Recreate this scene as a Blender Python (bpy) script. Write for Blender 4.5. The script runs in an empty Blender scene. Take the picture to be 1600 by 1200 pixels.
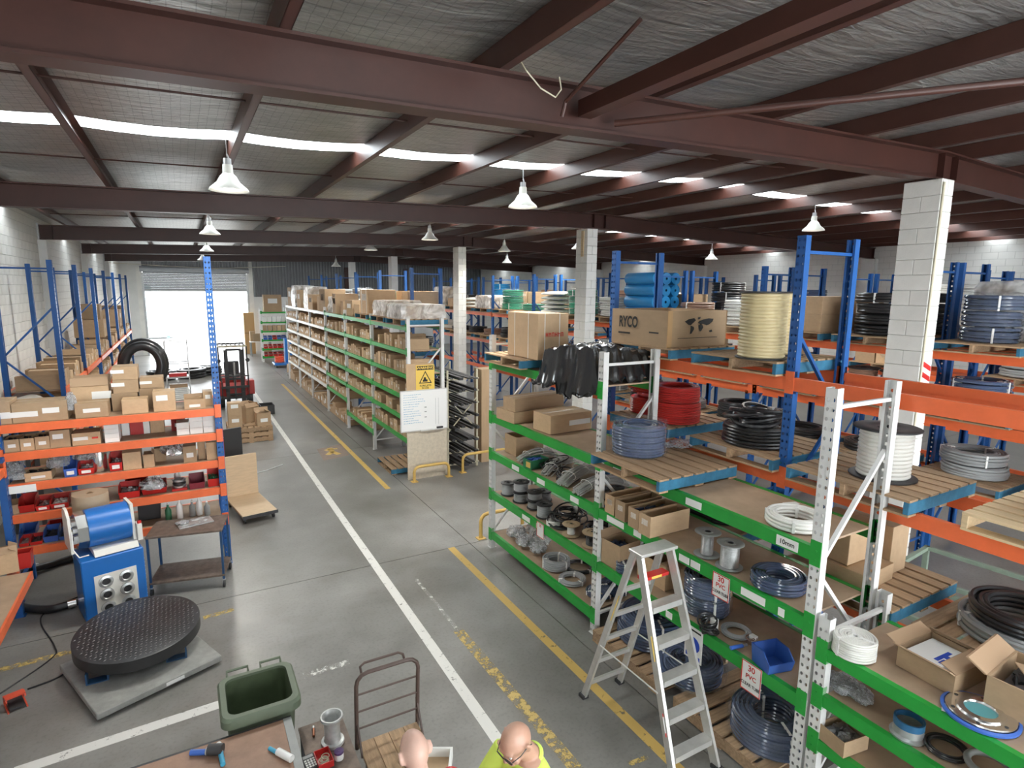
import bpy, math, random
from mathutils import Vector, Matrix
random.seed(11)
SC = bpy.context.scene
COL = SC.collection
# ------------------------------------------------------------------ camera
F, PITCH, YAW, ROLL, CAMH = 911.6, 9.21, 29.41, 0.54, 4.2
_p, _y, _r = (math.radians(a) for a in (PITCH, YAW, ROLL))
FW = Vector((math.sin(_y) * math.cos(_p), math.cos(_y) * math.cos(_p), -math.sin(_p)))
_rt = Vector((math.cos(_y), -math.sin(_y), 0)); _up = _rt.cross(FW)
RT = _rt * math.cos(_r) + _up * math.sin(_r)
UP = _up * math.cos(_r) - _rt * math.sin(_r)
CO = Vector((0, 0, CAMH))
cam_data = bpy.data.cameras.new('camera'); cam = bpy.data.objects.new('camera', cam_data); COL.objects.link(cam)
cam_data.sensor_width = 36; cam_data.lens = 36 * F / 1600; cam_data.clip_end = 300; cam_data.clip_start = 0.05
cam.matrix_world = Matrix(((RT.x, UP.x, -FW.x, 0), (RT.y, UP.y, -FW.y, 0), (RT.z, UP.z, -FW.z, CAMH), (0, 0, 0, 1)))
SC.camera = cam
def ray(x, y): return FW * F + RT * (x - 800) - UP * (y - 600)
def gz(x, y, z=0.0):
    d = ray(x, y); return CO + d * ((z - CAMH) / d.z)
def gx(x, y, X):
    d = ray(x, y); return CO + d * (X / d.x)
def gy(x, y, Y):
    d = ray(x, y); return CO + d * (Y / d.y)
# ------------------------------------------------------------------ world, sun, exposure
W = bpy.data.worlds.new('World'); SC.world = W; W.use_nodes = True
bg = W.node_tree.nodes['Background']; bg.inputs[0].default_value = (0.93, 0.97, 1.0, 1); bg.inputs[1].default_value = 7.0
sun_d = bpy.data.lights.new('sun', 'SUN'); sun_d.energy = 3.5; sun_d.angle = math.radians(3); sun_d.color = (1, 0.96, 0.9)
sun = bpy.data.objects.new('sun', sun_d); COL.objects.link(sun); sun.location = (20, 60, 40)
sun.rotation_euler = Vector((0.25, -0.12, -1)).to_track_quat('-Z', 'Y').to_euler()
SC.view_settings.view_transform = 'Standard'; SC.view_settings.look = 'None'
SC.view_settings.gamma = 1; SC.view_settings.use_curve_mapping = False
SC.view_settings.exposure = 0.68
# ------------------------------------------------------------------ mesh helper
class MB:
    def __init__(s): s.v = []; s.f = []; s.M = None
    def add(s, vs, fs):
        o = len(s.v)
        if s.M is not None: vs = [s.M @ Vector(p) for p in vs]
        s.v += [tuple(p) for p in vs]; s.f += [tuple(i + o for i in f) for f in fs]; return s
    def box(s, x0, y0, z0, x1, y1, z1):
        return s.add([(x0, y0, z0), (x1, y0, z0), (x1, y1, z0), (x0, y1, z0), (x0, y0, z1), (x1, y0, z1), (x1, y1, z1), (x0, y1, z1)],
                     [(0, 3, 2, 1), (4, 5, 6, 7), (0, 1, 5, 4), (1, 2, 6, 5), (2, 3, 7, 6), (3, 0, 4, 7)])
    def cbox(s, c, d): return s.box(c[0] - d[0] / 2, c[1] - d[1] / 2, c[2] - d[2] / 2, c[0] + d[0] / 2, c[1] + d[1] / 2, c[2] + d[2] / 2)
    def bbox(s, x0, y0, z0, x1, y1, z1, b=0.01):      # chamfered box
        xs, ys, zs = (x0, x1), (y0, y1), (z0, z1); vs = []; idx = {}
        for i in (0, 1):
            for j in (0, 1):
                for k in (0, 1):
                    sx, sy, sz = (1 - 2 * i) * b, (1 - 2 * j) * b, (1 - 2 * k) * b
                    for a in range(3):
                        idx[i, j, k, a] = len(vs)
                        vs.append((xs[i] + (0 if a == 0 else sx), ys[j] + (0 if a == 1 else sy), zs[k] + (0 if a == 2 else sz)))
        fs = []
        for i in (0, 1):
            for a, q in ((0, lambda j, k: (i, j, k)), (1, lambda j, k: (j, i, k)), (2, lambda j, k: (j, k, i))):
                r = [idx[(*q(j, k), a)] for j, k in ((0, 0), (1, 0), (1, 1), (0, 1))]
                if (i == 0) != (a == 1): r.reverse()
                fs.append(r)
        for i in (0, 1):
            for j in (0, 1):
                r = [idx[i, j, 0, 0], idx[i, j, 0, 1], idx[i, j, 1, 1], idx[i, j, 1, 0]]
                fs.append(r if (i == j) else r[::-1])
                r = [idx[i, 0, j, 0], idx[i, 0, j, 2], idx[i, 1, j, 2], idx[i, 1, j, 0]]
                fs.append(r if (i != j) else r[::-1])
                r = [idx[0, i, j, 1], idx[0, i, j, 2], idx[1, i, j, 2], idx[1, i, j, 1]]
                fs.append(r if (i == j) else r[::-1])
        for i in (0, 1):
            for j in (0, 1):
                for k in (0, 1):
                    r = [idx[i, j, k, 0], idx[i, j, k, 1], idx[i, j, k, 2]]
                    fs.append(r if (i + j + k) % 2 else r[::-1])
        return s.add(vs, fs)
    def tube(s, path, r, n=8, closed=False, cap=True, flat=None):
        P = [Vector(p) for p in path]; m = len(P); rs = r if isinstance(r, (list, tuple)) else [r] * m
        vs = []; ref = None
        for i, p in enumerate(P):
            a = P[(i - 1) % m] if (closed or i > 0) else p; b = P[(i + 1) % m] if (closed or i < m - 1) else p
            t = (b - a)
            if t.length < 1e-9: t = Vector((0, 0, 1))
            t.normalize()
            if ref is None:
                ref = Vector((0, 0, 1)) if abs(t.z) < 0.9 else Vector((1, 0, 0))
            n1 = (ref - t * ref.dot(t))
            if n1.length < 1e-6: n1 = t.orthogonal()
            n1.normalize(); n2 = t.cross(n1); ref = n1
            for k in range(n):
                q = 2 * math.pi * (k + .5) / n
                vs.append(p + (n1 * math.cos(q) + n2 * math.sin(q)) * rs[i])
        fs = []
        for i in range(m if closed else m - 1):
            j = (i + 1) % m
            for k in range(n):
                l = (k + 1) % n; fs.append((i * n + k, i * n + l, j * n + l, j * n + k))
        if cap and not closed: fs.append(tuple(range(n - 1, -1, -1))); fs.append(tuple((m - 1) * n + k for k in range(n)))
        return s.add(vs, fs)
    def cyl(s, a, b, r, r2=None, n=16): return s.tube([a, b], [r, r if r2 is None else r2], n)
    def bar(s, a, b, w, h=None):                        # rectangular bar between two points
        a, b = Vector(a), Vector(b); t = (b - a).normalized(); h = h or w
        up = Vector((0, 0, 1)) if abs(t.z) < .95 else Vector((0, 1, 0))
        sd = t.cross(up).normalized(); up = sd.cross(t)
        vs = []
        for p in (a, b):
            for i, j in ((-1, -1), (1, -1), (1, 1), (-1, 1)): vs.append(p + sd * (i * w / 2) + up * (j * h / 2))
        return s.add(vs, [(0, 3, 2, 1), (4, 5, 6, 7), (0, 1, 5, 4), (1, 2, 6, 5), (2, 3, 7, 6), (3, 0, 4, 7)])
    def lathe(s, prof, n=24, c=(0, 0, 0)):
        vs = []; fs = []; m = len(prof)
        for r, z in prof:
            for k in range(n):
                q = 2 * math.pi * k / n; vs.append((c[0] + r * math.cos(q), c[1] + r * math.sin(q), c[2] + z))
        for i in range(m - 1):
            for k in range(n):
                l = (k + 1) % n; fs.append((i * n + k, i * n + l, (i + 1) * n + l, (i + 1) * n + k))
        return s.add(vs, fs)
    def torus(s, c, R, r, n=32, m=7, ph=0.0):
        return s.lathe([(R + r * math.cos(2 * math.pi * (k + .5) / m + ph), r * math.sin(2 * math.pi * (k + .5) / m + ph)) for k in range(m + 1)], n, c)
    def prism(s, poly, h0, h1, ax='z'):
        def P(p, h): return {'z': (p[0], p[1], h), 'y': (p[0], h, p[1]), 'x': (h, p[0], p[1])}[ax]
        m = len(poly); vs = [P(p, h0) for p in poly] + [P(p, h1) for p in poly]
        return s.add(vs, [tuple(range(m - 1, -1, -1)), tuple(range(m, 2 * m))] + [(i, (i + 1) % m, m + (i + 1) % m, m + i) for i in range(m)])
    def mesh(s, name, smooth=False):
        me = bpy.data.meshes.new(name); me.from_pydata(s.v, [], s.f); me.update()
        if smooth: me.shade_smooth(); me.set_sharp_from_angle(angle=math.radians(38))
        return me
    def build(s, name, m, parent=None, smooth=False, loc=None):
        return obj(name, s.mesh(name, smooth), m, parent, loc)
def obj(name, me, m=None, parent=None, loc=None, rz=None, scale=None, rot=None):
    if m is not None and len(me.materials) == 0: me.materials.append(m)
    o = bpy.data.objects.new(name, me); COL.objects.link(o)
    if m is not None and me.materials[0] is not m:
        o.material_slots[0].link = 'OBJECT'; o.material_slots[0].material = m
    if parent is not None: o.parent = parent
    if loc is not None: o.location = loc
    if rz is not None: o.rotation_euler = (0, 0, rz)
    if rot is not None: o.rotation_euler = rot
    if scale is not None: o.scale = scale
    return o
def tag(o, label=None, cat=None, group=None, kind=None):
    if label: o['label'] = label
    if cat: o['category'] = cat
    if group: o['group'] = group
    if kind: o['kind'] = kind
    return o
def thing(name, label, cat, loc=(0, 0, 0), rz=0, group=None):
    o = bpy.data.objects.new(name, None); COL.objects.link(o); o.empty_display_size = .1
    o.location = loc; o.rotation_euler = (0, 0, rz); return tag(o, label, cat, group)
_MC = {}
def cached(key, fn):
    if key not in _MC: _MC[key] = fn()
    return _MC[key]
# ------------------------------------------------------------------ materials
def mat(name, col, rough=.5, metal=0.0, vary=0.0, nz=0.0, ns=6.0, bump=0.0, bs=40.0, coat=0.0, trans=0.0, spec=None, stretch=None):
    """principled; vary = per object lightness change, nz = mottling amount, bump = fine relief"""
    m = bpy.data.materials.new(name); m.use_nodes = True; nt = m.node_tree; N = nt.nodes; L = nt.links
    b = N['Principled BSDF']; b.inputs['Roughness'].default_value = rough; b.inputs['Metallic'].default_value = metal
    if coat: b.inputs['Coat Weight'].default_value = coat; b.inputs['Coat Roughness'].default_value = .12
    if trans: b.inputs['Transmission Weight'].default_value = trans
    if spec is not None: b.inputs['Specular IOR Level'].default_value = spec
    b.inputs['Base Color'].default_value = (*col, 1)
    src = None
    tc = None
    if nz or bump:
        tc = N.new('ShaderNodeTexCoord'); mp = N.new('ShaderNodeMapping'); L.new(tc.outputs['Object'], mp.inputs[0])
        if stretch: mp.inputs['Scale'].default_value = stretch
    if nz:
        t = N.new('ShaderNodeTexNoise'); t.inputs['Scale'].default_value = ns; t.inputs['Detail'].default_value = 6; t.inputs['Roughness'].default_value = .65
        L.new(mp.outputs[0], t.inputs['Vector'])
        r = N.new('ShaderNodeMapRange'); r.inputs[1].default_value = .3; r.inputs[2].default_value = .7; r.inputs[3].default_value = 1 - nz; r.inputs[4].default_value = 1 + nz
        L.new(t.outputs[0], r.inputs[0]); src = r.outputs[0]
    if vary:
        oi = N.new('ShaderNodeObjectInfo'); r2 = N.new('ShaderNodeMapRange'); r2.inputs[3].default_value = 1 - vary; r2.inputs[4].default_value = 1 + vary
        L.new(oi.outputs['Random'], r2.inputs[0])
        if src is not None:
            mu = N.new('ShaderNodeMath'); mu.operation = 'MULTIPLY'; L.new(src, mu.inputs[0]); L.new(r2.outputs[0], mu.inputs[1]); src = mu.outputs[0]
        else: src = r2.outputs[0]
    if src is not None:
        vm = N.new('ShaderNodeVectorMath'); vm.operation = 'SCALE'; vm.inputs[0].default_value = col
        L.new(src, vm.inputs['Scale']); L.new(vm.outputs[0], b.inputs['Base Color'])
    if bump:
        t = N.new('ShaderNodeTexNoise'); t.inputs['Scale'].default_value = bs; t.inputs['Detail'].default_value = 4
        L.new(mp.outputs[0], t.inputs['Vector'])
        bp = N.new('ShaderNodeBump'); bp.inputs['Strength'].default_value = bump; bp.inputs['Distance'].default_value = .01
        L.new(t.outputs[0], bp.inputs['Height']); L.new(bp.outputs[0], b.inputs['Normal'])
    return m
def film_mat(name, col, amount):
    m = bpy.data.materials.new(name); m.use_nodes = True; nt = m.node_tree; N = nt.nodes; L = nt.links
    out = N['Material Output']; b = N['Principled BSDF']; b.inputs['Base Color'].default_value = (*col, 1); b.inputs['Roughness'].default_value = .16
    b.inputs['Specular IOR Level'].default_value = .8
    tr = N.new('ShaderNodeBsdfTransparent'); mx = N.new('ShaderNodeMixShader')
    tc = N.new('ShaderNodeTexCoord'); nz = N.new('ShaderNodeTexNoise'); nz.inputs['Scale'].default_value = 9; nz.inputs['Distortion'].default_value = 1.5
    L.new(tc.outputs['Object'], nz.inputs[0])
    mr = N.new('ShaderNodeMapRange'); mr.inputs[1].default_value = .35; mr.inputs[2].default_value = .7; mr.inputs[3].default_value = amount * .5; mr.inputs[4].default_value = amount * 1.5
    L.new(nz.outputs[0], mr.inputs[0]); L.new(mr.outputs[0], mx.inputs[0])
    bp = N.new('ShaderNodeBump'); bp.inputs['Strength'].default_value = .9; bp.inputs['Distance'].default_value = .03; L.new(nz.outputs[0], bp.inputs['Height']); L.new(bp.outputs[0], b.inputs['Normal'])
    L.new(tr.outputs[0], mx.inputs[1]); L.new(b.outputs[0], mx.inputs[2]); L.new(mx.outputs[0], out.inputs[0])
    return m
def emit_mat(name, col, st):
    m = bpy.data.materials.new(name); m.use_nodes = True; b = m.node_tree.nodes['Principled BSDF']
    b.inputs['Base Color'].default_value = (*col, 1); b.inputs['Emission Color'].default_value = (*col, 1); b.inputs['Emission Strength'].default_value = st
    return m
M = {}
M['block'] = mat('painted_block', (.74, .73, .69), .7, nz=.06, ns=3, bump=.25, bs=60, vary=.03)
M['block_far'] = mat('painted_wall', (.70, .70, .68), .7, nz=.07, ns=1.2, bump=.2, bs=30)
M['mortar'] = mat('mortar', (.55, .54, .51), .9)
M['steel'] = mat('brown_painted_steel', (.050, .017, .012), .45, nz=.18, ns=2.5, vary=.06)
M['purlin'] = mat('brown_purlin_paint', (.066, .024, .017), .42, nz=.15, ns=2, vary=.1)
M['white_post'] = mat('white_rack_paint', (.70, .70, .68), .4, nz=.05, ns=8, vary=.03)
M['green'] = mat('green_rack_paint', (.018, .33, .045), .4, nz=.10, ns=5, vary=.06)
M['orange'] = mat('orange_rack_paint', (.80, .155, .05), .38, nz=.08, ns=5, vary=.05)
M['blue'] = mat('blue_rack_paint', (.014, .095, .32), .4, nz=.08, ns=6, vary=.06)
M['board'] = mat('brown_hardboard', (.40, .285, .19), .65, nz=.14, ns=4, vary=.05)
M['card'] = mat('cardboard', (.47, .325, .195), .75, nz=.07, ns=5, vary=.24)
M['card_in'] = mat('cardboard_inside', (.40, .27, .165), .8, vary=.1)
M['tape'] = mat('packing_tape', (.43, .27, .13), .3, vary=.1)
M['paper'] = mat('white_paper', (.82, .82, .79), .6, vary=.05)
M['ink'] = mat('black_ink', (.015, .015, .015), .6)
M['redink'] = mat('red_ink', (.6, .03, .02), .5)
M['blueink'] = mat('blue_ink', (.02, .07, .45), .5)
M['wood'] = mat('pallet_timber', (.40, .265, .155), .8, nz=.28, ns=5, vary=.2, bump=.3, bs=30, stretch=(8, 1, 8))
M['wood_new'] = mat('raw_pine', (.66, .50, .30), .7, nz=.14, ns=4, vary=.1, stretch=(8, 1, 8))
M['pallet_blue'] = mat('pallet_blue_paint', (.03, .16, .27), .7, nz=.25, ns=8)
M['rubber'] = mat('black_rubber', (.018, .018, .02), .42, vary=.3)
M['hose_black'] = mat('black_hose', (.022, .022, .024), .33, vary=.35, coat=.2)
M['hose_red'] = mat('red_hose', (.55, .035, .03), .32, vary=.15, coat=.3)
M['hose_white'] = mat('white_hose', (.78, .77, .72), .35, vary=.06, coat=.2)
M['hose_clear'] = mat('clear_blue_pvc', (.06, .085, .15), .14, vary=.25, coat=.7)
M['hose_grey'] = mat('grey_hose', (.30, .31, .31), .35, vary=.25, coat=.2)
M['hose_cream'] = mat('cream_hose', (.60, .50, .29), .4, vary=.08, coat=.2)
M['hose_green'] = mat('green_hose', (.03, .30, .17), .35, vary=.3, coat=.3)
M['hose_blue'] = mat('blue_hose', (.02, .22, .50), .35, vary=.3, coat=.3)
M['hose_copper'] = mat('copper_brown_hose', (.32, .19, .13), .4, vary=.25)
M['silver'] = mat('silver_wire', (.56, .56, .54), .35, .3, vary=.1)
M['alu'] = mat('aluminium', (.62, .61, .58), .38, .55, nz=.10, ns=7)
M['zinc'] = mat('galvanised_steel', (.55, .56, .56), .35, .7, nz=.15, ns=14)
M['chrome'] = mat('bright_steel', (.75, .75, .74), .18, .95)
M['dark'] = mat('dark_grey_plastic', (.035, .035, .037), .5, vary=.2)
M['grey'] = mat('grey_paint', (.30, .31, .30), .5, nz=.1)
M['cream'] = mat('cream_paint', (.62, .57, .42), .45, nz=.08)
M['white'] = mat('white_enamel', (.84, .84, .82), .3)
M['red'] = mat('red_plastic', (.55, .025, .022), .35, vary=.15)
M['bluebin'] = mat('blue_plastic', (.05, .14, .50), .35, vary=.2)
M['maroon'] = mat('maroon_plastic', (.22, .03, .05), .4)
M['greenbin'] = mat('dark_green_plastic', (.03, .17, .08), .4)
M['yellow'] = mat('yellow_rail_paint', (.66, .43, .12), .5, nz=.12, ns=6)
M['bag'] = film_mat('clear_polybag', (.75, .77, .80), .42)
M['wrap'] = film_mat('clear_stretch_film', (.62, .68, .76), .075)
M['loadfilm'] = film_mat('white_stretch_film', (.92, .92, .90), .55)
M['loadfilm'].node_tree.nodes['Principled BSDF'].inputs['Roughness'].default_value = .3
M['loadfilm'].node_tree.nodes['Noise Texture'].inputs['Scale'].default_value = 3.5
M['loadfilm'].node_tree.nodes['Bump'].inputs['Strength'].default_value = .35
M['blackfilm'] = mat('black_polythene', (.012, .012, .013), .22, bump=.5, bs=14, coat=.3)
M['parts'] = mat('metal_fittings', (.42, .43, .43), .35, .7, vary=.3, nz=.3, ns=30)
def skylight():
    m = bpy.data.materials.new('translucent_roof_sheet'); m.use_nodes = True; N = m.node_tree.nodes; L = m.node_tree.links
    t = N.new('ShaderNodeBsdfTranslucent'); t.inputs[0].default_value = (.86, .9, .92, 1); L.new(t.outputs[0], N['Material Output'].inputs[0]); return m
M['skylight'] = skylight()
# ================================================================== SETTING
XL, XR, XM, YB, YF = -3.05, 20.8, 8.9, 41.8, -5.0
RB0, RB1, RD = 5.35, 5.68, 0.36
def rbot(x): return RB0 + (RB1 - RB0) * (1 - abs(x - XM) / (XM - XL))
def concrete():
    m = bpy.data.materials.new('worn_concrete'); m.use_nodes = True; nt = m.node_tree; N = nt.nodes; L = nt.links; b = N['Principled BSDF']
    g = N.new('ShaderNodeNewGeometry')
    def noise(sc, det, dist=0.0):
        t = N.new('ShaderNodeTexNoise'); t.inputs['Scale'].default_value = sc; t.inputs['Detail'].default_value = det; t.inputs['Distortion'].default_value = dist
        L.new(g.outputs['Position'], t.inputs['Vector']); return t
    a, c, d = noise(.35, 7, .6), noise(1.6, 9, .2), noise(28, 3)
    r = N.new('ShaderNodeValToRGB'); r.color_ramp.elements[0].position = .30; r.color_ramp.elements[0].color = (.185, .178, .165, 1)
    r.color_ramp.elements[1].position = .68; r.color_ramp.elements[1].color = (.31, .305, .29, 1); L.new(a.outputs[0], r.inputs[0])
    r2 = N.new('ShaderNodeValToRGB'); r2.color_ramp.elements[0].position = .22; r2.color_ramp.elements[0].color = (.66, .64, .61, 1)
    r2.color_ramp.elements[1].position = .72; r2.color_ramp.elements[1].color = (1.05, 1.05, 1.05, 1); L.new(c.outputs[0], r2.inputs[0])
    mx = N.new('ShaderNodeMix'); mx.data_type = 'RGBA'; mx.blend_type = 'MULTIPLY'; mx.inputs[0].default_value = 1
    L.new(r.outputs[0], mx.inputs[6]); L.new(r2.outputs[0], mx.inputs[7])
    r3 = N.new('ShaderNodeValToRGB'); r3.color_ramp.elements[0].position = .28; r3.color_ramp.elements[0].color = (.8, .8, .8, 1); r3.color_ramp.elements[1].position = .5; r3.color_ramp.elements[1].color = (1, 1, 1, 1)
    L.new(d.outputs[0], r3.inputs[0])
    m2 = N.new('ShaderNodeMix'); m2.data_type = 'RGBA'; m2.blend_type = 'MULTIPLY'; m2.inputs[0].default_value = .8
    L.new(mx.outputs[2], m2.inputs[6]); L.new(r3.outputs[0], m2.inputs[7]); L.new(m2.outputs[2], b.inputs['Base Color'])
    rr = N.new('ShaderNodeMapRange'); rr.inputs[1].default_value = .2; rr.inputs[2].default_value = .8; rr.inputs[3].default_value = .27; rr.inputs[4].default_value = .46
    L.new(c.outputs[0], rr.inputs[0]); L.new(rr.outputs[0], b.inputs['Roughness'])
    return m
def foil():
    m = bpy.data.materials.new('foil_insulation_with_wire_mesh'); m.use_nodes = True; nt = m.node_tree; N = nt.nodes; L = nt.links; b = N['Principled BSDF']
    b.inputs['Metallic'].default_value = .75; b.inputs['Roughness'].default_value = .36
    g = N.new('ShaderNodeNewGeometry'); mp = N.new('ShaderNodeMapping'); L.new(g.outputs['Position'], mp.inputs[0]); mp.inputs['Scale'].default_value = (9, 5.2, 0)
    v = N.new('ShaderNodeTexVoronoi'); v.feature = 'DISTANCE_TO_EDGE'; v.inputs['Scale'].default_value = 1.3; v.inputs['Randomness'].default_value = .12; L.new(mp.outputs[0], v.inputs['Vector'])
    wire = N.new('ShaderNodeMapRange'); wire.inputs[1].default_value = .02; wire.inputs[2].default_value = .06; wire.inputs[3].default_value = .68; wire.inputs[4].default_value = 1; L.new(v.outputs['Distance'], wire.inputs[0])
    mp2 = N.new('ShaderNodeMapping'); L.new(g.outputs['Position'], mp2.inputs[0]); mp2.inputs['Scale'].default_value = (1.2, 6, 1)
    n1 = N.new('ShaderNodeTexNoise'); n1.inputs['Scale'].default_value = 2.2; n1.inputs['Detail'].default_value = 6; n1.inputs['Distortion'].default_value = .8; L.new(mp2.outputs[0], n1.inputs['Vector'])
    sc = N.new('ShaderNodeMapRange'); sc.inputs[1].default_value = .3; sc.inputs[2].default_value = .7; sc.inputs[3].default_value = .75; sc.inputs[4].default_value = 1.1; L.new(n1.outputs[0], sc.inputs[0])
    mu = N.new('ShaderNodeMath'); mu.operation = 'MULTIPLY'; L.new(wire.outputs[0], mu.inputs[0]); L.new(sc.outputs[0], mu.inputs[1])
    vm = N.new('ShaderNodeVectorMath'); vm.operation = 'SCALE'; vm.inputs[0].default_value = (.43, .43, .415); L.new(mu.outputs[0], vm.inputs['Scale']); L.new(vm.outputs[0], b.inputs['Base Color'])
    bp = N.new('ShaderNodeBump'); bp.inputs['Strength'].default_value = .8; bp.inputs['Distance'].default_value = .06; L.new(n1.outputs[0], bp.inputs['Height']); L.new(bp.outputs[0], b.inputs['Normal'])
    return m
def paint_line(name, col, wear):
    m = bpy.data.materials.new(name); m.use_nodes = True; nt = m.node_tree; N = nt.nodes; L = nt.links; b = N['Principled BSDF']; out = N['Material Output']
    b.inputs['Base Color'].default_value = (*col, 1); b.inputs['Roughness'].default_value = .55
    g = N.new('ShaderNodeNewGeometry'); t = N.new('ShaderNodeTexNoise'); t.inputs['Scale'].default_value = 11; t.inputs['Detail'].default_value = 8; t.inputs['Roughness'].default_value = .7
    L.new(g.outputs['Position'], t.inputs['Vector'])
    r = N.new('ShaderNodeMapRange'); r.inputs[1].default_value = wear - .04; r.inputs[2].default_value = wear + .05; r.inputs[3].default_value = .12; r.inputs[4].default_value = .95; L.new(t.outputs[0], r.inputs[0])
    tr = N.new('ShaderNodeBsdfTransparent'); mx = N.new('ShaderNodeMixShader'); L.new(r.outputs[0], mx.inputs[0]); L.new(tr.outputs[0], mx.inputs[1]); L.new(b.outputs[0], mx.inputs[2]); L.new(mx.outputs[0], out.inputs[0])
    return m
def brickwall(name, col):
    m = mat(name, col, .7); nt = m.node_tree; N = nt.nodes; L = nt.links; b = N['Principled BSDF']
    g = N.new('ShaderNodeNewGeometry'); sp = N.new('ShaderNodeSeparateXYZ'); L.new(g.outputs['Position'], sp.inputs[0]); cb = N.new('ShaderNodeCombineXYZ')
    L.new(sp.outputs[1], cb.inputs[0]); L.new(sp.outputs[2], cb.inputs[1])
    t = N.new('ShaderNodeTexBrick'); t.inputs['Scale'].default_value = 1; t.inputs['Brick Width'].default_value = .4; t.inputs['Row Height'].default_value = .2; t.inputs['Mortar Size'].default_value = .006
    t.inputs['Color1'].default_value = (*col, 1); t.inputs['Color2'].default_value = (*[c * .96 for c in col], 1); t.inputs['Mortar'].default_value = (*[c * .75 for c in col], 1)
    L.new(cb.outputs[0], t.inputs[0]); L.new(t.outputs[0], b.inputs['Base Color'])
    bp = N.new('ShaderNodeBump'); bp.inputs['Distance'].default_value = -.006; L.new(t.outputs['Fac'], bp.inputs['Height']); L.new(bp.outputs[0], b.inputs['Normal'])
    return m
M['concrete'] = concrete(); M['foil'] = foil(); M['wallbrick'] = brickwall('painted_blockwork', (.72, .715, .68))
M['line_white'] = paint_line('white_floor_paint', (.74, .73, .69), .37); M['line_yellow'] = paint_line('yellow_floor_paint', (.66, .44, .13), .36)
M['line_yworn'] = paint_line('worn_yellow_floor_paint', (.58, .42, .14), .50); M['line_wworn'] = paint_line('worn_white_floor_paint', (.66, .66, .62), .54)
M['corr'] = mat('grey_corrugated_sheet', (.17, .175, .18), .4, .4, nz=.1, ns=2)
M['shutter'] = mat('shutter_grey', (.34, .36, .38), .4, .3, nz=.06)
# ---- floor: slabs with open joints over a dark bed
floor = MB().box(XL - .2, YF, -.30, XR + .2, YB + .3, -.03).build('floor', M['dark']); tag(floor, 'worn grey concrete warehouse floor with painted lines', 'floor', kind='structure')
jx = [XL - .2, 3.93, 11.6, XR + .2]; jy = [YF, 1.1, 8.35, 15.1, 23.0, 30.5, 38.0, YB + .3]
for i in range(3):
    for j in range(7):
        MB().box(jx[i] + .006, jy[j] + .006, -.03, jx[i + 1] - .006, jy[j + 1] - .006, 0).build('slab', M['concrete'], floor)
def stripe(name, pts, w, m, h=.002):
    b = MB(); a, c = Vector(pts[0]), Vector(pts[1]); t = (c - a).normalized(); s = Vector((-t.y, t.x, 0)) * (w / 2)
    z0, z1 = Vector((0, 0, .0006)), Vector((0, 0, h))
    b.add([a - s + z1, a + s + z1, c + s + z1, c - s + z1], [(0, 3, 2, 1)]); return b.build(name, m, floor)
def G(x, y): p = gz(x, y, 0); return (p.x, p.y, 0)
stripe('white_lane_line', [(2.315, .4, 0), (2.315, 31, 0)], .12, M['line_white'])
stripe('yellow_lane_line', [(3.56, .5, 0), (3.585, 8.35, 0)], .115, M['line_yellow'])
stripe('yellow_lane_line', [(3.55, 11.6, 0), (3.62, 27, 0)], .11, M['line_yellow'])
stripe('worn_yellow_line', [G(716, 985), G(1010, 1330)], .13, M['line_yworn'])
stripe('worn_yellow_line', [G(650, 905), G(716, 985)], .05, M['line_wworn'])
stripe('white_cross_line', [G(20, 1207), G(345, 1100)], .13, M['line_white'])
stripe('worn_white_line', [G(474, 1056), G(546, 1034)], .10, M['line_wworn'])
stripe('yellow_cross_line', [G(-60, 1062), G(112, 1018)], .10, M['line_yworn'])
stripe('yellow_cross_line', [G(318, 966), G(365, 952)], .09, M['line_yworn'])
stripe('yellow_corner_mark', [G(983, 1194), G(1012, 1183)], .05, M['line_yworn'])
M['stencil'] = mat('brown_stencil_patch', (.27, .205, .17), .6, nz=.1)
MB().add([(*G(495, 702)[:2], .002), (*G(533, 694)[:2], .002), (*G(546, 711)[:2], .002), (*G(506, 720)[:2], .002)], [(0, 3, 2, 1)]).build('stencil_patch', M['stencil'], floor)
fig = MB()                                             # walking figure stencil
for a, b, w in (((515, 700), (519, 706), .07), ((519, 706), (512, 711), .07), ((519, 706), (530, 710), .07), ((516, 702), (508, 704), .06), ((517, 702), (527, 701), .06)):
    p, q = Vector(G(*a)), Vector(G(*b)); t = (q - p).normalized(); s = Vector((-t.y, t.x, 0)) * w
    up = Vector((0, 0, .0035)); fig.add([p - s + up, p + s + up, q + s + up, q - s + up], [(0, 3, 2, 1)])
fig.build('stencil_figure', M['line_yellow'], floor)
# ---- left wall with blocks
wl = MB().box(XL - .2, YF, 0, XL - .012, YB + .2, 6.0).build('wall_left', M['wallbrick']); tag(wl, 'white painted blockwork wall on the left with pilasters', 'wall', kind='structure')
blk = cached('block', lambda: MB().bbox(-.006, .004, .004, .012, .396, .196, .004).mesh('block'))
for i in range(18):
    for j in range(16):
        obj('block', blk, M['block'], wl, (XL - .012, 11.6 + i * .4 + (.2 if j % 2 else 0), 2.2 + j * .2))
for k in range(5):
    y = 4.3 + 7.5 * k
    MB().box(XL - .011, y - .22, 0, XL + .17, y + .22, rbot(XL) - .02).build('pilaster', M['block_far'], wl)
    MB().box(XL - .011, y - .12, rbot(XL) - .02, XL + .02, y + .12, rbot(XL) + .4).build('rafter_shoe', M['zinc'], wl)
MB().tube([(XL + .03, 19.9, 5.3), (XL + .03, 20.3, 5.25), (XL + .05, 20.4, 2.6)], .02, 8).build('conduit', M['grey'], wl)
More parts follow.
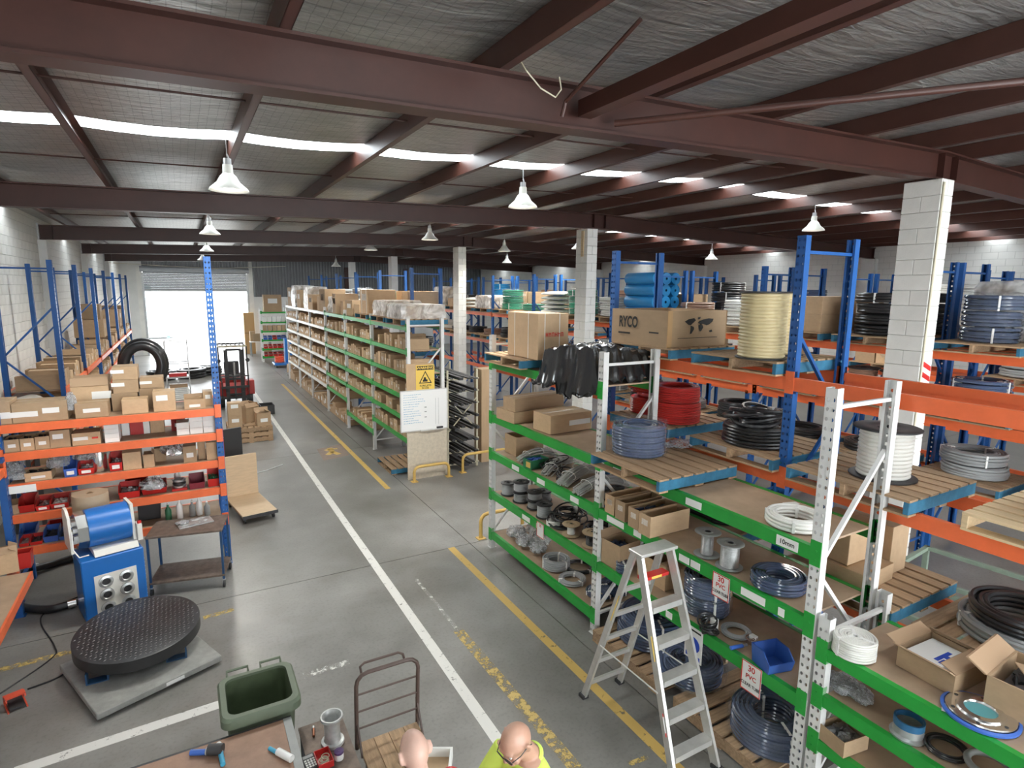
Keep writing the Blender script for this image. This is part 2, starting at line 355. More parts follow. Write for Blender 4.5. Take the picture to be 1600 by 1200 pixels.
# ---- right wall
wr = MB().box(XR, YF, 0, XR + .2, YB + .2, 6.0).build('wall_right', M['wallbrick']); tag(wr, 'pale blockwork wall along the right side', 'wall', kind='structure')
for k in range(5):
    y = 4.3 + 7.5 * k; MB().box(XR - .2, y - .22, 0, XR + .01, y + .22, rbot(XR) - .02).build('pilaster', M['block_far'], wr)
# ---- back wall: door opening X -1.92..3.82, z 0..5.05
DX0, DX1, DZ = -1.92, 3.82, 5.05
wb = MB()
wb.box(XL, YB, 0, DX0, YB + .2, 6.2); wb.box(DX1, YB, 0, XR, YB + .2, 3.55); wb.box(DX0 - .0, YB + .12, DZ, DX1, YB + .2, 6.3); wb.box(DX1, YB + .14, 3.55, XR, YB + .2, 6.3)
wb = wb.build('wall_back', M['block_far']); tag(wb, 'far end wall, white below and grey corrugated sheet above', 'wall', kind='structure')
def corrugated(name, x0, x1, z0, z1f, parent, pitch=.19):
    b = MB(); n = int((x1 - x0) / pitch); vs = []; fs = []
    prof = [(0, 0), (.3, 0), (.42, .05), (.78, .05), (.9, 0)]
    xs = [(x0 + (i + p[0]) * pitch, p[1]) for i in range(n) for p in prof]
    for x, d in xs: vs += [(x, YB + .10 - d - .03, z0), (x, YB + .10 - d - .03, z1f(x))]
    for i in range(len(xs) - 1): fs.append((2 * i, 2 * i + 2, 2 * i + 3, 2 * i + 1))
    return b.add(vs, fs).build(name, M['corr'], parent)
corrugated('corrugated_sheet', DX1 + .35, XR, 3.56, lambda x: rbot(x) + .5, wb)
corrugated('corrugated_sheet', DX0, DX1 + .3, DZ + .32, lambda x: rbot(x) + .5, wb)
MB().box(DX1 + .02, YB - .05, 0, DX1 + .34, YB - .001, 5.3).build('door_jamb', M['block'], wb)
MB().box(DX0 - .3, YB - .05, 0, DX0 - .02, YB - .001, 5.3).build('door_jamb', M['block'], wb)
for x in (10.2, 14.5): MB().box(x - .15, YB - .12, 0, x + .15, YB - .001, 5.6).build('wall_post', M['steel'], wb)
dr = thing('door_1', 'grey roller shutter door rolled almost fully up at the far end', 'door', ((DX0 + DX1) / 2, YB - .02, 0)); tag(dr, kind='structure')
nsl = 11
for i in range(nsl):                                   # curtain slats
    z = 3.98 + i * (DZ - 3.98) / nsl; h = (DZ - 3.98) / nsl
    b = MB(); w = (DX1 - DX0) / 2 - .03
    b.prism([(-.012, z), (-.03, z + h * .25), (-.03, z + h * .75), (-.012, z + h * .98), (.006, z + h * .98), (.006, z)], -w, w, 'x'); b.build('slat', M['shutter'], dr)
MB().box(-(DX1 - DX0) / 2 + .03, -.05, 3.88, (DX1 - DX0) / 2 - .03, .03, 3.98).build('bottom_rail', M['zinc'], dr)
MB().cyl((-(DX1 - DX0) / 2 - .1, -.2, DZ + .16), ((DX1 - DX0) / 2 + .1, -.2, DZ + .16), .17, n=20).build('shutter_drum', M['shutter'], dr, True)
for s in (-1, 1): MB().box(s * 2.87 - .06, -.07, 0, s * 2.87 + .06, .02, 5.0).build('guide_rail', M['zinc'], dr)
wf = MB(); wf.box(XL - .2, YF - .2, 0, 1.0, YF, 6.2); wf.box(11.0, YF - .2, 0, XR + .2, YF, 6.2); wf.box(1.0, YF - .2, 4.4, 11.0, YF, 6.2)  # unseen wall added to cut rear fill light; opening lets some in
wf = wf.build('wall_front', M['block_far']); tag(wf, 'unseen block wall behind the viewpoint, its wide opening added for fill light', 'wall', kind='structure')
# ---- columns on the ridge
def column(y, blocks):
    w, d = .30, .46; top = RB1 - .03
    if not blocks:
        return tag(MB().box(XM - .2 - w / 2, y - d / 2, 0, XM - .2 + w / 2, y + d / 2, top).build('column', M['block_far']), blocks_label[y], 'column', kind='structure')
    c = tag(MB().box(XM - .2 - w / 2 + .012, y - d / 2 + .012, 0, XM - .2 + w / 2 - .012, y + d / 2 - .012, top).build('column', M['mortar']), blocks_label[y], 'column', kind='structure')
    h = top / 28
    for j in range(28):
        z = j * h
        if j % 2 == 0:
            me = cached('cb0', lambda: MB().bbox(-w / 2, .002, .003, w / 2, d / 2, h - .003, .006).mesh('block'))
            obj('block', me, M['block'], c, (XM - .2, y, z)); obj('block', me, M['block'], c, (XM - .2, y - d / 2 - .002, z))
        else:
            me = cached('cb1', lambda: MB().bbox(.002, -d / 2, .003, w / 2, d / 2, h - .003, .006).mesh('block'))
            obj('block', me, M['block'], c, (XM - .2, y, z)); obj('block', me, M['block'], c, (XM - .2 - w / 2 - .002, y, z))
    return c
blocks_label = {4.3: 'nearest white concrete block column under the brown roof beam', 11.8: 'white block column behind the big open carton', 19.3: 'white block column rising beyond the wooden whiteboard stand', 26.8: 'fourth white roof column, far behind the wrapped pallets', 34.3: 'farthest white roof column near the corrugated end wall'}
cols = [column(4.3, True), column(11.8, True), column(19.3, True), column(26.8, False), column(34.3, False)]
MB().tube([(XM - .33, 4.3 - .245, .1), (XM - .33, 4.3 - .245, 5.6)], .014, 8).build('conduit', M['cream'], cols[0])
st = MB().box(-.1, -.008, 0, .1, 0, .42).build('hazard_panel', M['white'], cols[0], loc=(XM - .19, 4.3 - .232, 2.85))
for k in range(3): MB().add([(.1, -.011, .02 + k * .14), (-.1, -.011, .10 + k * .14), (-.1, -.011, .17 + k * .14), (.1, -.011, .09 + k * .14)], [(0, 3, 2, 1)]).build('hazard_stripe', M['red'], st)
MB().box(XM - .2 - .17, 11.7, 5.0, XM - .2 - .152, 11.8, 5.6).build('timber_batten', M['wood_new'], cols[1])
# ---- ceiling: roof foil, skylights, rafters, purlins
ceil = thing('ceiling', 'low pitched roof, silver foil over brown steel rafters and purlins', 'ceiling', (XM, 18, 6)); tag(ceil, kind='structure')
PURL = [-2.5 + 1.58 * k for k in range(7)] + [8.45, 9.55] + [9.9 + 1.58 * k for k in range(1, 7)] + [20.4]
sky = [(Y - .24, Y + .24) for Y in (.7, 8.22, 15.7, 23.2, 30.7, 38.2)]
def off(p): return (p[0] - XM, p[1] - 18, p[2] - 6)
def zroof(x): return rbot(x) + RD + .205
def roof_strip(name, y0, y1, m, sag):
    b = MB(); xs = []
    for a, c in zip([XL - .2] + PURL, PURL + [XR + .2]):
        if c - a > .05:
            for t in (0, .25, .5, .75): xs.append((a + (c - a) * t, sag * math.sin(math.pi * t)))
    xs.append((XR + .2, 0)); vs = []; fs = []
    for x, s in xs: vs += [off((x, y0, zroof(x) - s)), off((x, y1, zroof(x) - s))]
    for i in range(len(xs) - 1): fs.append((2 * i, 2 * i + 2, 2 * i + 3, 2 * i + 1))
    o = b.add(vs, fs).build(name, m, ceil, True); return o
ys = [YF] + [v for s in sky for v in s] + [YB + .2]
for i in range(0, len(ys), 2): roof_strip('roof_foil', ys[i], ys[i + 1], M['foil'], .035)
for a, c in sky: roof_strip('skylight_sheet', a, c, M['skylight'], .0)
def ibeam(a, b, d=RD, fl=.20, tf=.022, tw=.014):
    m = MB(); a, b = Vector(a), Vector(b)
    for z0, z1, w in ((0, tf, fl), (tf, d - tf, tw), (d - tf, d, fl)):
        m.add([off(p + Vector((0, s * w / 2, z))) for p in (a, b) for z in (z0, z1) for s in (-1, 1)],
              [(0, 1, 3, 2), (4, 6, 7, 5), (0, 4, 5, 1), (2, 3, 7, 6), (0, 2, 6, 4), (1, 5, 7, 3)])
    for x in (a.x + .3, b.x - .05):    # web stiffeners
        t = (x - a.x) / (b.x - a.x); p = a.lerp(b, t); q = off(p)
        m.box(q[0] - .006, q[1] - fl / 2 + .01, q[2] + tf, q[0] + .006, q[1] + fl / 2 - .01, q[2] + d - tf)
    return m
for k in range(6):
    y = -3.2 + 7.5 * k
    if k == 0: continue
    ibeam((XL, y, rbot(XL)), (XM, y, RB1)).build('rafter', M['steel'], ceil)
    ibeam((XM, y, RB1), (XR, y, rbot(XR))).build('rafter', M['steel'], ceil)
for x in PURL:
    z = rbot(x) + RD + .002; q = off((x, 0, z)); y0, y1 = YF - 18, YB + .1 - 18
    m = MB(); m.box(q[0] - .002, y0, q[2], q[0] + .004, y1, q[2] + .2); m.box(q[0], y0, q[2], q[0] + .075, y1, q[2] + .005); m.box(q[0], y0, q[2] + .195, q[0] + .075, y1, q[2] + .2); m.box(q[0] + .07, y0, q[2], q[0] + .075, y1, q[2] + .022)
    m.build('purlin', M['purlin'], ceil)
for yb in (6.3, 9.9, 13.8, 17.4):                        # bridging rods between purlins
    for a, c in zip(PURL[:7], PURL[1:8]): MB().cyl(off((a, yb, zroof(a) - .1)), off((c, yb, zroof(c) - .1)), .011, n=6).build('bridging_rod', M['steel'], ceil)
s0 = gy(918, 172, 4.15)
MB().box(*off((s0.x - .06, -4.0, s0.z - .05)), *off((s0.x + .07, 4.2, s0.z + .08))).build('strut', M['purlin'], ceil)
p0, p1 = gy(960, 193, 4.18), gz(1650, 122, 5.72)
MB().cyl(off(p0), off(p1), .028, n=10).build('bracing_pipe', M['purlin'], ceil, True)
p0, p1 = gy(878, 182, 4.15), gy(853, -30, 3.2)
p1 = Vector((p0.x + .05, 3.3, 6.0))
MB().tube([off(p0), off((p0.x, 4.1, p0.z + .1)), off(p1)], .016, 8).build('conduit', M['purlin'], ceil)
lp = [gy(812, 92, 4.1), gy(822, 110, 4.05), gy(845, 138, 4.05), gy(868, 152, 4.05), gy(877, 140, 4.05), gy(874, 120, 4.05)]
MB().tube([off(p) for p in lp], .006, 6).build('cable_loop', M['cream'], ceil)
z5 = rbot(8) - .02
cab = [(XL + .2, 33.6, 5.26), (1.5, 33.6, 5.10), (5, 33.6, 5.30)]; MB().tube([off(p) for p in cab], .012, 6).build('cable', M['cream'], ceil)
# ---- high bay lamps
M['bulb'] = emit_mat('lamp_glow', (1, .97, .9), 14.0); M['shade'] = mat('lamp_shade_enamel', (.80, .80, .74), .35)
shade_me = MB().lathe([(.03, .30), (.055, .30), (.06, .20), (.09, .17), (.13, .10), (.21, .03), (.225, 0), (.215, .002), (.12, .095), (.05, .17), (.03, .17)], 28).mesh('shade', True)
bulb_me = MB().lathe([(.001, .155), (.05, .15), (.085, .10), (.09, .06), (.06, .03), (.001, .02)], 16).mesh('bulb', True)
lampspots = [((.6, 8.05), 5.34, 'large white bell lamp hanging over the aisle, nearest the camera', .6), ((4.7, 8.05), 5.45, 'lit bell lamp hanging left of the nearest roof column', .9), ((11.9, 8.05), 5.5, 'bell lamp hanging above the tall blue rack post on the right', .9),
    ((.7, 15.6), 5.40, 'small bell lamp over the aisle, in front of the third rafter', 1), ((5.9, 15.0), 5.48, 'bell lamp hanging above the tall blue rack posts in the middle', .9), ((10.9, 15.2), 5.46, 'bell lamp right of the second roof column', .9), ((17.2, 15.6), 5.36, 'bell lamp high by the right wall', .9),
    ((.9, 23.1), 5.40, 'bell lamp over the aisle between third and fourth rafters', 1), ((5.7, 19.9), 5.46, 'bell lamp in front of the far wrapped pallets', .8), ((9.9, 18.2), 5.5, 'bell lamp between the second and third roof columns', .8),
    ((1.0, 30.5), 5.38, 'bell lamp close to the roller shutter', .8), ((6.6, 29.0), 5.2, 'bell lamp before the corrugated end wall', .8), ((13.2, 24.0), 5.4, 'far bell lamp over the right hand racks', .8)]
for (x, y), z, lab, sc in lampspots:
    t = thing('bell_lamp', lab, 'lamp', (x, y, z), 0, 'bell lamps under the roof')
    obj('lamp_shade', shade_me, M['shade'], t); obj('bulb', bulb_me, M['bulb'], t)
    zt = zroof(x) - .05 - z
    m = MB().tube([(0, 0, .28), (.02, 0, .36), (0, 0, .42)], .012, 6); m.cyl((0, 0, .42), (0, 0, zt), .006, n=6); m.build('suspension', M['zinc'], t)
    MB().cyl((0, 0, .30), (0, 0, .37), .045, n=14).build('lamp_cap', M['zinc'], t, True)
    ld = bpy.data.lights.new('lamp_light', 'SPOT'); ld.energy = 300 * sc; ld.color = (1, .96, .88); ld.shadow_soft_size = .2; ld.spot_size = math.radians(165); ld.spot_blend = .6
    lo = bpy.data.objects.new('lamp_light', ld); COL.objects.link(lo); lo.parent = t; lo.location = (0, 0, -.02)
# ---- outside the door
yard = MB().box(-30, YB + .31, -.25, 40, 80, -.02).build('ground_outside', mat('pale_yard_concrete', (.34, .34, .33), .8, nz=.08, ns=.6)); tag(yard, 'bright sunlit concrete yard outside the roller door', 'ground', kind='structure')
M['pale'] = mat('pale_blue_paint', (.16, .27, .33), .5); M['paleg'] = mat('pale_green_paint', (.22, .32, .30), .5)
sk = thing('waste_skip', 'pale green metal skip standing in the yard outside', 'skip', (-2.3, 56, 0))
MB().prism([(-2.2, 1.7), (2.2, 1.7), (1.7, .2), (-1.7, .2)], -.9, .9, 'y').build('body', M['paleg'], sk); MB().box(-2.25, -.95, 1.65, 2.25, .95, 1.78).build('rim', M['pale'], sk)
for s in (-1.2, 1.2): MB().box(s - .1, -.8, 0, s + .1, .8, .2).build('skid', M['pale'], sk)
tk = thing('water_tank', 'pale blue tank standing beyond the skip outside', 'tank', (-3.2, 63, 0)); MB().lathe([(.001, 0), (.9, 0), (.9, 4.1), (.7, 4.3), (.001, 4.35)], 24).build('tank_body', M['pale'], tk, True); MB().lathe([(.001, 4.35), (.3, 4.35), (.3, 4.5), (.001, 4.5)], 16).build('lid', M['zinc'], tk)
for i, (x, h) in enumerate(((5.2, 1.0), (5.9, 1.0), (6.7, 2.2), (7.6, 1.0), (8.6, 1.1), (9.4, 1.9))):
    t = thing('steel_drum', ['first grey steel drum in the yard row', 'second grey steel drum in the yard row', 'tall grey steel drum in the yard row', 'fourth grey drum in the yard row', 'fifth grey drum in the yard row', 'tall blue-grey drum at the end of the yard row'][i], 'drum', (x, 60, 0), 0, 'steel drums in the yard')
    MB().lathe([(.001, 0), (.3, 0), (.3, h), (.001, h)], 20).build('drum_body', M['pale'] if i == 5 else M['dark'], t, True); MB().lathe([(.31, h * .33), (.325, h * .35), (.31, h * .37)], 20).build('hoop', M['zinc'], t); MB().lathe([(.31, h * .66), (.325, h * .68), (.31, h * .7)], 20).build('hoop', M['zinc'], t)
# ================================================================== RACKS
def post_mesh(h, holes):
    def mk():
        m = MB(); w, d = .09, .075
        if holes:
            p = .075; n = int(h / p); a, b, r = w / 4, p / 2, .0125
            for col_, off_ in ((-a, 0), (a, 0)):
                for i in range(n):
                    cz = (i + .5) * p; cx = col_
                    outer = [(cx + a, cz), (cx + a, cz + b), (cx - a, cz + b), (cx - a, cz), (cx - a, cz - b), (cx + a, cz - b)]
                    inner = [(cx + r * math.cos(math.pi / 3 * k), cz + (r * 1.25) * math.sin(math.pi / 3 * k)) for k in range(6)]
                    vs = [(x, 0, z) for x, z in outer + inner]
                    m.add(vs, [(k, (k + 1) % 6, 6 + (k + 1) % 6, 6 + k) for k in range(6)])
            if n * p < h: m.add([(-w / 2, 0, n * p), (w / 2, 0, n * p), (w / 2, 0, h), (-w / 2, 0, h)], [(0, 1, 2, 3)])
        else:
            m.add([(-w / 2, 0, 0), (w / 2, 0, 0), (w / 2, 0, h), (-w / 2, 0, h)], [(0, 1, 2, 3)])
        for s in (-1, 1):
            m.box(s * w / 2 - .0015, 0, 0, s * w / 2 + .0015, d, h); m.box(min(s * w / 2, s * (w / 2 - .022)), d - .003, 0, max(s * w / 2, s * (w / 2 - .022)), d, h)
        m.box(-.05, -.02, 0, .05, d + .02, .006)
        return m.mesh('upright')
    return cached(('post', h, holes), mk)
def beam_mesh(L, bh):
    def mk():
        m = MB(); m.prism([(0, 0), (.03, 0), (.03, bh * .38), (.05, bh * .38), (.05, bh), (0, bh)][::-1], .047, L - .047, 'x'); return m.mesh('beam')
    return cached(('beam', round(L, 3), bh), mk)
def conn_mesh(bh):
    def mk():
        m = MB(); m.box(-.042, -.006, -.03, .045, 0, bh + .06); m.box(.040, -.006, -.03, .0465, .045, bh + .06)
        for z in (0, .075): m.cyl((-.005, -.012, z + .02), (-.005, -.006, z + .02), .008, n=6)
        return m.mesh('beam_connector')
    return cached(('conn', bh), mk)
def rack(label, base, rz, us, depth, h, levels, pm, bm, bh=.11, holes=True, rear_h=None, boards=True, brace_z=None, cat='racking', group=None, beams_rear=True):
    """us: upright positions along the run; levels[i] = [(z_top, board?)] for bay i"""
    t = thing('pallet_rack', label, cat, base, rz, group)
    rear_h = rear_h or h
    for u in us:
        obj('upright', post_mesh(h, holes), M[pm], t, (u, 0, 0))
        obj('upright', post_mesh(rear_h, holes), M[pm], t, (u, depth, 0), math.pi)
        zb = brace_z or [.25 + .9 * k for k in range(int((min(h, rear_h) - .3) / .9) + 1)]
        top = min(h, rear_h)
        for z in (zb[0], top - .15): MB().bar((u, .04, z), (u, depth - .04, z), .035, .03).build('brace', M[pm], t)
        for i in range(len(zb) - 1):
            a, b = (.05, depth - .05) if i % 2 == 0 else (depth - .05, .05)
            MB().bar((u, a, zb[i] + .03), (u, b, min(zb[i + 1] - .03, top - .1)), .035, .03).build('brace', M[pm], t)
    for i in range(len(us) - 1):
        L = us[i + 1] - us[i]
        for z, bd in levels[i]:
            for side in (0, 1):
                if side and not beams_rear: continue
                b = obj('beam', beam_mesh(L, bh), M[bm], t, (us[i] if not side else us[i + 1], 0 if not side else depth, z - bh), math.pi * side)
                obj('connector', conn_mesh(bh), M[bm], b); c = obj('connector', conn_mesh(bh), M[bm], b, (L, 0, 0)); c.scale = (-1, 1, 1)
            if bd:
                MB().box(us[i] + .05, .03, z - .022, us[i + 1] - .05, depth - .03, z - .004).build('shelf_board', M['board'], t)
    return t
HP = math.pi / 2
# A: white posts, green beams, along the aisle (front X 4.16)
AY = [8.07, 5.295, 2.55]
rackA = rack('white-post rack with green beams beside the stepladder', (4.16, 8.07, 0), -HP, [0, 2.775, 5.52], .86, 3.5,
     [[(3.10, True), (2.24, True), (1.64, True), (.97, True), (.28, True)], [(2.24, True), (1.64, True), (.96, True)]], 'white_post', 'green', .115)
# D: lower rack at the near right corner
rackD = rack('low white-post rack with green beams at the near right corner', (4.16, 2.43, 0), -HP, [0, 2.75], .86, 1.72, [[(1.48, True), (1.09, True), (.70, True)]], 'white_post', 'green', .10)
# E: blue/orange behind A
rackE = rack('tall blue and orange pallet rack standing behind the white-post rack', (5.12, 6.32, 0), -HP, [0, 2.75, 5.5], .86, 4.725,
     [[(3.38, False), (2.42, False), (1.42, False)], [(3.38, False), (2.42, False), (1.42, False)]], 'blue', 'orange', .13)
# M: long white/green shelving down the aisle
MY = [12.03 + 2.75 * k for k in range(7)]
rackM = rack('long white-post parts rack lining the right of the aisle', (4.16, MY[-1], 0), -HP, [2.75 * k for k in range(7)], .86, 3.56,
     [[(3.39, True), (2.87, True), (2.34, True), (1.84, True), (1.36, True), (.88, True)]] * 4 + [[(3.39, True), (2.87, True), (2.34, True), (1.84, True), (1.36, True), (.5, True)], [(3.39, True), (2.87, True), (2.34, True), (1.84, True), (1.36, True), (.88, True)]], 'white_post', 'green', .09)
for o in rackM.children:
    if o.name.startswith('beam') and o.location.x < 2.75 * 3 - .1 or (o.name.startswith('beam') and o.location.y > .1 and o.location.x < 2.75 * 4 - .1):
        for q in [o] + list(o.children): q.material_slots[0].link = 'OBJECT'; q.material_slots[0].material = M['white_post']
# EM: blue/orange behind M
rackEM = rack('blue and orange pallet rack backing onto the long parts rack', (5.12, 28.15, 0), -HP, [2.75 * k for k in range(6)], .86, 4.72, [[(3.38, False), (2.42, False), (1.42, False)]] * 5, 'blue', 'orange', .12, holes=False)
# R1: orange rack facing the camera on the left
rack1 = rack('orange-beam parts rack facing the camera on the left', (-2.16, 9.46, 0), 0, [0, 2.52], .86, 4.62, [[(2.43, True), (2.06, True), (1.64, True), (1.22, True), (.76, True)]], 'blue', 'orange', .105, rear_h=2.45)
# left wall rack
LY = [12.87 + 2.74 * k for k in range(7)]
rackL = rack('blue-post rack with orange beams along the left wall', (-1.9, LY[0], 0), HP, [2.74 * k for k in range(7)], .85, 4.63, [[(2.36, True), (1.82, True), (1.45, True), (.8, True)]] * 6, 'blue', 'orange', .10)
# bench height rack at the far left edge
rackS = rack('low orange-beam bench rack at the left picture edge', (-2.04, 6.1, 0), HP, [0, 3.0], .6, 2.1, [[(1.98, False), (.70, False)]], 'blue', 'orange', .10)
GY = [4.6 - 2.75 + 2.75 * k for k in range(9)]
rackG1 = rack('blue and orange rack just beyond the block columns', (9.5, GY[-1], 0), -HP, [2.75 * k for k in range(9)], .86, 4.67, [[(3.38, False), (2.42, False), (1.45, False)]] * 8, 'blue', 'orange', .12, holes=True)
rackG2 = rack('blue and orange rack standing back to back behind the column rack', (10.5, GY[-1], 0), -HP, [2.75 * k for k in range(9)], .86, 4.67, [[(3.38, False), (2.42, False), (1.45, False)]] * 8, 'blue', 'orange', .12, holes=False)
HY = [3.0 + 2.75 * k for k in range(9)]
rackH = rack('blue and orange rack in the far right aisle', (14.2, HY[-1], 0), -HP, [2.75 * k for k in range(9)], .86, 4.67, [[(3.38, False), (2.42, False), (1.42, False)]] * 8, 'blue', 'orange', .12, holes=False)
rackI = rack('last blue and orange rack before the right wall', (15.25, HY[-1], 0), -HP, [2.75 * k for k in range(9)], .86, 4.67, [[(3.38, False), (2.42, False)]] * 8, 'blue', 'orange', .12, holes=False)
# ================================================================== GENERIC GOODS
def pallet(loc, rz, label, group=None, new=False, w=1.1, blue=True, bottom=True):
    t = thing('pallet', label, 'pallet', loc, rz, group); wd = M['wood_new'] if new else M['wood']
    n = 7; bw = .125; k = 'n' if new else 'o'
    for i in range(n):
        y = -w / 2 + (w - bw) * i / (n - 1)
        obj('deck_board', cached(('db', w), lambda: MB().box(0, -w / 2, 0, bw, w / 2, .018).mesh('deck_board')), wd, t, (y, 0, .122))
    for i, y in enumerate((-w / 2, -.022, w / 2 - .045)):
        pb = blue and i != 1 and not new
        obj('bearer', cached(('br', w), lambda: MB().bbox(-w / 2, 0, 0, w / 2, .045, .104, .004).mesh('bearer')), M['pallet_blue'] if pb else wd, t, (0, y, .018))
    if bottom:
        for x in (-w / 2, -.06, w / 2 - .12): obj('bottom_board', cached(('bb', w), lambda: MB().box(0, -w / 2, 0, .12, w / 2, .018).mesh('bottom_board')), wd, t, (x, 0, 0))
    return t
ctn_me = MB().bbox(-.5, -.5, 0, .5, .5, 1, .008).mesh('carton')
def _open():
    m = MB(); e = .025
    for a in ((-.5, -.5, .5, -.5 + e), (-.5, .5 - e, .5, .5), (-.5, -.5 + e, -.5 + e, .5 - e), (.5 - e, -.5 + e, .5, .5 - e)): m.box(a[0], a[1], 0, a[2], a[3], 1)
    m.box(-.5 + e, -.5 + e, 0, .5 - e, .5 - e, .03); return m.mesh('carton_open')
open_me = _open()
tape_me = MB().box(-.5, -.07, 1, .5, .07, 1.006).mesh('tape')
lab_me = MB().box(-.26, -.5, 0, .26, -.494, .28).mesh('label')
flapF = MB().box(-.5, -.03, 0, .5, 0, .34).mesh('flap')
fill_me = None
def carton(loc, dims, rz, label, group=None, opened=False, m='card', lab=None, tape=True, flaps=None, fill=None, labx=0., faces=0):
    """loc = centre of the base; dims = x, y, z"""
    o = obj('cardboard_box', open_me if opened else ctn_me, M[m], None, loc, rz, dims); tag(o, label, 'box', group)
    if tape and not opened: obj('tape', tape_me, M['tape'], o)
    if lab is not None:
        q = obj('paper_label', lab_me, M['paper'], o, (labx, -.008, lab))
        if faces: q.rotation_euler = (0, 0, faces * HP)
    if flaps:
        for k in flaps:       # 0 front,1 right,2 back,3 left ; angle outwards
            a = (k * HP); ang = flaps[k]
            fm = obj('flap', flapF, M['card_in'], o, (.5 * math.sin(a), -.5 * math.cos(a), .99)); fm.rotation_euler = (ang, 0, a)
    if fill is not None: obj('contents', cached('fillm', lumps), M[fill], o, (0, 0, .62))
    return o
def lumps():
    m = MB(); r = random.Random(3)
    for i in range(40):
        x, y = r.uniform(-.3, .3), r.uniform(-.3, .3); a = r.uniform(0, 3.1); l, w, h = r.uniform(.05, .14), r.uniform(.03, .07), r.uniform(.05, .25)
        m.M = Matrix.Translation((x, y, r.uniform(-.1, .05))) @ Matrix.Rotation(a, 4, 'Z') @ Matrix.Rotation(r.uniform(-.5, .5), 4, 'X'); m.box(-l, -w, -.1, l, w, h)
    m.M = None; m.box(-.44, -.44, -.4, .44, .44, -.05); return m.mesh('contents')
def coil_mesh(R, r, cols, rows, seed=0):
    def mk():
        m = MB(); rn = random.Random(seed); n = 40
        for j in range(rows):
            for i in range(cols):
                if 0 < i < cols - 1 and 0 < j < rows - 1: continue
                rr = R - r - i * 2 * r + rn.uniform(-.25, .25) * r; z = 1.28 * r + j * 1.92 * r + rn.uniform(-.06, .06) * r
                ph = rn.uniform(0, 6.28); path = []
                for k in range(n):
                    q = 2 * math.pi * k / n; path.append((rr * math.cos(q) * (1 + .012 * math.sin(q + ph)), rr * math.sin(q) * (1 + .012 * math.sin(q + ph)), z + r * .22 * math.sin(q * 1 + ph)))
                m.tube(path, r, 7, True)
        return m.mesh('coil', True)
    return cached(('coil', round(R, 3), round(r, 4), cols, rows, seed), mk)
band_me = {}
def coil(loc, R, r, cols, rows, m, label, group=None, rz=0, tilt=None, straps=3, name='hose_coil', strapm='paper', cat='hose coil', seed=0):
    me = coil_mesh(R, r, cols, rows, seed); o = obj(name, me, M[m], None, loc); o.rotation_euler = (*(tilt or (0, 0)), rz)
    tag(o, label, cat, group); hh = rows * 1.92 * r + r * .2; wd = cols * 2 * r
    for k in range(straps):
        q = 2 * math.pi * (k + .35) / straps
        me2 = cached(('strap', round(R, 3), round(r, 4), cols, rows), lambda: MB().bbox(R - wd - r * .12, -.012, r * .1, R + r * .2, .012, hh + r * .12, .002).mesh('strap'))
        s = obj('strap', me2, M[strapm], o); s.rotation_euler = (0, 0, q)
    return o
def wrap_mesh(R, h, seed=1, hole=0.0):
    def mk():
        rn = random.Random(seed); m = MB(); n = 48; prof = [(R * .35, .004), (R * .98, .004), (R * 1.03, h * .12), (R * 1.05, h * .5), (R * 1.03, h * .85), (R * .93, h * 1.03), (R * .6, h * 1.05), (R * .3, h * .98)]
        m.lathe(prof, n)
        for i, v in enumerate(m.v):
            q = math.atan2(v[1], v[0]); k = 1 + .03 * math.sin(7 * q + i * .7) + rn.uniform(-.025, .025)
            m.v[i] = (v[0] * k, v[1] * k, max(.003, v[2] + rn.uniform(-.012, .012)))
        return m.mesh('wrap', True)
    return cached(('wrap', round(R, 3), round(h, 3), seed), mk)
def reel(loc, Rf, Rc, h, m, label, group=None, fm='dark', ridge=.02, rz=0, flange_t=.018, name='cable_reel', cat='reel', hub=.05, tilt=None):
    """drum with two flanges and a wound core"""
    t = thing(name, label, cat, loc, rz, group)
    if tilt: t.rotation_euler = tilt
    ft = flange_t
    fl = cached(('fl', Rf, ft, hub), lambda: MB().lathe([(hub, 0), (Rf * .5, 0), (Rf - .008, 0), (Rf, .004), (Rf, ft - .004), (Rf - .008, ft), (Rf * .55, ft), (Rf * .5, ft * .6), (hub * 1.6, ft * .6), (hub * 1.5, ft), (hub, ft), (hub, 0)], 36).mesh('flange', True))
    obj('flange', fl, M[fm], t); obj('flange', fl, M[fm], t, (0, 0, h - ft))
    def mk():
        nz = max(3, int((h - 2 * ft) / ridge)); pr = []
        for i in range(nz):
            z0 = ft + (h - 2 * ft) * i / nz; dz = (h - 2 * ft) / nz
            for k in range(5): pr.append((Rc + dz * .42 * math.sin(math.pi * k / 5) + .001, z0 + dz * k / 5))
        pr.append((Rc, h - ft)); return MB().lathe(pr, 36).mesh('winding', True)
    obj('winding', cached(('wd', Rc, h, ridge, ft), mk), M[m], t)
    obj('core', cached(('core', hub, h), lambda: MB().lathe([(hub, .002), (hub, h - .002)], 18).mesh('core')), M['dark'], t)
    return t
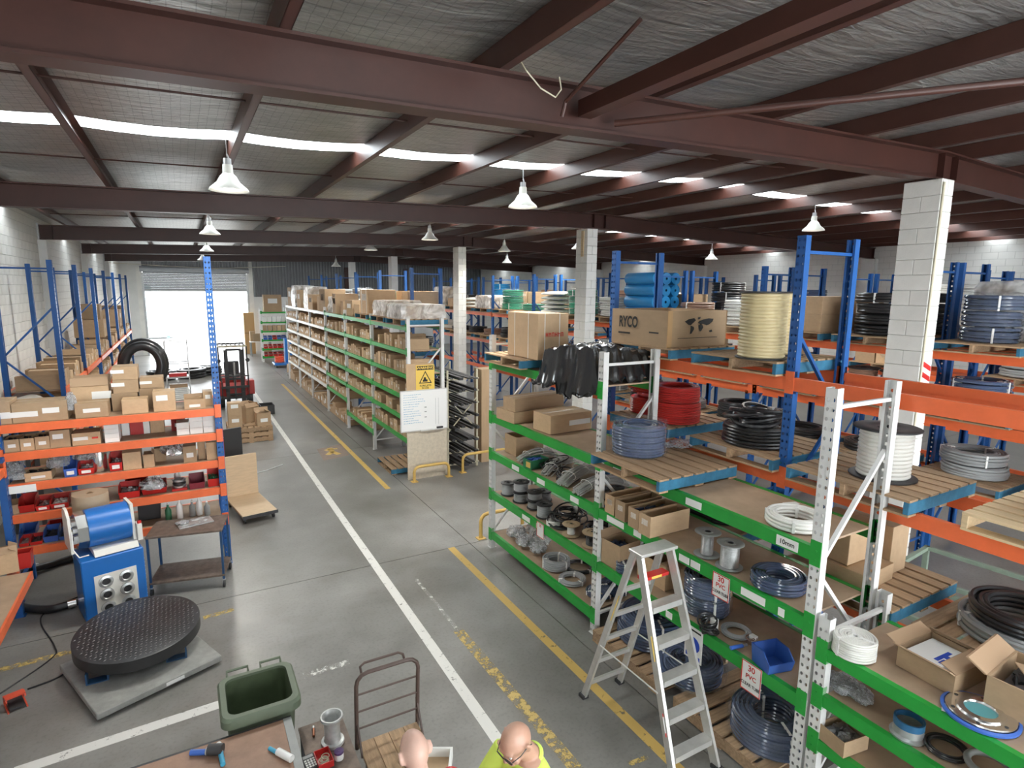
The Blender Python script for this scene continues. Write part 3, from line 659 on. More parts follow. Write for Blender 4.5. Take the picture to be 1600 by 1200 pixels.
def bin_mesh():
    m = MB(); t = .02      # unit open-fronted bin, front at -y
    m.add([(-.46, -.42, 0), (.46, -.42, 0), (.46, .46, 0), (-.46, .46, 0), (-.5, -.5, .55), (.5, -.5, .55), (.5, .5, 1), (-.5, .5, 1),
           (-.42, -.40, .05), (.42, -.40, .05), (.42, .42, .05), (-.42, .42, .05), (-.46, -.46, .55), (.46, -.46, .55), (.46, .46, 1), (-.46, .46, 1), (-.5, -.15, 1), (.5, -.15, 1), (-.46, -.15, 1), (.46, -.15, 1)],
          [(0, 3, 2, 1), (0, 1, 5, 4), (1, 2, 6, 17, 5), (2, 3, 7, 6), (3, 0, 4, 16, 7), (8, 9, 10, 11), (9, 8, 12, 13), (10, 9, 13, 19, 14), (11, 10, 14, 15), (8, 11, 15, 18, 12), (4, 5, 13, 12), (6, 7, 15, 14), (5, 17, 19, 13), (17, 6, 14, 19), (16, 4, 12, 18), (7, 16, 18, 15)])
    return m.mesh('bin')
def pbin(loc, dims, rz, m, label, group=None, fill=None, lab=True):
    o = obj('parts_bin', cached('bin', bin_mesh), M[m], None, loc, rz, dims); tag(o, label, 'bin', group)
    if lab: obj('paper_label', cached('binlab', lambda: MB().box(-.28, -.50, .16, .28, -.45, .40).mesh('binlab')), M['paper'], o)
    if fill: obj('contents', cached('fillm', lumps), M[fill], o, (0, 0, .5), None, (.92, .9, .6))
    return o
def blob_mesh(seed, squash=.6, amp=.22, n=20, m_=12):
    def mk():
        rn = random.Random(seed); m = MB(); ph = [rn.uniform(0, 6.28) for _ in range(9)]; vs = []; fs = []
        for i in range(m_ + 1):
            th = math.pi * i / m_
            for k in range(n):
                q = 2 * math.pi * k / n
                r = 1 + amp * (math.sin(2 * q + ph[0]) * .35 + math.sin(3 * q + ph[1] + 2 * th) * .35 + math.sin(5 * th + ph[2] + q) * .3 + math.sin(7 * q + ph[3] + 3 * th) * .35 + rn.uniform(-.5, .5))
                z = math.cos(th) * r * squash; z = max(z, -.42 * squash)
                vs.append((.5 * math.sin(th) * r * math.cos(q), .5 * math.sin(th) * r * math.sin(q), .5 * z + .21 * squash))
        for i in range(m_):
            for k in range(n):
                l = (k + 1) % n; fs.append((i * n + k, (i + 1) * n + k, (i + 1) * n + l, i * n + l))
        return m.add(vs, fs).mesh('bag', True)
    return cached(('blob', seed, squash, amp), mk)
def bag(loc, dims, rz, label, seed=1, m='bag', group=None, inner='parts', name='plastic_bag', cat='bag'):
    o = obj(name, blob_mesh(seed, 1.0, .26), M[m], None, loc, rz, dims); tag(o, label, cat, group)
    if inner: obj('contents', blob_mesh(seed + 20, .9, .3), M[inner], o, (0, 0, .0), .4, (.8, .8, .75))
    return o
def text_mesh(s, size, name='lettering', align='CENTER', bold=.022):
    def mk():
        cu = bpy.data.curves.new('txt', 'FONT'); cu.body = s; cu.size = size; cu.align_x = align; cu.align_y = 'CENTER'; cu.space_line = .95; cu.offset = size * bold
        to = bpy.data.objects.new('txt', cu); COL.objects.link(to); dg = bpy.context.evaluated_depsgraph_get(); me = bpy.data.meshes.new_from_object(to.evaluated_get(dg)); bpy.data.objects.remove(to); bpy.data.curves.remove(cu)
        me.name = name; me.materials.clear(); return me
    return cached(('txt', s, size, align, bold), mk)
def lettering(s, size, m, parent, loc, rot, sx=1.0, bold=.022):
    o = obj('lettering', text_mesh(s, size, bold=bold), M[m], parent, loc, None, (sx, 1, 1), rot); return o
FACE_NY = (HP, 0, 0)          # text readable from -Y
FACE_NX = (HP, 0, -HP)        # text readable from -X
# ================================================================== RACK CONTENTS
def fb(x0, x1, yt, yb, Y, z, d, label, **k):
    """carton whose camera-facing front face is seen between two pixel columns, standing on height z"""
    a, b = gy(x0, yb, Y).x, gy(x1, yb, Y).x; h = max(.05, gy((x0 + x1) / 2, yt, Y).z - z)
    return carton(((a + b) / 2, Y + d / 2, z), (b - a, d, h), k.pop('rz', 0), label, **k)
def sb(x0, x1, yt, yb, X, z, d, label, **k):
    """carton whose aisle-facing (-X) face is seen between two pixel columns"""
    a, b = gx(x0, yb, X).y, gx(x1, yb, X).y; h = max(.05, gx((x0 + x1) / 2, yt, X).z - z)
    return carton((X + d / 2, (a + b) / 2, z), (d, abs(b - a), h), k.pop('rz', 0), label, **k)
# ---------------- orange rack facing the camera (left)
Z5, Z4, Z3, Z2, Z1 = 2.43, 2.06, 1.64, 1.22, .76; YF1 = 9.54
g = 'cardboard boxes on top of the orange rack'
fb(-12, 19, 628, 661, YF1, Z5, .4, 'brown carton at the left picture edge on top of the orange rack', lab=.25, labx=.2)
b = fb(20, 107, 629, 660, YF1, Z5, .42, 'largest brown carton with two white labels on top of the orange rack', lab=.3, labx=-.3); obj('paper_label', lab_me, M['paper'], b, (.2, -.008, .42), None, (.6, 1, 1))
b = fb(118, 170, 630, 652, YF1, Z5, .3, 'low carton with wide white printed label on top of the orange rack', lab=.36); obj('print', MB().box(-.2, -.506, .46, .2, -.502, .54).mesh('print'), M['ink'], b)
fb(112, 172, 603, 630, YF1 + .38, Z5, .34, 'open-topped carton behind the wide-labelled low carton', opened=True, lab=.5, labx=.3, flaps={0: -.5, 2: .5})
t3 = [fb(176, 217, 614, 640, YF1 + .33, Z5, .36, 'bottom carton of the stack of three on the orange rack', lab=.4, labx=.3)]
zz = Z5 + t3[0].scale.z + .002
b = fb(177, 217, 596, 613, YF1 + .33, zz, .36, 'middle carton of the stack of three on the orange rack', lab=.5, labx=-.3); b.scale.z = .19
b2 = fb(176, 216, 578, 595, YF1 + .33, zz + .192, .36, 'top carton of the stack of three on the orange rack', lab=.5, labx=-.3); b2.scale.z = .18
fb(191, 232, 624, 643, YF1 + .02, Z5, .26, 'small plain carton in front of the stack of three', tape=True)
b = fb(219, 258, 606, 625, YF1 + .4, Z5, .3, 'lower carton beside the stack of three on the orange rack')
c_ = fb(219, 256, 592, 606, YF1 + .4, Z5 + b.scale.z + .002, .3, 'upper carton beside the stack of three on the orange rack', lab=.4, labx=-.25); c_.scale.z = .15
fb(240, 275, 612, 638, YF1 + .02, Z5, .3, 'upright square carton with white label on top of the orange rack', lab=.55, labx=-.1)
fb(288, 321, 624, 636, YF1 + .02, Z5, .25, 'shallow open carton with raised back flap on the orange rack', opened=True, flaps={0: -1.9, 2: .05}, lab=.2)
fb(318, 333, 612, 633, YF1 + .2, Z5, .25, 'small carton by the tall blue post on the orange rack', lab=.5)
bag((gy(112, 645, YF1 + .1).x, YF1 + .12, Z5 + .11), (.14, .16, .3), 0, 'crumpled clear plastic bag between cartons on the orange rack', 5)
o = obj('grille_panel', MB().bbox(-.2, -.15, 0, .2, .15, .03, .005).mesh('grille_panel'), M['alu'], None, (gy(272, 600, YF1 + .5).x, YF1 + .52, Z5 + .14)); o.rotation_euler = (.5, 0, .1); tag(o, 'flat silver grille panel leaning behind cartons on the orange rack', 'panel')
for i in range(6): MB().box(-.17, -.12 + i * .045, .03, .17, -.1 + i * .045, .034).build('slot', M['grey'], o)
# fourth level
for i, (x0, x1, yt, yb) in enumerate(((8, 32, 687, 710), (33, 55, 685, 706), (56, 79, 682, 703))):
    fb(x0, x1, yt, yb, YF1, Z4, .3, ['first', 'second', 'third'][i] + ' small open carton from left on the second orange beam shelf', opened=True, lab=.35, fill='dark')
fb(79, 111, 672, 697, YF1, Z4, .3, 'taller labelled carton right of three small open cartons', lab=.5, labx=-.1)
b = fb(113, 158, 676, 693, YF1, Z4, .3, 'wide carton with white label and red print, second shelf', lab=.4, labx=-.2); obj('print', MB().box(.2, -.506, .45, .42, -.502, .6).mesh('print'), M['redink'], b)
for i in range(4):
    fb(164, 187, 666, 688, YF1, Z4 + i * .062, .26, ['lowest', 'second', 'third', 'topmost'][i] + ' flat white box in the pile of four on the second orange shelf', m='paper', tape=False, group='pile of four flat white boxes').scale.z = .06
M['redbox'] = mat('red_carton', (.45, .03, .03), .5)
for i, (x0, x1, m_) in enumerate(((190, 202, 'paper'), (203, 224, 'redbox'), (224, 234, 'paper'), (235, 257, 'card'), (268, 290, 'redbox'))):
    fb(x0, x1, 652, 668, YF1 + .35, Z4, .25, ['narrow white box left of the dark red box, second shelf', 'dark red box at the back of the second orange shelf', 'narrow white box right of the dark red box, second shelf', 'brown box with red tape at the back of the second shelf', 'red and white box behind the small white boxes'][i], m=m_, lab=.3 if i == 4 else None)
for c in range(3):
    for r in range(3 if c else 2):
        fb(276 + 21 * c, 296 + 21 * c, 660, 672, YF1 + .02, Z4 + r * .092, .25, ['bottom', 'middle', 'top'][r] + ' small white box, ' + ['left', 'middle', 'right'][c] + ' column of white boxes by the blue post', m='paper', tape=False, group='small white boxes by the blue post').scale.z = .09
# third level
def at1(px, py, z, dy=.15): p = gy(px, py, YF1 + dy); return (p.x, YF1 + dy, z)
bag((*at1(20, 735, Z3)[:2], Z3 + .1), (.26, .3, .3), 0, 'dark bag of fittings at the left end of the third shelf', 6)
bag((*at1(26, 750, Z3, .05)[:2], Z3 + .05), (.22, .2, .14), 0, 'small clear bag of metal fittings, left end of third shelf', 7)
fb(39, 82, 738, 752, YF1, Z3, .3, 'low open carton with small white label, third shelf', opened=True, lab=.3, fill='dark')
bag((*at1(92, 728, Z3)[:2], Z3 + .13), (.22, .3, .32), 0, 'clear plastic bag standing behind the blue bin', 8)
def fbin(x0, x1, yt, yb, Y, z, d, m, label, **k):
    a, b = gy(x0, yb, Y).x, gy(x1, yb, Y).x; h = max(.08, gy((x0 + x1) / 2, yt, Y).z - z)
    return pbin(((a + b) / 2, Y + d / 2, z), (b - a, d, h), 0, m, label, **k)
fbin(100, 121, 722, 745, YF1 - .02, Z3, .28, 'bluebin', 'tall blue parts bin on the third orange shelf')
fbin(122, 148, 724, 742, YF1, Z3, .28, 'red', 'red parts bin next to the tall blue bin', fill='parts')
bag((*at1(135, 725, Z3, .12)[:2], Z3 + .2), (.26, .24, .2), 0, 'clear bag of pipe ends in the red parts bin', 9)
t = thing('steel_sleeve', 'bright steel cylinder sleeve on the third orange shelf', 'sleeve', at1(157, 735, Z3, .14)); MB().lathe([(.085, 0), (.09, .01), (.09, .3), (.085, .31), (.075, .31), (.075, .01), (.085, 0)], 28).build('sleeve_body', M['chrome'], t, True); MB().lathe([(.091, .28), (.094, .285), (.094, .3), (.091, .305)], 28).build('rim', M['dark'], t)
fbin(171, 192, 712, 735, YF1, Z3, .28, 'red', 'red parts bin right of the steel sleeve', fill='parts')
fb(193, 222, 707, 733, YF1, Z3, .3, 'open carton with folded flaps beside a red bin', opened=True, flaps={0: -1.2, 2: .3})
fb(225, 242, 710, 729, YF1, Z3, .22, 'small open torn carton on the third orange shelf', opened=True, flaps={1: -.8})
fb(242, 260, 700, 725, YF1 + .25, Z3, .2, 'plain brown carton behind the bag of silver tape')
bag((*at1(272, 712, Z3, .14)[:2], Z3 + .12), (.28, .28, .3), 0, 'large clear bag holding a silver cylinder, third shelf', 10, inner='chrome')
fb(287, 308, 697, 719, YF1 + .02, Z3, .28, 'carton with white label right of the large clear bag', lab=.3)
fb(310, 322, 690, 715, YF1 + .1, Z3, .28, 'narrow carton near the blue post, third shelf'); fb(323, 340, 691, 712, YF1 + .02, Z3, .3, 'carton touching the blue post, third shelf')
bag((*at1(330, 693, Z3, .2)[:2], Z3 + .25), (.28, .25, .14), 0, 'clear bag lying on the cartons by the blue post', 11)
# second level
fbin(30, 56, 780, 806, YF1, Z2, .3, 'red', 'leftmost red parts bin on the fourth orange shelf', lab=False)
fbin(56, 79, 784, 802, YF1 - .02, Z2, .3, 'red', 'middle red parts bin of the three on the fourth shelf', fill='parts'); fbin(79, 108, 780, 798, YF1 - .02, Z2, .3, 'red', 'red parts bin filled with clear bags, fourth shelf', fill='paper')
fb(2, 32, 790, 815, YF1 + .02, Z2, .3, 'open brown carton behind the blue post, fourth shelf', opened=True)
fbin(186, 220, 760, 784, YF1, Z2, .3, 'red', 'red parts bin full of steel elbows, fourth shelf', fill='parts', lab=False); fbin(222, 262, 757, 776, YF1 + .05, Z2, .3, 'red', 'red parts bin with crumpled film, fourth shelf', fill='paper', lab=False)
fbin(196, 232, 742, 762, YF1 + .4, Z2, .25, 'red', 'empty red bin at the back of the fourth shelf', lab=False)
bag((*at1(240, 768, Z2, .05)[:2], Z2 + .1), (.3, .3, .2), 0, 'torn clear film bag spilling from the red bin', 12)
t = thing('fitting_stack', 'stack of black and steel flange rings on a red tray', 'rings', at1(281, 765, Z2, .14)); MB().bbox(-.1, -.1, 0, .1, .1, .03, .004).build('tray', M['red'], t)
for i in range(3): MB().torus((0, 0, .05 + .045 * i), .07, .02, 24, 8).build('ring', M['dark' if i % 2 else 'zinc'], t, True)
fbin(296, 321, 746, 764, YF1, Z2, .28, 'maroon', 'maroon parts bin on the fourth orange shelf', lab=False); fbin(325, 344, 738, 758, YF1, Z2, .28, 'red', 'bright red bin beside the blue post, fourth shelf', fill='greenbin', lab=False)
def bottle(p, m1, h, label):
    t = thing('bottle', label, 'bottle', p); MB().lathe([(.001, 0), (.04, 0), (.042, .01), (.042, h * .6), (.015, h * .78), (.014, h * .9), (.001, h * .9)], 18).build('bottle_body', M[m1], t, True); MB().lathe([(.001, h * .9), (.017, h * .9), (.006, h), (.001, h)], 12).build('nozzle', M['white'], t); return t
bottle(at1(246, 756, Z2, .3), 'white', .3, 'white nozzle bottle at the back of the fourth shelf'); bottle(at1(277, 748, Z2, .35), 'white', .28, 'white bottle behind the flange ring stack')
# lowest level
fbin(30, 46, 845, 857, YF1 - .02, Z1, .25, 'red', 'small red bin at left end of lowest orange shelf', fill='parts', lab=False); fbin(47, 67, 842, 855, YF1 - .02, Z1, .25, 'red', 'second small red bin on the lowest orange shelf', fill='dark', lab=False)
fbin(68, 92, 830, 850, YF1, Z1, .3, 'bluebin', 'blue bin on the lowest orange shelf', fill='dark', lab=False); fbin(93, 112, 833, 848, YF1, Z1, .3, 'bluebin', 'second blue bin on the lowest orange shelf, partly hidden', fill='dark', lab=False)
fbin(30, 56, 828, 842, YF1 + .35, Z1, .3, 'bluebin', 'blue bin at the back of the lowest orange shelf', lab=False); fbin(72, 100, 822, 838, YF1 + .4, Z1, .3, 'red', 'red bin at the back of the lowest orange shelf', lab=False)
fb(215, 250, 765, 795, YF1 + .3, Z1, .3, 'dark carton on the lowest orange shelf behind the blue machine', m='dark')
for i, (px, m_) in enumerate(((280, 'white'), (311, 'white'), (262, 'greenbin'), (300, 'grey'), (323, 'grey'))): bottle(at1(px, 790, Z1, .12 + .05 * (i % 2)), m_, .34 - .03 * i, ['tall white bottle on lowest orange shelf above the trolley', 'second white bottle on lowest orange shelf near the post', 'short green bottle on the lowest orange shelf', 'grey bottle between the white bottles, lowest shelf', 'grey bottle nearest the post, lowest shelf'][i])
# label strip on a beam
o = obj('shelf_label', MB().box(-.16, -.004, -.05, .16, 0, .05).mesh('shelf_label'), M['paper'], rack1, (gy(33, 768, 9.46).x + 2.16, -.007, 1.575))
# ---------------- rack S (left edge)
carton((gz(12, 880, .78).x, gz(12, 890, .78).y, .78), (.3, .3, .25), .2, 'open brown carton on the low bench rack at the left edge', opened=True, flaps={1: -.9, 0: -.6})
pbin((gz(38, 888, .78).x - .04, gz(38, 885, .78).y, .78), (.16, .24, .2), -HP, 'red', 'small red bin at the end of the low bench rack', lab=False)
pbin((-2.22, 8.6, 2.0), (.3, .3, .16), HP, 'red', 'red tray on the upper beam at the left edge', lab=False)
for y in (8.28, 8.5): pass
MB().box(.05, .05, 1.98, 2.95, .55, 1.998).build('shelf_board', M['board'], rackS); MB().box(-.4, -.22, .70, 2.5, .58, .775).build('bench_board', M['board'], rackS); MB().box(-.4, -.245, .68, 2.5, -.221, .78).build('edge_beam', M['orange'], rackS)
# ---------------- rack A, far bay
pallet((4.55, 7.42, 3.105), 0, 'blue-ended pallet under the tall strapped carton'); 
b = carton((4.42, 7.12, 3.25), (.5, .84, .63), 0, 'tall strapped carton with red print on top of the white-post rack', tape=False)
m = MB()
for i in range(6): x_ = -.25 + i * .1; m.box(x_, -.506, .50, x_ + .02, -.502, .59); m.box(x_ + .055, -.506, .50, x_ + .075, -.502, .59); m.box(x_ + .02, -.506, .535 + .02 * (i % 3), x_ + .055, -.502, .555 + .02 * (i % 3))
m.build('print', M['redink'], b)
for fx in (-.28, .2): obj('strap', MB().box(fx - .01, -.506, 0, fx + .01, .506, 1.006).mesh('strap'), M['paper'], b)
for fy in (-.2, .25): obj('strap', MB().box(-.506, fy - .006, 0, .506, fy + .006, 1.006).mesh('strap'), M['paper'], b)
pallet((4.65, 5.98, 3.105), 0, 'blue-ended pallet under the black plastic wrapped load', w=.88)
carton((4.66, 5.96, 3.25), (.72, .8, .14), 0, 'low brown carton under the black plastic sheet', tape=True)
def drape():
    m = MB(); nx, ny = 46, 54; rn = random.Random(5); vs = []; fs = []
    for i in range(nx + 1):
        for j in range(ny + 1):
            u, v = i / nx, j / ny; x = 4.0 + 1.1 * u; y = 5.36 + 1.28 * v
            ex = min(1, max(0, min((u - .10) / .06, (1 - u) / .05))); ey = min(1, max(0, min(v / .10, (1 - v) / .10)))
            e = min(ex, ey); e = e * e * (3 - 2 * e)
            top = 3.50 + .10 * math.exp(-((u - .55) ** 2 + (v - .42) ** 2) / .05) + .05 * math.sin(5 * u + 3 * v) - .05 * v
            low = 3.13 if u > .14 else 3.0 - .05 * math.sin(v * 9) - (.14 if .3 < v < .55 else 0)
            z = low + (top - low) * e + .022 * math.sin(31 * v + 9 * math.sin(7 * u)) * (1.2 - e * .6) + .016 * math.sin(40 * u + 14 * v) + rn.uniform(-.006, .006)
            if u <= .14: z = max(z, 2.88)
            x2 = x if u > .12 else 4.09 + .02 * math.sin(30 * v) - .03 * (.12 - u) * 8
            vs.append((x2, y + .012 * math.sin(25 * u), z if u > .16 else z))
    for i in range(nx):
        for j in range(ny): fs.append((i * (ny + 1) + j, (i + 1) * (ny + 1) + j, (i + 1) * (ny + 1) + j + 1, i * (ny + 1) + j + 1))
    return m.add(vs, fs)
tag(drape().build('plastic_sheet', M['blackfilm'], None, True), 'shiny black plastic sheet draped over a load on the white-post rack', 'plastic sheet')
Zl = 2.245
carton((4.6, 7.55, Zl), (.95, .5, .17), .06, 'long flat carton on the second shelf of the far white-post bay'); carton((4.62, 7.5, Zl + .172), (.95, .3, .2), .12, 'long carton tied with string, lying on a flat carton', tape=True)
carton((4.62, 6.72, Zl), (.72, .42, .26), .05, 'squat carton with white label beside the long cartons', lab=.35, labx=.2)
ZB = 1.645
def bundle(p0, p1, n, r, m, label, droop=.05, spread=.05, seed=0, film=True):
    t = thing('wire_bundle', label, 'bundle', p0, 0, 'grey wire bundles on the white-post rack'); rn = random.Random(seed); d = Vector(p1) - Vector(p0)
    mm = MB(); sd = Vector((-d.y, d.x, 0)).normalized()
    for i in range(n):
        a = rn.uniform(0, 6.28); q = rn.uniform(.2, 1) * spread; o_ = sd * (q * math.cos(a)); zo = abs(q * math.sin(a))
        pts = []
        for k in range(8):
            s_ = k / 7; pts.append(Vector((0, 0, zo + r)) + d * s_ + o_ * (1 + .6 * s_) + Vector((0, 0, droop * math.sin(math.pi * s_) + rn.uniform(-.004, .004))))
        mm.tube(pts, r, 5)
    so = mm.build('strands', M[m], t, True); so['kind'] = 'stuff'
    for s_ in (.2, .55, .85):
        c = d * s_; c = c + Vector((0, 0, droop * math.sin(math.pi * s_) + .008)); MB().tube([c + sd * (spread * (1 + .6 * s_) * 1.05 * math.cos(q * .6283)) + Vector((0, 0, spread * .5 + spread * .58 * math.sin(q * .6283))) for q in range(10)], .005, 5, True).build('tie', M['paper'], t)
    return t
bundle((4.25, 6.55, ZB), (4.95, 6.95, ZB), 34, .008, 'silver', 'grey wire bundle lying nearest the far boxes, third shelf', .07, .09, 1)
bundle((4.2, 6.1, ZB), (4.95, 6.35, ZB), 40, .008, 'silver', 'middle grey wire bundle on the third shelf', .09, .10, 2)
bundle((4.17, 5.72, ZB), (4.95, 5.75, ZB), 44, .008, 'silver', 'grey wire bundle closest to the middle white post', .10, .10, 3)
bundle((4.24, 7.28, ZB), (4.9, 7.32, ZB), 34, .008, 'silver', 'grey wire bundle lying beside the far carton, third shelf', .08, .09, 4)
carton((4.6, 7.75, ZB), (.5, .36, .3), 0, 'brown carton at the far end of the third white-post shelf', opened=True)
t = thing('tool_box', 'small open dark green metal box on the third shelf', 'box', (4.36, 7.0, ZB), .1)
m = MB()
for a in ((-.16, -.1, .16, -.09), (-.16, .09, .16, .1), (-.16, -.09, -.15, .09), (.15, -.09, .16, .09)): m.box(a[0], a[1], 0, a[2], a[3], .13)
m.box(-.15, -.09, 0, .15, .09, .01); m.build('box_body', M['greenbin'], t); MB().box(-.166, -.08, .02, -.161, .02, .1).build('yellow_label', M['yellow'], t); obj('contents', cached('fillm', lumps), M['bluebin'], t, (0, 0, .10), None, (.3, .18, .1))
def cable_heap(p, R, m, label, n=9, r=.009, seed=0, h=.1):
    t = thing('cable_heap', label, 'cables', p, 0, 'heaped cables on the white-post rack'); rn = random.Random(seed); mm = MB()
    for i in range(n):
        rr = R * rn.uniform(.45, 1); cx, cy = rn.uniform(-.3, .3) * R, rn.uniform(-.3, .3) * R; ph = rn.uniform(0, 6.28); z0 = r + h * i / n; tl = rn.uniform(0, .35) * (h * 1.2)
        mm.tube([(cx + rr * math.cos(q / 20 * 6.283) * 1.1, cy + rr * math.sin(q / 20 * 6.283), max(r, z0 + tl * math.sin(q / 20 * 6.283 + ph))) for q in range(20)], r, 6, True)
    so = mm.build('cables', M[m], t, True); so['kind'] = 'stuff'; MB().bar((R * .7, -.03, h * .5), (R * .7, .03, h * .5), .05, h * 1.1).build('tie', M['paper'], t); return t
cable_heap((4.5, 6.75, ZB), .16, 'hose_black', 'black cable heap beside the green metal box', seed=1, h=.16); cable_heap((4.42, 6.32, ZB), .13, 'hose_black', 'black cable heap in front of the middle grey bundle', seed=2)
reel((4.4, 5.5, ZB), .1, .08, .13, 'hose_grey', 'small dark wire reel by the middle post, third shelf', fm='dark', ridge=.012, hub=.02); reel((4.62, 5.47, ZB), .09, .075, .12, 'hose_black', 'small black reel at the back by the middle post, third shelf', ridge=.012, hub=.02)
ZC = .975
sp = [((4.33, 7.78), .115, .2, 0, 'first black-flanged wire reel at the far end of the fourth shelf'), ((4.36, 7.42), .13, .16, 0, 'lower reel of the first stacked pair, fourth shelf'), ((4.36, 7.42), .13, .16, .162, 'upper reel of the first stacked pair, fourth shelf'), ((4.4, 7.08), .12, .13, 0, 'lower reel of the second stacked pair, fourth shelf'), ((4.4, 7.08), .12, .13, .132, 'upper reel of the second stacked pair, fourth shelf'),
      ((4.34, 6.72), .12, .2, 0, 'single reel before the tangled black cables, fourth shelf'), ((4.7, 7.3), .13, .16, 0, 'reel standing behind the stacked pairs, fourth shelf')]
for (x, y), R, h, dz, lab in sp: reel((x, y, ZC + dz), R, R * .8, h, 'hose_grey', lab, 'black-flanged wire reels on the white-post rack', ridge=.014, hub=.025, name='wire_reel')
cable_heap((4.5, 6.38, ZC), .22, 'hose_black', 'large tangle of black cables in the middle of the fourth shelf', 14, .011, 5, .2); cable_heap((4.62, 5.75, ZC), .22, 'hose_black', 'tangle of black cables by the middle white post', 12, .011, 6, .18)
M['tan'] = mat('tan_fibre_flange', (.42, .31, .19), .6)
reel((4.32, 6.02, ZC), .12, .05, .16, 'hose_white', 'tan-flanged reel of white wire on the fourth shelf', fm='tan', ridge=.01, hub=.02); reel((4.36, 5.62, ZC), .125, .07, .19, 'hose_black', 'tan-topped reel of black wire on the fourth shelf', fm='tan', ridge=.012, hub=.02)
coil((4.3, 6.42, ZC), .1, .008, 3, 4, 'hose_white', 'small white wire coil at the front of the fourth shelf', straps=0)
ZD = .285
for i, (x, y, s_) in enumerate(((4.4, 7.6, .3), (4.7, 7.55, .28), (4.35, 7.25, .26), (4.6, 7.2, .3), (4.4, 6.95, .24))): bag((x, y, ZD + .06), (s_, s_, .2), i, ['bag nearest the far post on the bottom white-post shelf', 'bag at the back near the far post, bottom shelf', 'second bag along the front edge, bottom shelf', 'bag behind the second front bag, bottom shelf', 'bag beside the grey hose coil, bottom shelf'][i], 30 + i, inner='hose_white' if i % 2 else 'parts', group='clear bags on the bottom shelf')
coil((4.42, 6.5, ZD), .2, .014, 3, 5, 'hose_grey', 'thick grey hose coil on the bottom white-post shelf', seed=3)
coil((4.38, 6.05, ZD), .19, .013, 3, 2, 'hose_grey', 'flat grey hose ring on the bottom white-post shelf', seed=4); coil((4.68, 6.3, ZD), .2, .012, 2, 2, 'hose_black', 'flat dark ring behind the grey rings, bottom shelf', seed=5)
coil((4.5, 5.6, ZD), .18, .013, 3, 2, 'hose_clear', 'flat clear hose ring near the middle post, bottom shelf', seed=6); coil((4.72, 5.58, ZD), .2, .013, 4, 4, 'hose_clear', 'blue clear hose coil behind the middle post, bottom shelf', seed=7)
# ---------------- rack A, near bay
pc = (gz(925, 709, 2.39) + gz(1144, 724, 2.39)) / 2
pallet((pc.x + .02, pc.y, 2.245), 0, 'pallet overhanging the top shelf under the wrapped clear hose')
wc = gz(986, 706, 2.39)
o = coil((wc.x + .07, wc.y - .04, 2.39), .30, .017, 5, 10, 'hose_clear', 'coil of clear blue hose wrapped in shiny film on the top pallet', straps=0, seed=8)
obj('plastic_wrap', wrap_mesh(.315, .37, 3), M['wrap'], o)
o = obj('film_tail', blob_mesh(44, .35, .3), M['bag'], None, (*gz(1062, 700, 2.39).xy, 2.43), .4, (.45, .3, .16)); tag(o, 'crumpled tail of plastic film lying on the top pallet', 'film')
coil((4.44, 2.93, 2.245), .24, .016, 3, 3, 'hose_white', 'flat white hose ring on the top green shelf', straps=4, seed=9)
o = obj('paper_slip', MB().box(-.07, -.03, 0, .07, .03, .002).mesh('paper_slip'), M['paper'], None, (*gz(1236, 787, 2.24).xy, 2.243), -.3); tag(o, 'white paper slip lying on the top green shelf', 'paper')
Zs = 1.645
for i, (px, py) in enumerate(((943, 799), (959, 809), (979, 821))):
    p = gz(px, py, Zs); carton((p.x + .29, p.y - .085, Zs), (.55, .165, .22), 0, ['first', 'second', 'third'][i] + ' narrow open carton from the middle white post, second green shelf', opened=True, lab=.5, faces=-1, fill='hose_clear' if i == 2 else None)
p = gz(996, 832, Zs); carton((p.x + .29, p.y - .09, Zs), (.56, .18, .23), 0, 'fourth open carton in the row, its long side facing the camera', opened=True, lab=.5, faces=-1)
reel((*gz(1104, 866, Zs).xy, Zs), .125, .055, .24, 'zinc', 'left grey plastic wire spool on the second green shelf', fm='grey', ridge=.008, hub=.03, flange_t=.01, name='wire_spool', cat='spool'); reel((*gz(1139, 885, Zs).xy, Zs), .125, .08, .24, 'zinc', 'right grey plastic wire spool with fuller winding', fm='grey', ridge=.012, hub=.03, flange_t=.01, name='wire_spool', cat='spool')
for o in list(COL.objects):
    pass
coil((*gz(1216, 915, Zs).xy, Zs), .23, .015, 4, 4, 'hose_clear', 'clear blue hose coil by the near white post, second shelf', straps=1, strapm='blackfilm', seed=10)
Zm = .965
p = gz(962, 884, Zm); carton((p.x + .1, p.y + .04, Zm), (.34, .3, .30), .1, 'open carton holding blue coil behind the ladder', opened=True, fill='hose_clear', flaps={2: .2})
coil((*gz(974, 893, Zm).xy, Zm), .09, .012, 3, 5, 'hose_clear', 'small blue coil with white label beside the open carton', straps=2, seed=11)
carton((4.62, 4.55, Zm), (.5, .45, .28), 0, 'brown carton behind the stepladder, third green shelf', opened=True, flaps={0: -1.9}); carton((4.7, 4.05, Zm), (.45, .35, .3), .1, 'brown carton beside the blue coil stack behind the ladder')
q = gz(1104, 955, Zm); cx, cy = q.x + .02, q.y + .03
for i in range(2): coil((cx, cy, Zm + i * .205), .23, .0155, 4, 6, 'hose_clear', ['lower', 'upper'][i] + ' coil of the clear blue hose stack on the third green shelf', straps=2, seed=12 + i)
o = obj('plastic_wrap', wrap_mesh(.24, .40, 7), M['wrap'], None, (cx, cy, Zm)); tag(o, 'clear film stretched over the blue hose stack', 'film')
cable_heap((*gz(1108, 988, Zm).xy, Zm), .09, 'hose_black', 'black cable bunch in film in front of the blue hose stack', 10, .009, 8, .12)
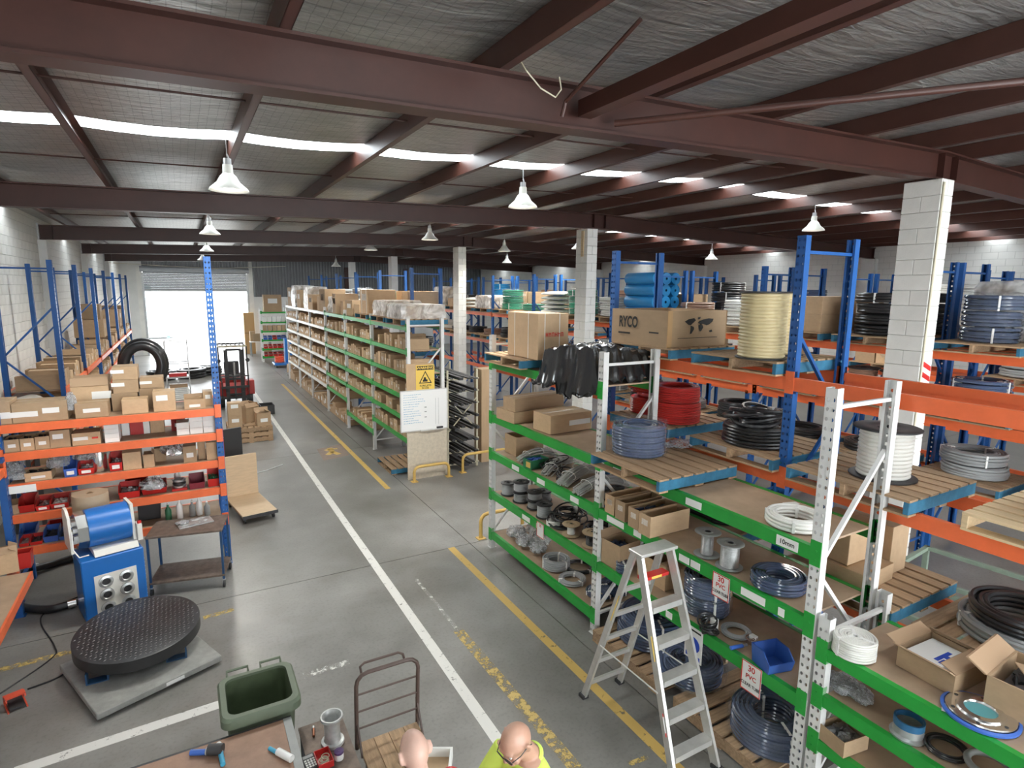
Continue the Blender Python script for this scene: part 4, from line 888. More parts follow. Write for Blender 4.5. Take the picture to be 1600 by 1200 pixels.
coil((*gz(1150, 989, Zm).xy, Zm), .14, .009, 3, 2, 'hose_grey', 'thin grey cable ring on the third green shelf', straps=0, seed=14)
bq = gz(1206, 1040, Zm); pbin((bq.x, bq.y, Zm), (.26, .24, .17), -.25, 'bluebin', 'large light blue parts bin on the third green shelf', lab=False)
t = thing('hose_end', 'blue sleeve tool lying left of the light blue bin', 'tool', (*gz(1150, 1014, Zm).xy, Zm + .02), -.2); MB().cyl((-.06, 0, 0), (.07, 0, 0), .018, n=14).build('sleeve', M['bluebin'], t, True); MB().cyl((.07, 0, 0), (.12, 0, 0), .012, n=12).build('ferrule', M['zinc'], t, True)
cable_heap((*gz(1172, 1003, Zm).xy, Zm), .06, 'hose_copper', 'small copper wire tangle beside the light blue bin', 6, .004, 9, .05)
# pallets and coils on the floor under the near bay
for i, y in enumerate((4.62, 3.28)): pallet((4.62, y, 0), HP, ['floor pallet under the rack nearer the middle post', 'floor pallet under the rack nearer the near post'][i], blue=False)
coil((4.62, 4.75, .142), .40, .019, 6, 5, 'hose_clear', 'wide clear blue hose coil low on the floor pallet', straps=2, seed=15); coil((4.62, 4.73, .345), .38, .019, 5, 3, 'hose_clear', 'second clear blue coil on top of the wide floor coil', straps=2, seed=16)
coil((4.5, 3.98, .142), .30, .018, 4, 6, 'hose_clear', 'bagged clear hose coil behind the ladder on the floor pallet', straps=0, seed=17)
o = obj('plastic_wrap', wrap_mesh(.33, .26, 9), M['wrap'], None, (4.5, 3.98, .142)); tag(o, 'loose clear bag over the floor coil behind the ladder', 'film')
o = coil((4.30, 4.0, .36), .22, .018, 3, 2, 'hose_clear', 'loose clear hose ring leaning on the bagged floor coil', straps=0, seed=18, tilt=(.0, -.9))
q = gz(1195, 1170, .142); o = coil((4.5, 3.02, .142), .36, .019, 5, 7, 'hose_clear', 'large clear hose coil on the floor by the near white post', straps=2, seed=19); obj('plastic_wrap', wrap_mesh(.37, .30, 11), M['wrap'], o)
# signs and labels clipped on the green beams
def hung_sign(x0, x1, yt, yb, X, label, lines, kind):
    a, b = gx(x0, (yt + yb) / 2, X), gx(x1, (yt + yb) / 2, X); zc0 = gx((x0 + x1) / 2, yt, X).z; zc1 = gx((x0 + x1) / 2, yb, X).z
    w = abs(a.y - b.y); h = zc0 - zc1; t = thing('hanging_sign', label, 'sign', (X - .002, (a.y + b.y) / 2, zc1), -HP)
    MB().box(-w / 2, -.002, 0, w / 2, .002, h).build('sign_plate', M['paper'], t)
    MB().box(-.02, .002, h - .03, .02, .0105, h - .005).build('clip', M['dark'], t)
    if kind == 'red':
        for r_ in ((-w / 2, 0, w / 2, .008), (-w / 2, h - .008, w / 2, h), (-w / 2, .008, -w / 2 + .008, h - .008), (w / 2 - .008, .008, w / 2, h - .008)): MB().box(r_[0], -.004, r_[1], r_[2], -.0025, r_[3]).build('border', M['redink'], t)
        for i, (s_, m_, sz) in enumerate(lines): lettering(s_, sz, m_, t, (0, -.0045, h * (.80 - .28 * i)), FACE_NY, .82 if len(s_) > 6 else 1)
    return t, w, h
hung_sign(1113, 1140, 898, 936, 4.149, 'white 30 PVC clear tube sign under the second green beam', [('30', 'redink', .075), ('PVC', 'redink', .06), ('CLEAR TUBE', 'ink', .042)], 'red')
hung_sign(1158, 1190, 1037, 1084, 4.149, 'white 30 PVC clear tube sign under the third green beam', [('30', 'redink', .075), ('PVC', 'redink', .06), ('CLEAR TUBE', 'ink', .042)], 'red')
t, w, h = hung_sign(1070, 1098, 980, 1032, 4.149, 'white safety notice with blue disc hanging behind the ladder', [], 'blue')
m = MB(); m.prism([(w * .36 * math.cos(q / 24 * 6.283), h * .48 + w * .36 * math.sin(q / 24 * 6.283)) for q in range(24)], -.0045, -.0025, 'y'); m.build('blue_disc', M['blueink'], t)
MB().prism([(-w * .16, h * .40), (w * .16, h * .40), (0, h * .60)], -.006, -.0048, 'y').build('pictogram', M['paper'], t); MB().box(-w * .4, -.0045, h * .06, w * .4, -.0025, h * .18).build('band', M['blueink'], t)
MB().box(-w * .4, -.0045, h * .88, w * .4, -.0025, h * .93).build('band', M['ink'], t)
def beam_tag(x0, x1, y, z, X=4.153, h=.07, m='paper', txt=None):
    a, b = gx(x0, y, X).y, gx(x1, y, X).y; p = obj('beam_label', MB().box(-.002, min(a, b) - 8.07, -h / 2, .002, max(a, b) - 8.07, h / 2).mesh('beam_label'), M[m], rackA, None); p.matrix_parent_inverse = Matrix.Identity(4)
    p.rotation_euler = (0, 0, HP); p.location = (0, -.004 - .003, z)
    if txt: lettering(txt, .055, 'ink', p, (-.0035, (a + b) / 2 - 8.07, 0), FACE_NX)
for x0, x1, y, z in ((1071, 1096, 790, 2.185), (948, 975, 815, 1.585), (990, 1002, 832, 1.585), (1061, 1077, 873, 1.585), (1079, 1094, 882, 1.585), (1157, 1196, 935, 1.585), (1215, 1225, 963, 1.58), (933, 944, 720, 2.185), (958, 975, 735, 2.185), (800, 811, 726, 1.585), (839, 851, 750, 1.585), (891, 904, 782, 1.585), (816, 828, 806, .915), (838, 846, 818, .915), (1040, 1050, 965, .905)): beam_tag(x0, x1, y, z)
beam_tag(1212, 1247, 855, 2.185, h=.085, txt='10mm')
hung_sign(839, 850, 817, 840, 4.149, 'small white tag with red print hanging in the far bay', [('30', 'redink', .05)], 'red')
# ---------------- rack D (near right)
q = gz(1335, 1024, 1.485); coil((q.x + .02, q.y + .02, 1.485), .15, .0095, 7, 8, 'hose_white', 'roll of white tubing on the near right rack', straps=3, seed=20)
o = carton((4.62, 1.82, 1.485), (.42, .38, .16), -.06, 'open carton with white paper and blue logo, near right rack', opened=True, flaps={0: -.9, 1: -.35, 2: .75, 3: .5})
pp = obj('paper_sheet', MB().box(-.44, -.42, .72, .44, .44, .76).mesh('paper_sheet'), M['paper'], o); tag(pp, 'white sheet with blue logo')
lg = MB(); lg.M = Matrix.Translation((.0, -.08, 0)); lg.box(-.02, -.16, .762, .1, .04, .764); lg.box(-.2, .04, .762, .24, .12, .764); lg.box(-.24, -.04, .762, -.06, .02, .764); lg.build('logo', M['blueink'], pp)
o = carton((4.72, 1.22, 1.485), (.5, .58, .24), .06, 'large torn open carton at the right picture edge', opened=True, flaps={0: -2.9, 2: .6}, fill='dark')
pf = obj('flap', MB().box(-.3, -.28, 0, .3, .28, .006).mesh('flap'), M['card_in'], o, (-.02, .05, 1.0), None, (.9, .9, 4), (.25, -.1, .6))
t = thing('flange_plate', 'round steel flange in film on the near right rack', 'flange', (*gz(1531, 1117, 1.485).xy, 1.485), .3); t.scale = (1.5, 1.5, 1.5)
MB().lathe([(.07, .0), (.12, 0), (.125, .006), (.125, .018), (.12, .022), (.09, .022), (.085, .03), (.06, .03), (.055, .022), (.055, .004), (.07, 0)], 36).build('flange_ring', M['chrome'], t, True); MB().lathe([(.001, .02), (.055, .02)], 24).build('gasket', mat('teal_gasket', (.12, .38, .40), .5), t)
for k in range(6): MB().cyl((.105 * math.cos(k * 1.047), .105 * math.sin(k * 1.047), .018), (.105 * math.cos(k * 1.047), .105 * math.sin(k * 1.047), .0235), .008, n=8).build('bolt_hole', M['dark'], t)
MB().lathe([(.126, .001), (.14, .001), (.142, .012), (.13, .016)], 36).build('blue_edge_film', M['bluebin'], t)
o = obj('paper_slip', MB().box(-.05, -.03, 0, .05, .03, .002).mesh('slip'), M['paper'], None, (*gz(1480, 1107, 1.485).xy, 1.487), .4); tag(o, 'torn white paper scrap beside the steel flange', 'paper')
Zd = 1.095
for i, (px, py) in enumerate(((1302, 1068), (1322, 1078), (1342, 1090))): bag((*gz(px, py, Zd).xy, Zd + .02), (.24, .2, .09), .3 * i, ['first', 'second', 'third'][i] + ' clear bag of small fittings on the second near right shelf', 50 + i, group='clear bags of fittings on near right rack')
t = thing('pipe_collar', 'steel pipe collar with blue band on the near right rack', 'collar', (*gz(1418, 1148, Zd).xy, Zd)); t.scale = (1.3, 1.3, 1.3); MB().lathe([(.075, .012), (.085, 0), (.088, .012), (.073, .022), (.070, .10), (.066, .10), (.066, .012), (.075, .012)], 36).build('collar_body', M['zinc'], t, True); MB().lathe([(.0735, .062), (.0735, .10), (.064, .101), (.064, .07)], 36).build('blue_band', mat('blue_anodised', (.03, .13, .26), .3), t, True)
coil((*gz(1478, 1172, Zd).xy, Zd), .13, .009, 2, 2, 'hose_black', 'thin black rubber ring pair on the second near right shelf', straps=0, seed=21)
t = thing('pipe_clamp', 'grey plastic pipe clamp cut off by the frame edge', 'clamp', (*gz(1545, 1205, Zd).xy, Zd)); t.scale = (1.4, 1.4, 1.4); MB().torus((0, 0, .03), .085, .016, 30, 10).build('clamp_ring', M['grey'], t, True); MB().bbox(-.12, -.02, .01, -.085, .02, .05, .004).build('lug', M['grey'], t)
q = gz(1308, 1165, .705); carton((q.x + .06, q.y + .0, .705), (.26, .24, .13), -.15, 'open carton of steel fittings on the lowest near right shelf', opened=True, fill='parts', flaps={1: -.5, 0: -2.95})
# ================================================================== RACK E (behind the white-post rack)
PX = 5.56
pallet((PX, 4.2, 3.382), 0, 'pallet carrying two cream hose reels high on the blue rack'); pallet((PX, 5.62, 3.382), 0, 'pallet under the big open carton high on the blue rack')
reel((5.17, 3.96, 3.524), .25, .215, .68, 'hose_cream', 'front cream hose reel on the high pallet', ridge=.033, fm='dark', hub=.05, name='hose_reel'); o = reel((5.68, 4.13, 3.524), .25, .215, .68, 'hose_cream', 'rear cream hose reel with white paper tag', ridge=.033, fm='dark', hub=.05, name='hose_reel')
MB().box(-.09, -.232, .36, .02, -.226, .52).build('paper_tag', M['paper'], o)
b = carton((5.53, 5.68, 3.524), (1.0, 1.04, .44), 0, 'big open-topped printed carton on the high pallet', opened=True, tape=False)
for s_ in ((-.5, -.5), (.5, -.5)): obj('corner_seam', MB().box(s_[0] - .004, s_[1] - .004, 0, s_[0] + (.07 if s_[0] < 0 else .004), s_[1] + .004, 1).mesh('corner_seam'), M['tape'], b)
lb = thing('print_anchor', 'x', 'x'); bpy.data.objects.remove(lb)
def on_box(box, s, size, m, loc, rot, sx=1.0, bold=.022):      # lettering on a scaled carton, kept undistorted
    o = lettering(s, size, m, box, loc, rot, 1.0, bold); d = box.scale
    o.scale = (sx / (d.x if rot == FACE_NY else d.y), 1 / d.z, 1); return o
on_box(b, 'RYCO', .19, 'ink', (-.506, .18, .62), FACE_NX, .70, .035); 
MB().box(-.507, .14, .28, -.505, .36, .33).build('print_line', M['ink'], b); MB().box(-.507, -.36, .36, -.505, -.2, .40).build('print_line', M['ink'], b)
def worldmap():
    polys = [[(-.30, .72), (-.22, .80), (-.10, .84), (-.06, .76), (-.12, .66), (-.17, .58), (-.22, .60)], [(-.17, .57), (-.10, .52), (-.09, .44), (-.14, .28), (-.18, .26), (-.17, .42)], [(-.02, .86), (.04, .88), (.03, .80), (-.02, .78)],
             [(-.02, .66), (.04, .74), (.10, .78), (.22, .82), (.33, .80), (.31, .70), (.24, .60), (.18, .56), (.10, .62), (.04, .62)], [(.00, .58), (.08, .60), (.11, .50), (.07, .36), (.04, .34), (.01, .48)], [(.24, .36), (.30, .40), (.32, .32), (.26, .30)]]
    m = MB()
    for p in polys: m.add([(x * .78, -.507, .16 + z * .76) for x, z in p], [tuple(range(len(p)))])
    m.add([(-.34, -.507, .24), (.34, -.507, .24), (.34, -.507, .255), (-.34, -.507, .255)], [(0, 1, 2, 3)]); return m.mesh('world_map_print')
obj('world_map_print', worldmap(), M['ink'], b)
pallet((PX, 4.15, 2.422), 0, 'pallet under the thick black hose coil'); pallet((PX, 5.6, 2.422), 0, 'pallet under the red hose coils')
q = gz(1190, 716, 2.565)
coil((5.42, 4.12, 2.564), .36, .018, 5, 6, 'hose_black', 'thick black hose coil with white labels on the middle pallet', straps=0, seed=22); cable_heap((5.42, 4.12, 2.79), .30, 'hose_black', 'loose black hose loops lying on the thick black coil', 9, .019, 13, .14)
coil((5.42, 5.35, 2.564), .31, .012, 4, 11, 'hose_red', 'lower right red hose coil on the middle pallet', straps=0, seed=23); coil((5.42, 5.35, 2.83), .29, .012, 4, 8, 'hose_red', 'upper right red hose coil on the middle pallet', straps=0, seed=24); coil((5.5, 5.9, 2.564), .27, .012, 4, 9, 'hose_red', 'left red hose coil low on the middle pallet', straps=0, seed=25); cable_heap((5.48, 5.92, 2.79), .25, 'hose_red', 'loose red hose loops on the left red coil', 9, .012, 14, .14)
pallet((5.5, 2.86, 2.422), 0, 'blue-ended pallet under the white ribbed hose reel'); pallet((5.62, 1.45, 2.422), 0, 'new pine pallet at the right edge of the blue rack', new=True)
reel((5.42, 2.78, 2.564), .27, .20, .46, 'hose_white', 'white ribbed hose reel with black flanges behind the near white post', ridge=.034, hub=.05, name='hose_reel'); reel((5.62, 1.42, 2.564), .34, .30, .54, 'hose_white', 'large white hose reel at the right picture edge', ridge=.03, hub=.05, name='hose_reel')
pallet((5.56, 2.92, 1.422), 0, 'low pallet of cartons behind the near right rack')
carton((5.35, 2.88, 1.564), (.5, .42, .16), .06, 'low carton with side labels on the low pallet', lab=.3, faces=1); carton((5.36, 3.05, 1.73), (.42, .4, .36), 0, 'tall plain carton on the low pallet'); carton((5.78, 2.95, 1.564), (.3, .42, .48), .03, 'carton with a dark hand hole on the low pallet', lab=.5, faces=1)
pallet((PX, 4.6, 1.422), 0, 'pallet on the lowest beam behind the green shelves'); coil((5.5, 4.6, 1.565), .42, .02, 5, 5, 'hose_black', 'black hose coil on the lowest beam behind the green shelves', seed=26, straps=2)
coil((5.75, 1.75, 1.45), .42, .022, 4, 3, 'hose_grey', 'clear grey hose coil at the right edge above the near rack', seed=27, straps=1); coil((5.75, 1.75, 1.58), .36, .022, 3, 3, 'hose_black', 'black hose coil lying inside the clear grey coil', seed=28, straps=0)
pallet((5.75, 1.75, 1.42 - .11), HP, 'pallet at the right edge beneath the grey hose coil')
# ================================================================== LONG PARTS RACK (M)
rn = random.Random(21)
NTH = ['first', 'second', 'third', 'fourth', 'fifth', 'sixth', 'seventh', 'eighth', 'ninth', 'tenth', 'eleventh', 'twelfth', 'thirteenth', 'fourteenth', 'fifteenth', 'sixteenth', 'seventeenth', 'eighteenth', 'nineteenth', 'twentieth']
ordl = ['top', 'second', 'third', 'fourth', 'fifth', 'lowest']
def bayname(i): return ['nearest', 'second', 'third', 'fourth', 'fifth', 'farthest'][i]
far = MB()
flab = MB(); llab = MB()
def add_open(mb, c, d, op=True):
    if rn.random() < .6:
        if c[0] > 0: flab.box(c[0] - d[0] / 2 - .004, c[1] - d[1] * .3, c[2] + d[2] * .35, c[0] - d[0] / 2 - .001, c[1] + d[1] * .3, c[2] + d[2] * .7)
        else: llab.box(c[0] + d[0] / 2 + .001, c[1] - d[1] * .3, c[2] + d[2] * .35, c[0] + d[0] / 2 + .004, c[1] + d[1] * .3, c[2] + d[2] * .7)
    me = open_me if op else ctn_me
    mb.add([(c[0] + v.co.x * d[0], c[1] + v.co.y * d[1], c[2] + v.co.z * d[2]) for v in me.vertices], [tuple(p.vertices) for p in me.polygons])
for bay in range(6):
    y1 = MY[bay] + .07; y2 = MY[bay + 1] - .07
    for li, z in enumerate((2.87, 2.34, 1.84, 1.36, .5 if bay == 1 else .88, .02)):
        if li == 5 and bay in (0, 1): continue
        if li == 5: z = .02
        cnt = -1; y = y1 + rn.uniform(0, .06); zmax = [.40, .40, .37, .35, .35, .6][li]
        while y < y2 - .12:
            cnt += 1; w = rn.choice((.13, .16, .16, .2, .2, .28)) if bay < 3 else rn.choice((.2, .28, .35)); w = min(w, y2 - y)
            h = rn.uniform(.18, zmax * .8); d = rn.uniform(.45, .7); op = rn.random() < .65
            if bay < 2 and not (li == 5) and y2 - y > .1:
                carton((4.20 + d / 2, y + w / 2, z + .001), (d, w - .012, h), 0, f'{NTH[cnt]} carton from the near end, {ordl[li]} shelf, {bayname(bay)} bay, long parts rack', f'cartons on {ordl[li]} shelf, {bayname(bay)} bay, long parts rack', opened=op, tape=False, lab=.4 if rn.random() < .7 else None, faces=-1)
            else: add_open(far, (4.20 + d / 2, y + w / 2, z + .001), (d, w - .012, h), op)
            y += w + (rn.uniform(0, .03) if rn.random() < .85 else rn.uniform(.1, .4))
fo = far.build('carton_rows', M['card']); tag(fo, 'rows of brown cartons filling the far bays of the long parts rack', 'boxes', kind='stuff')
flab.build('box_labels', M['paper'], fo)['kind'] = 'stuff'
# goods on top of the long rack
def wrapped_load(loc, dims, label, m='card', n=(2, 2, 2), seed=0, group=None, film='loadfilm'):
    """shrink wrapped load: inner cartons under film"""
    t = thing('wrapped_load', label, 'load', loc, 0, group); dx, dy, dz = dims
    k = 0
    for i in range(n[0]):
        for j in range(n[1]):
            for l in range(n[2]):
                sx, sy, sz = dx / n[0], dy / n[1], dz / n[2]
                obj('carton', ctn_me, M[m], t, (-dx / 2 + sx * (i + .5), -dy / 2 + sy * (j + .5), sz * l), 0, (sx * .96, sy * .96, sz * .98)); k += 1
    r_ = random.Random(seed); mm = MB(); nn = 12; vs = []; fs = []
    ring = [(-1, -1), (-.5, -1.02), (0, -1), (.5, -1.02), (1, -1), (1.02, -.4), (1, .2), (1, 1), (.4, 1.02), (-.2, 1), (-1, 1), (-1.02, 0)]
    for a, z in ((1.04, .0), (1.06, .3), (1.03, .6), (1.05, .9), (.98, 1.03), (.4, 1.05)):
        for x, y in ring: vs.append((x * dx / 2 * a + r_.uniform(-.02, .02), y * dy / 2 * a + r_.uniform(-.02, .02), z * dz + r_.uniform(0, .012)))
    for i in range(5):
        for q in range(12): fs.append((i * 12 + q, i * 12 + (q + 1) % 12, (i + 1) * 12 + (q + 1) % 12, (i + 1) * 12 + q))
    fs.append(tuple(60 + q for q in range(12))); mm.add(vs, fs).build('stretch_film', M[film], t); return t
zt = 3.395
pallet((4.66, 12.75, zt), 0, 'blue-ended pallet at the near end on top of the long rack'); wrapped_load((4.66, 12.75, zt + .142), (1.0, .95, .30), 'low white shrink-wrapped load over the whiteboard end', n=(2, 3, 1), seed=1)
pallet((4.66, 14.0, zt), 0, 'second pallet on top of the long rack'); wrapped_load((4.62, 14.0, zt + .142), (.9, .9, .36), 'second white shrink-wrapped load on top of the long rack', n=(2, 2, 2), seed=2)
pallet((4.66, 15.5, zt), 0, 'third pallet on top of the long rack'); b = carton((4.58, 15.45, zt + .142), (.75, .75, .62), 0, 'tall brown carton with paper label on top of the long rack', lab=.55, faces=-1)
for fy in (-.3, .3): obj('strap', MB().box(-.506, fy - .01, 0, .506, fy + .01, 1.006).mesh('strap'), M['paper'], b)
for i, (y, dx, dy, dz) in enumerate(((16.6, .5, .5, .35), (17.3, .6, .6, .45), (18.1, .6, .5, .4), (18.9, .7, .7, .62), (19.8, .6, .7, .5), (20.7, .7, .7, .75), (21.6, .6, .6, .5), (22.6, .8, .8, .55), (23.8, .7, .9, .8), (25.0, .8, .8, .7), (26.4, .8, .9, .85), (27.6, .7, .8, .8))):
    lab = ['first', 'second', 'third', 'fourth', 'fifth', 'sixth', 'seventh', 'eighth', 'ninth', 'tenth', 'eleventh', 'last'][i]
    if i in (4, 8, 10): wrapped_load((4.58, y, zt), (dx, dy, dz), f'film-wrapped load, {lab} along the top of the long rack after the strapped carton', n=(1, 1, 2), seed=i)
    else: carton((4.55, y, zt), (dx, dy, dz), rn.uniform(-.1, .1), f'brown carton, {lab} along the top of the long rack after the strapped carton', lab=.5 if i % 2 else None, faces=-1, opened=(i in (2, 6)))
# near end of the long rack: whiteboard, chipboard, warning sign
t = thing('whiteboard', 'whiteboard with handwriting fixed to the rack end', 'whiteboard', (4.51, 11.93, 1.11)); MB().box(-.54, -.012, 0, .54, .012, .89).build('board_face', M['white'], t)
for r_ in ((-.55, -.01, .55, .012), (-.55, .885, .55, .905), (-.55, 0, -.53, .9), (.53, 0, .55, .9)): MB().box(r_[0], -.018, r_[1], r_[2], .014, r_[3]).build('frame', M['alu'], t)
MB().box(-.1, -.06, -.012, .45, -.018, .01).build('pen_tray', M['alu'], t); MB().box(.28, -.055, .01, .42, -.02, .05).build('eraser', M['dark'], t)
hw = random.Random(4); mm = MB()
for r_ in range(13):
    x = -.48; L = hw.uniform(.25, .75) if r_ < 5 else hw.uniform(.2, .45)
    while x < -.48 + L:
        w_ = hw.uniform(.015, .05); zz_ = .80 - r_ * .052; mm.add([(x, -.0135, zz_), (x + w_, -.0135, zz_ + hw.uniform(-.004, .004)), (x + w_, -.0135, zz_ + hw.uniform(.008, .016)), (x, -.0135, zz_ + .010)], [(0, 1, 2, 3)]); x += w_ + .012
mm.build('handwriting', mat('marker_blue', (.25, .45, .62), .5), t)['kind'] = 'stuff'
mm = MB()
for x in (.26, .33): mm.box(x, -.0145, .1, x + .004, -.013, .7)
for z_ in (.28, .40, .50): mm.box(.0, -.0145, z_, .05, -.013, z_ + .022)
mm.build('table_marks', M['grey'], t)['kind'] = 'stuff'
o = obj('chipboard_panel', MB().box(-.47, 0, 0, .47, .018, 1.1).mesh('chipboard_panel'), mat('chipboard', (.56, .49, .38), .75, nz=.14, ns=14), None, (4.58, 11.94, .002)); tag(o, 'pale chipboard panel closing the end of the long rack', 'panel')
o = obj('cardboard_sheet', MB().box(-.3, 0, 0, .3, .006, .62).mesh('cardboard_sheet'), M['card'], None, (4.42, 11.955, 1.97)); tag(o, 'cardboard sheet behind the yellow warning sign', 'cardboard')
t = thing('warning_sign', 'yellow forklift warning sign above the whiteboard', 'sign', (4.55, 11.945, 1.985)); M['signy'] = mat('sign_yellow', (.80, .55, .10), .45)
MB().box(-.215, -.003, 0, .215, .003, .57).build('sign_plate', M['signy'], t); MB().box(-.195, -.0045, .46, .195, -.003, .55).build('header', M['ink'], t)
lettering('WARNING', .075, 'signy', t, (0, -.0055, .505), FACE_NY, 1.1); lettering('FORKLIFTS\nIN USE', .055, 'ink', t, (0, -.0045, .085), FACE_NY)
MB().prism([(-.15, .165), (.15, .165), (0, .44)], -.0042, -.0031, 'y').build('triangle', M['ink'], t); MB().prism([(-.115, .185), (.115, .185), (0, .40)], -.0052, -.0043, 'y').build('triangle_inner', M['signy'], t)
MB().prism([(-.06, .20), (.05, .20), (.05, .245), (.02, .25), (.01, .30), (-.035, .30), (-.04, .25), (-.06, .24)], -.0062, -.0053, 'y').build('forklift_pictogram', M['ink'], t)
def guard(x0, x1, y, h, label, ax='x'):
    t = thing('guard_rail', label, 'rail', (x0, y, 0)); L = x1 - x0; r = .12; pts = [(0, 0, 0)] + [(r - r * math.cos(a), 0, h - r + r * math.sin(a)) for a in (0, .5, 1.05, 1.57)] + [(L - r + r * math.sin(a), 0, h - r + r * math.cos(a)) for a in (0, .5, 1.05, 1.57)] + [(L, 0, 0)]
    MB().tube(pts, .032, 12).build('hoop', M['yellow'], t, True)
    for x in (0, L): MB().box(x - .07, -.07, 0, x + .07, .07, .012).build('foot_plate', M['yellow'], t)
guard(4.2, 5.02, 11.78, .33, 'yellow hoop guard rail in front of the chipboard panel'); guard(5.42, 6.6, 11.9, .42, 'yellow hoop guard rail right of the chipboard panel'); guard(4.18, 5.0, 8.45, .42, 'yellow hoop guard rail at the end of the green-beam rack')
pallet((4.45, 13.0, .002), 0, 'wooden pallet on the floor under the end of the long rack', w=1.1)
# bar rack beside the whiteboard
t = thing('bar_rack', 'cream steel bar rack stacked with dark bars beside the whiteboard', 'rack', (5.2, 12.25, 0))
for x in (0, .75):
    for y in (0, 1.6): MB().box(x - .02, y - .02, 0, x + .02, y + .02, 2.35).build('upright', M['cream'], t)
for s_ in (0, 1): MB().bar((0 if s_ else .75, -.03, .9), (.75 if s_ else 0, -.03, 1.7), .025, .02).build('brace', M['cream'], t)
for k in range(8):
    z = .12 + k * .29
    for y in (0, 1.6): MB().box(-.02, y - .02, z - .03, .80, y + .02, z).build('arm', M['cream'], t)
r_ = random.Random(8)
for k in range(8):
    z = .12 + k * .29
    for q in range(5):
        w_ = r_.uniform(.04, .1); L0 = r_.uniform(-.35, -.05); o = obj('steel_bar', MB().box(-w_ / 2, 0, 0, w_ / 2, 2.2, r_.uniform(.02, .07)).mesh('steel_bar'), M['dark'], None, (5.2 + .09 + q * .135, 12.25 + L0, z)); tag(o, f'{["left", "second", "middle", "fourth", "right"][q]} dark bar on {["lowest", "second", "third", "fourth", "fifth", "sixth", "seventh", "top"][k]} arm of the cream bar rack', 'bar', f'bars on arm {k + 1} of the bar rack')
b_ = carton((6.35, 12.6, 0), (.4, .4, 2.3), 0, 'tall narrow brown carton standing behind the bar rack', tape=False)
# ================================================================== LEFT WALL RACK
LN = {2.36: 'top', 1.82: 'second', 1.45: 'third', .8: 'lowest'}
rn = random.Random(31); lfar = MB()
for bay in range(6):
    y1 = LY[bay] + .08; y2 = LY[bay + 1] - .08
    for z in (2.36, 1.82, 1.45, .8):
        y = y1; cnt = -1
        while y < y2 - .12:
            cnt += 1; w = rn.choice((.14, .18, .24)) if z == 2.36 else rn.choice((.18, .26, .34)); w = min(w, y2 - y); h = rn.uniform(.16, .30 if z != 2.36 else .36); d = rn.uniform(.5, .72); op = rn.random() < .5
            if z < 1.8 or bay > 3 or (z < 2 and bay > 1): add_open(lfar, (-1.95 - d / 2, y + w / 2, z), (d, w - .012, h), op)
            else: carton((-1.95 - d / 2, y + w / 2, z), (d, w - .012, h), 0, f'{NTH[cnt]} carton from the near end, {LN[z]} shelf, {bayname(bay)} bay, left wall rack', f'cartons on {LN[z]} shelf, {bayname(bay)} bay, left wall rack', opened=op, tape=False, lab=.4 if rn.random() < .5 else None, faces=1)
            y += w + (0 if rn.random() < .8 else rn.uniform(.05, .25))
lfo = lfar.build('carton_rows', M['card']); llab.build('box_labels', M['paper'], lfo)['kind'] = 'stuff'; tag(lfo, 'rows of brown cartons on the lower and far left wall shelves', 'boxes', kind='stuff')
for i, (y, z0, d) in enumerate(((20.6, 2.74, (.7, .7, .5)), (20.7, 3.25, (.55, .6, .42)), (22.0, 2.74, (.6, .6, .4)), (25.8, 2.74, (.7, .8, .6)), (27.6, 2.74, (.7, .8, .7)), (28.6, 2.74, (.6, .6, .6)))):
    carton((-2.32, y, z0), d, 0, ['large carton standing on the boxes, third bay of left wall rack', 'carton topping the tall pile of the left wall rack', 'carton standing right of the tall pile, left wall rack', 'high carton in the fifth bay of the left wall rack', 'high carton in the sixth bay of the left wall rack', 'last high carton at the door end of the left wall rack'][i], lab=.5, faces=1)
o = obj('fabric_roll', MB().tube([(-2.6, 11.55, 2.12), (-2.3, 12.4, 2.12)], .26, 20).mesh('fabric_roll', True), mat('beige_roll', (.48, .43, .37), .8), None); tag(o, 'large pale beige roll lying behind the boxes at the left wall', 'roll')
t = thing('low_stand', 'low dark stand under the pale roll by the left wall', 'stand', (-2.45, 12.0, 0), .34)
for sx in (-.12, .12):
    for sy in (-.4, .4): MB().box(sx - .03, sy - .03, 0, sx + .03, sy + .03, 1.82).build('leg', M['dark'], t)
MB().box(-.2, -.45, 1.82, .2, .45, 1.858).build('stand_top', M['dark'], t)
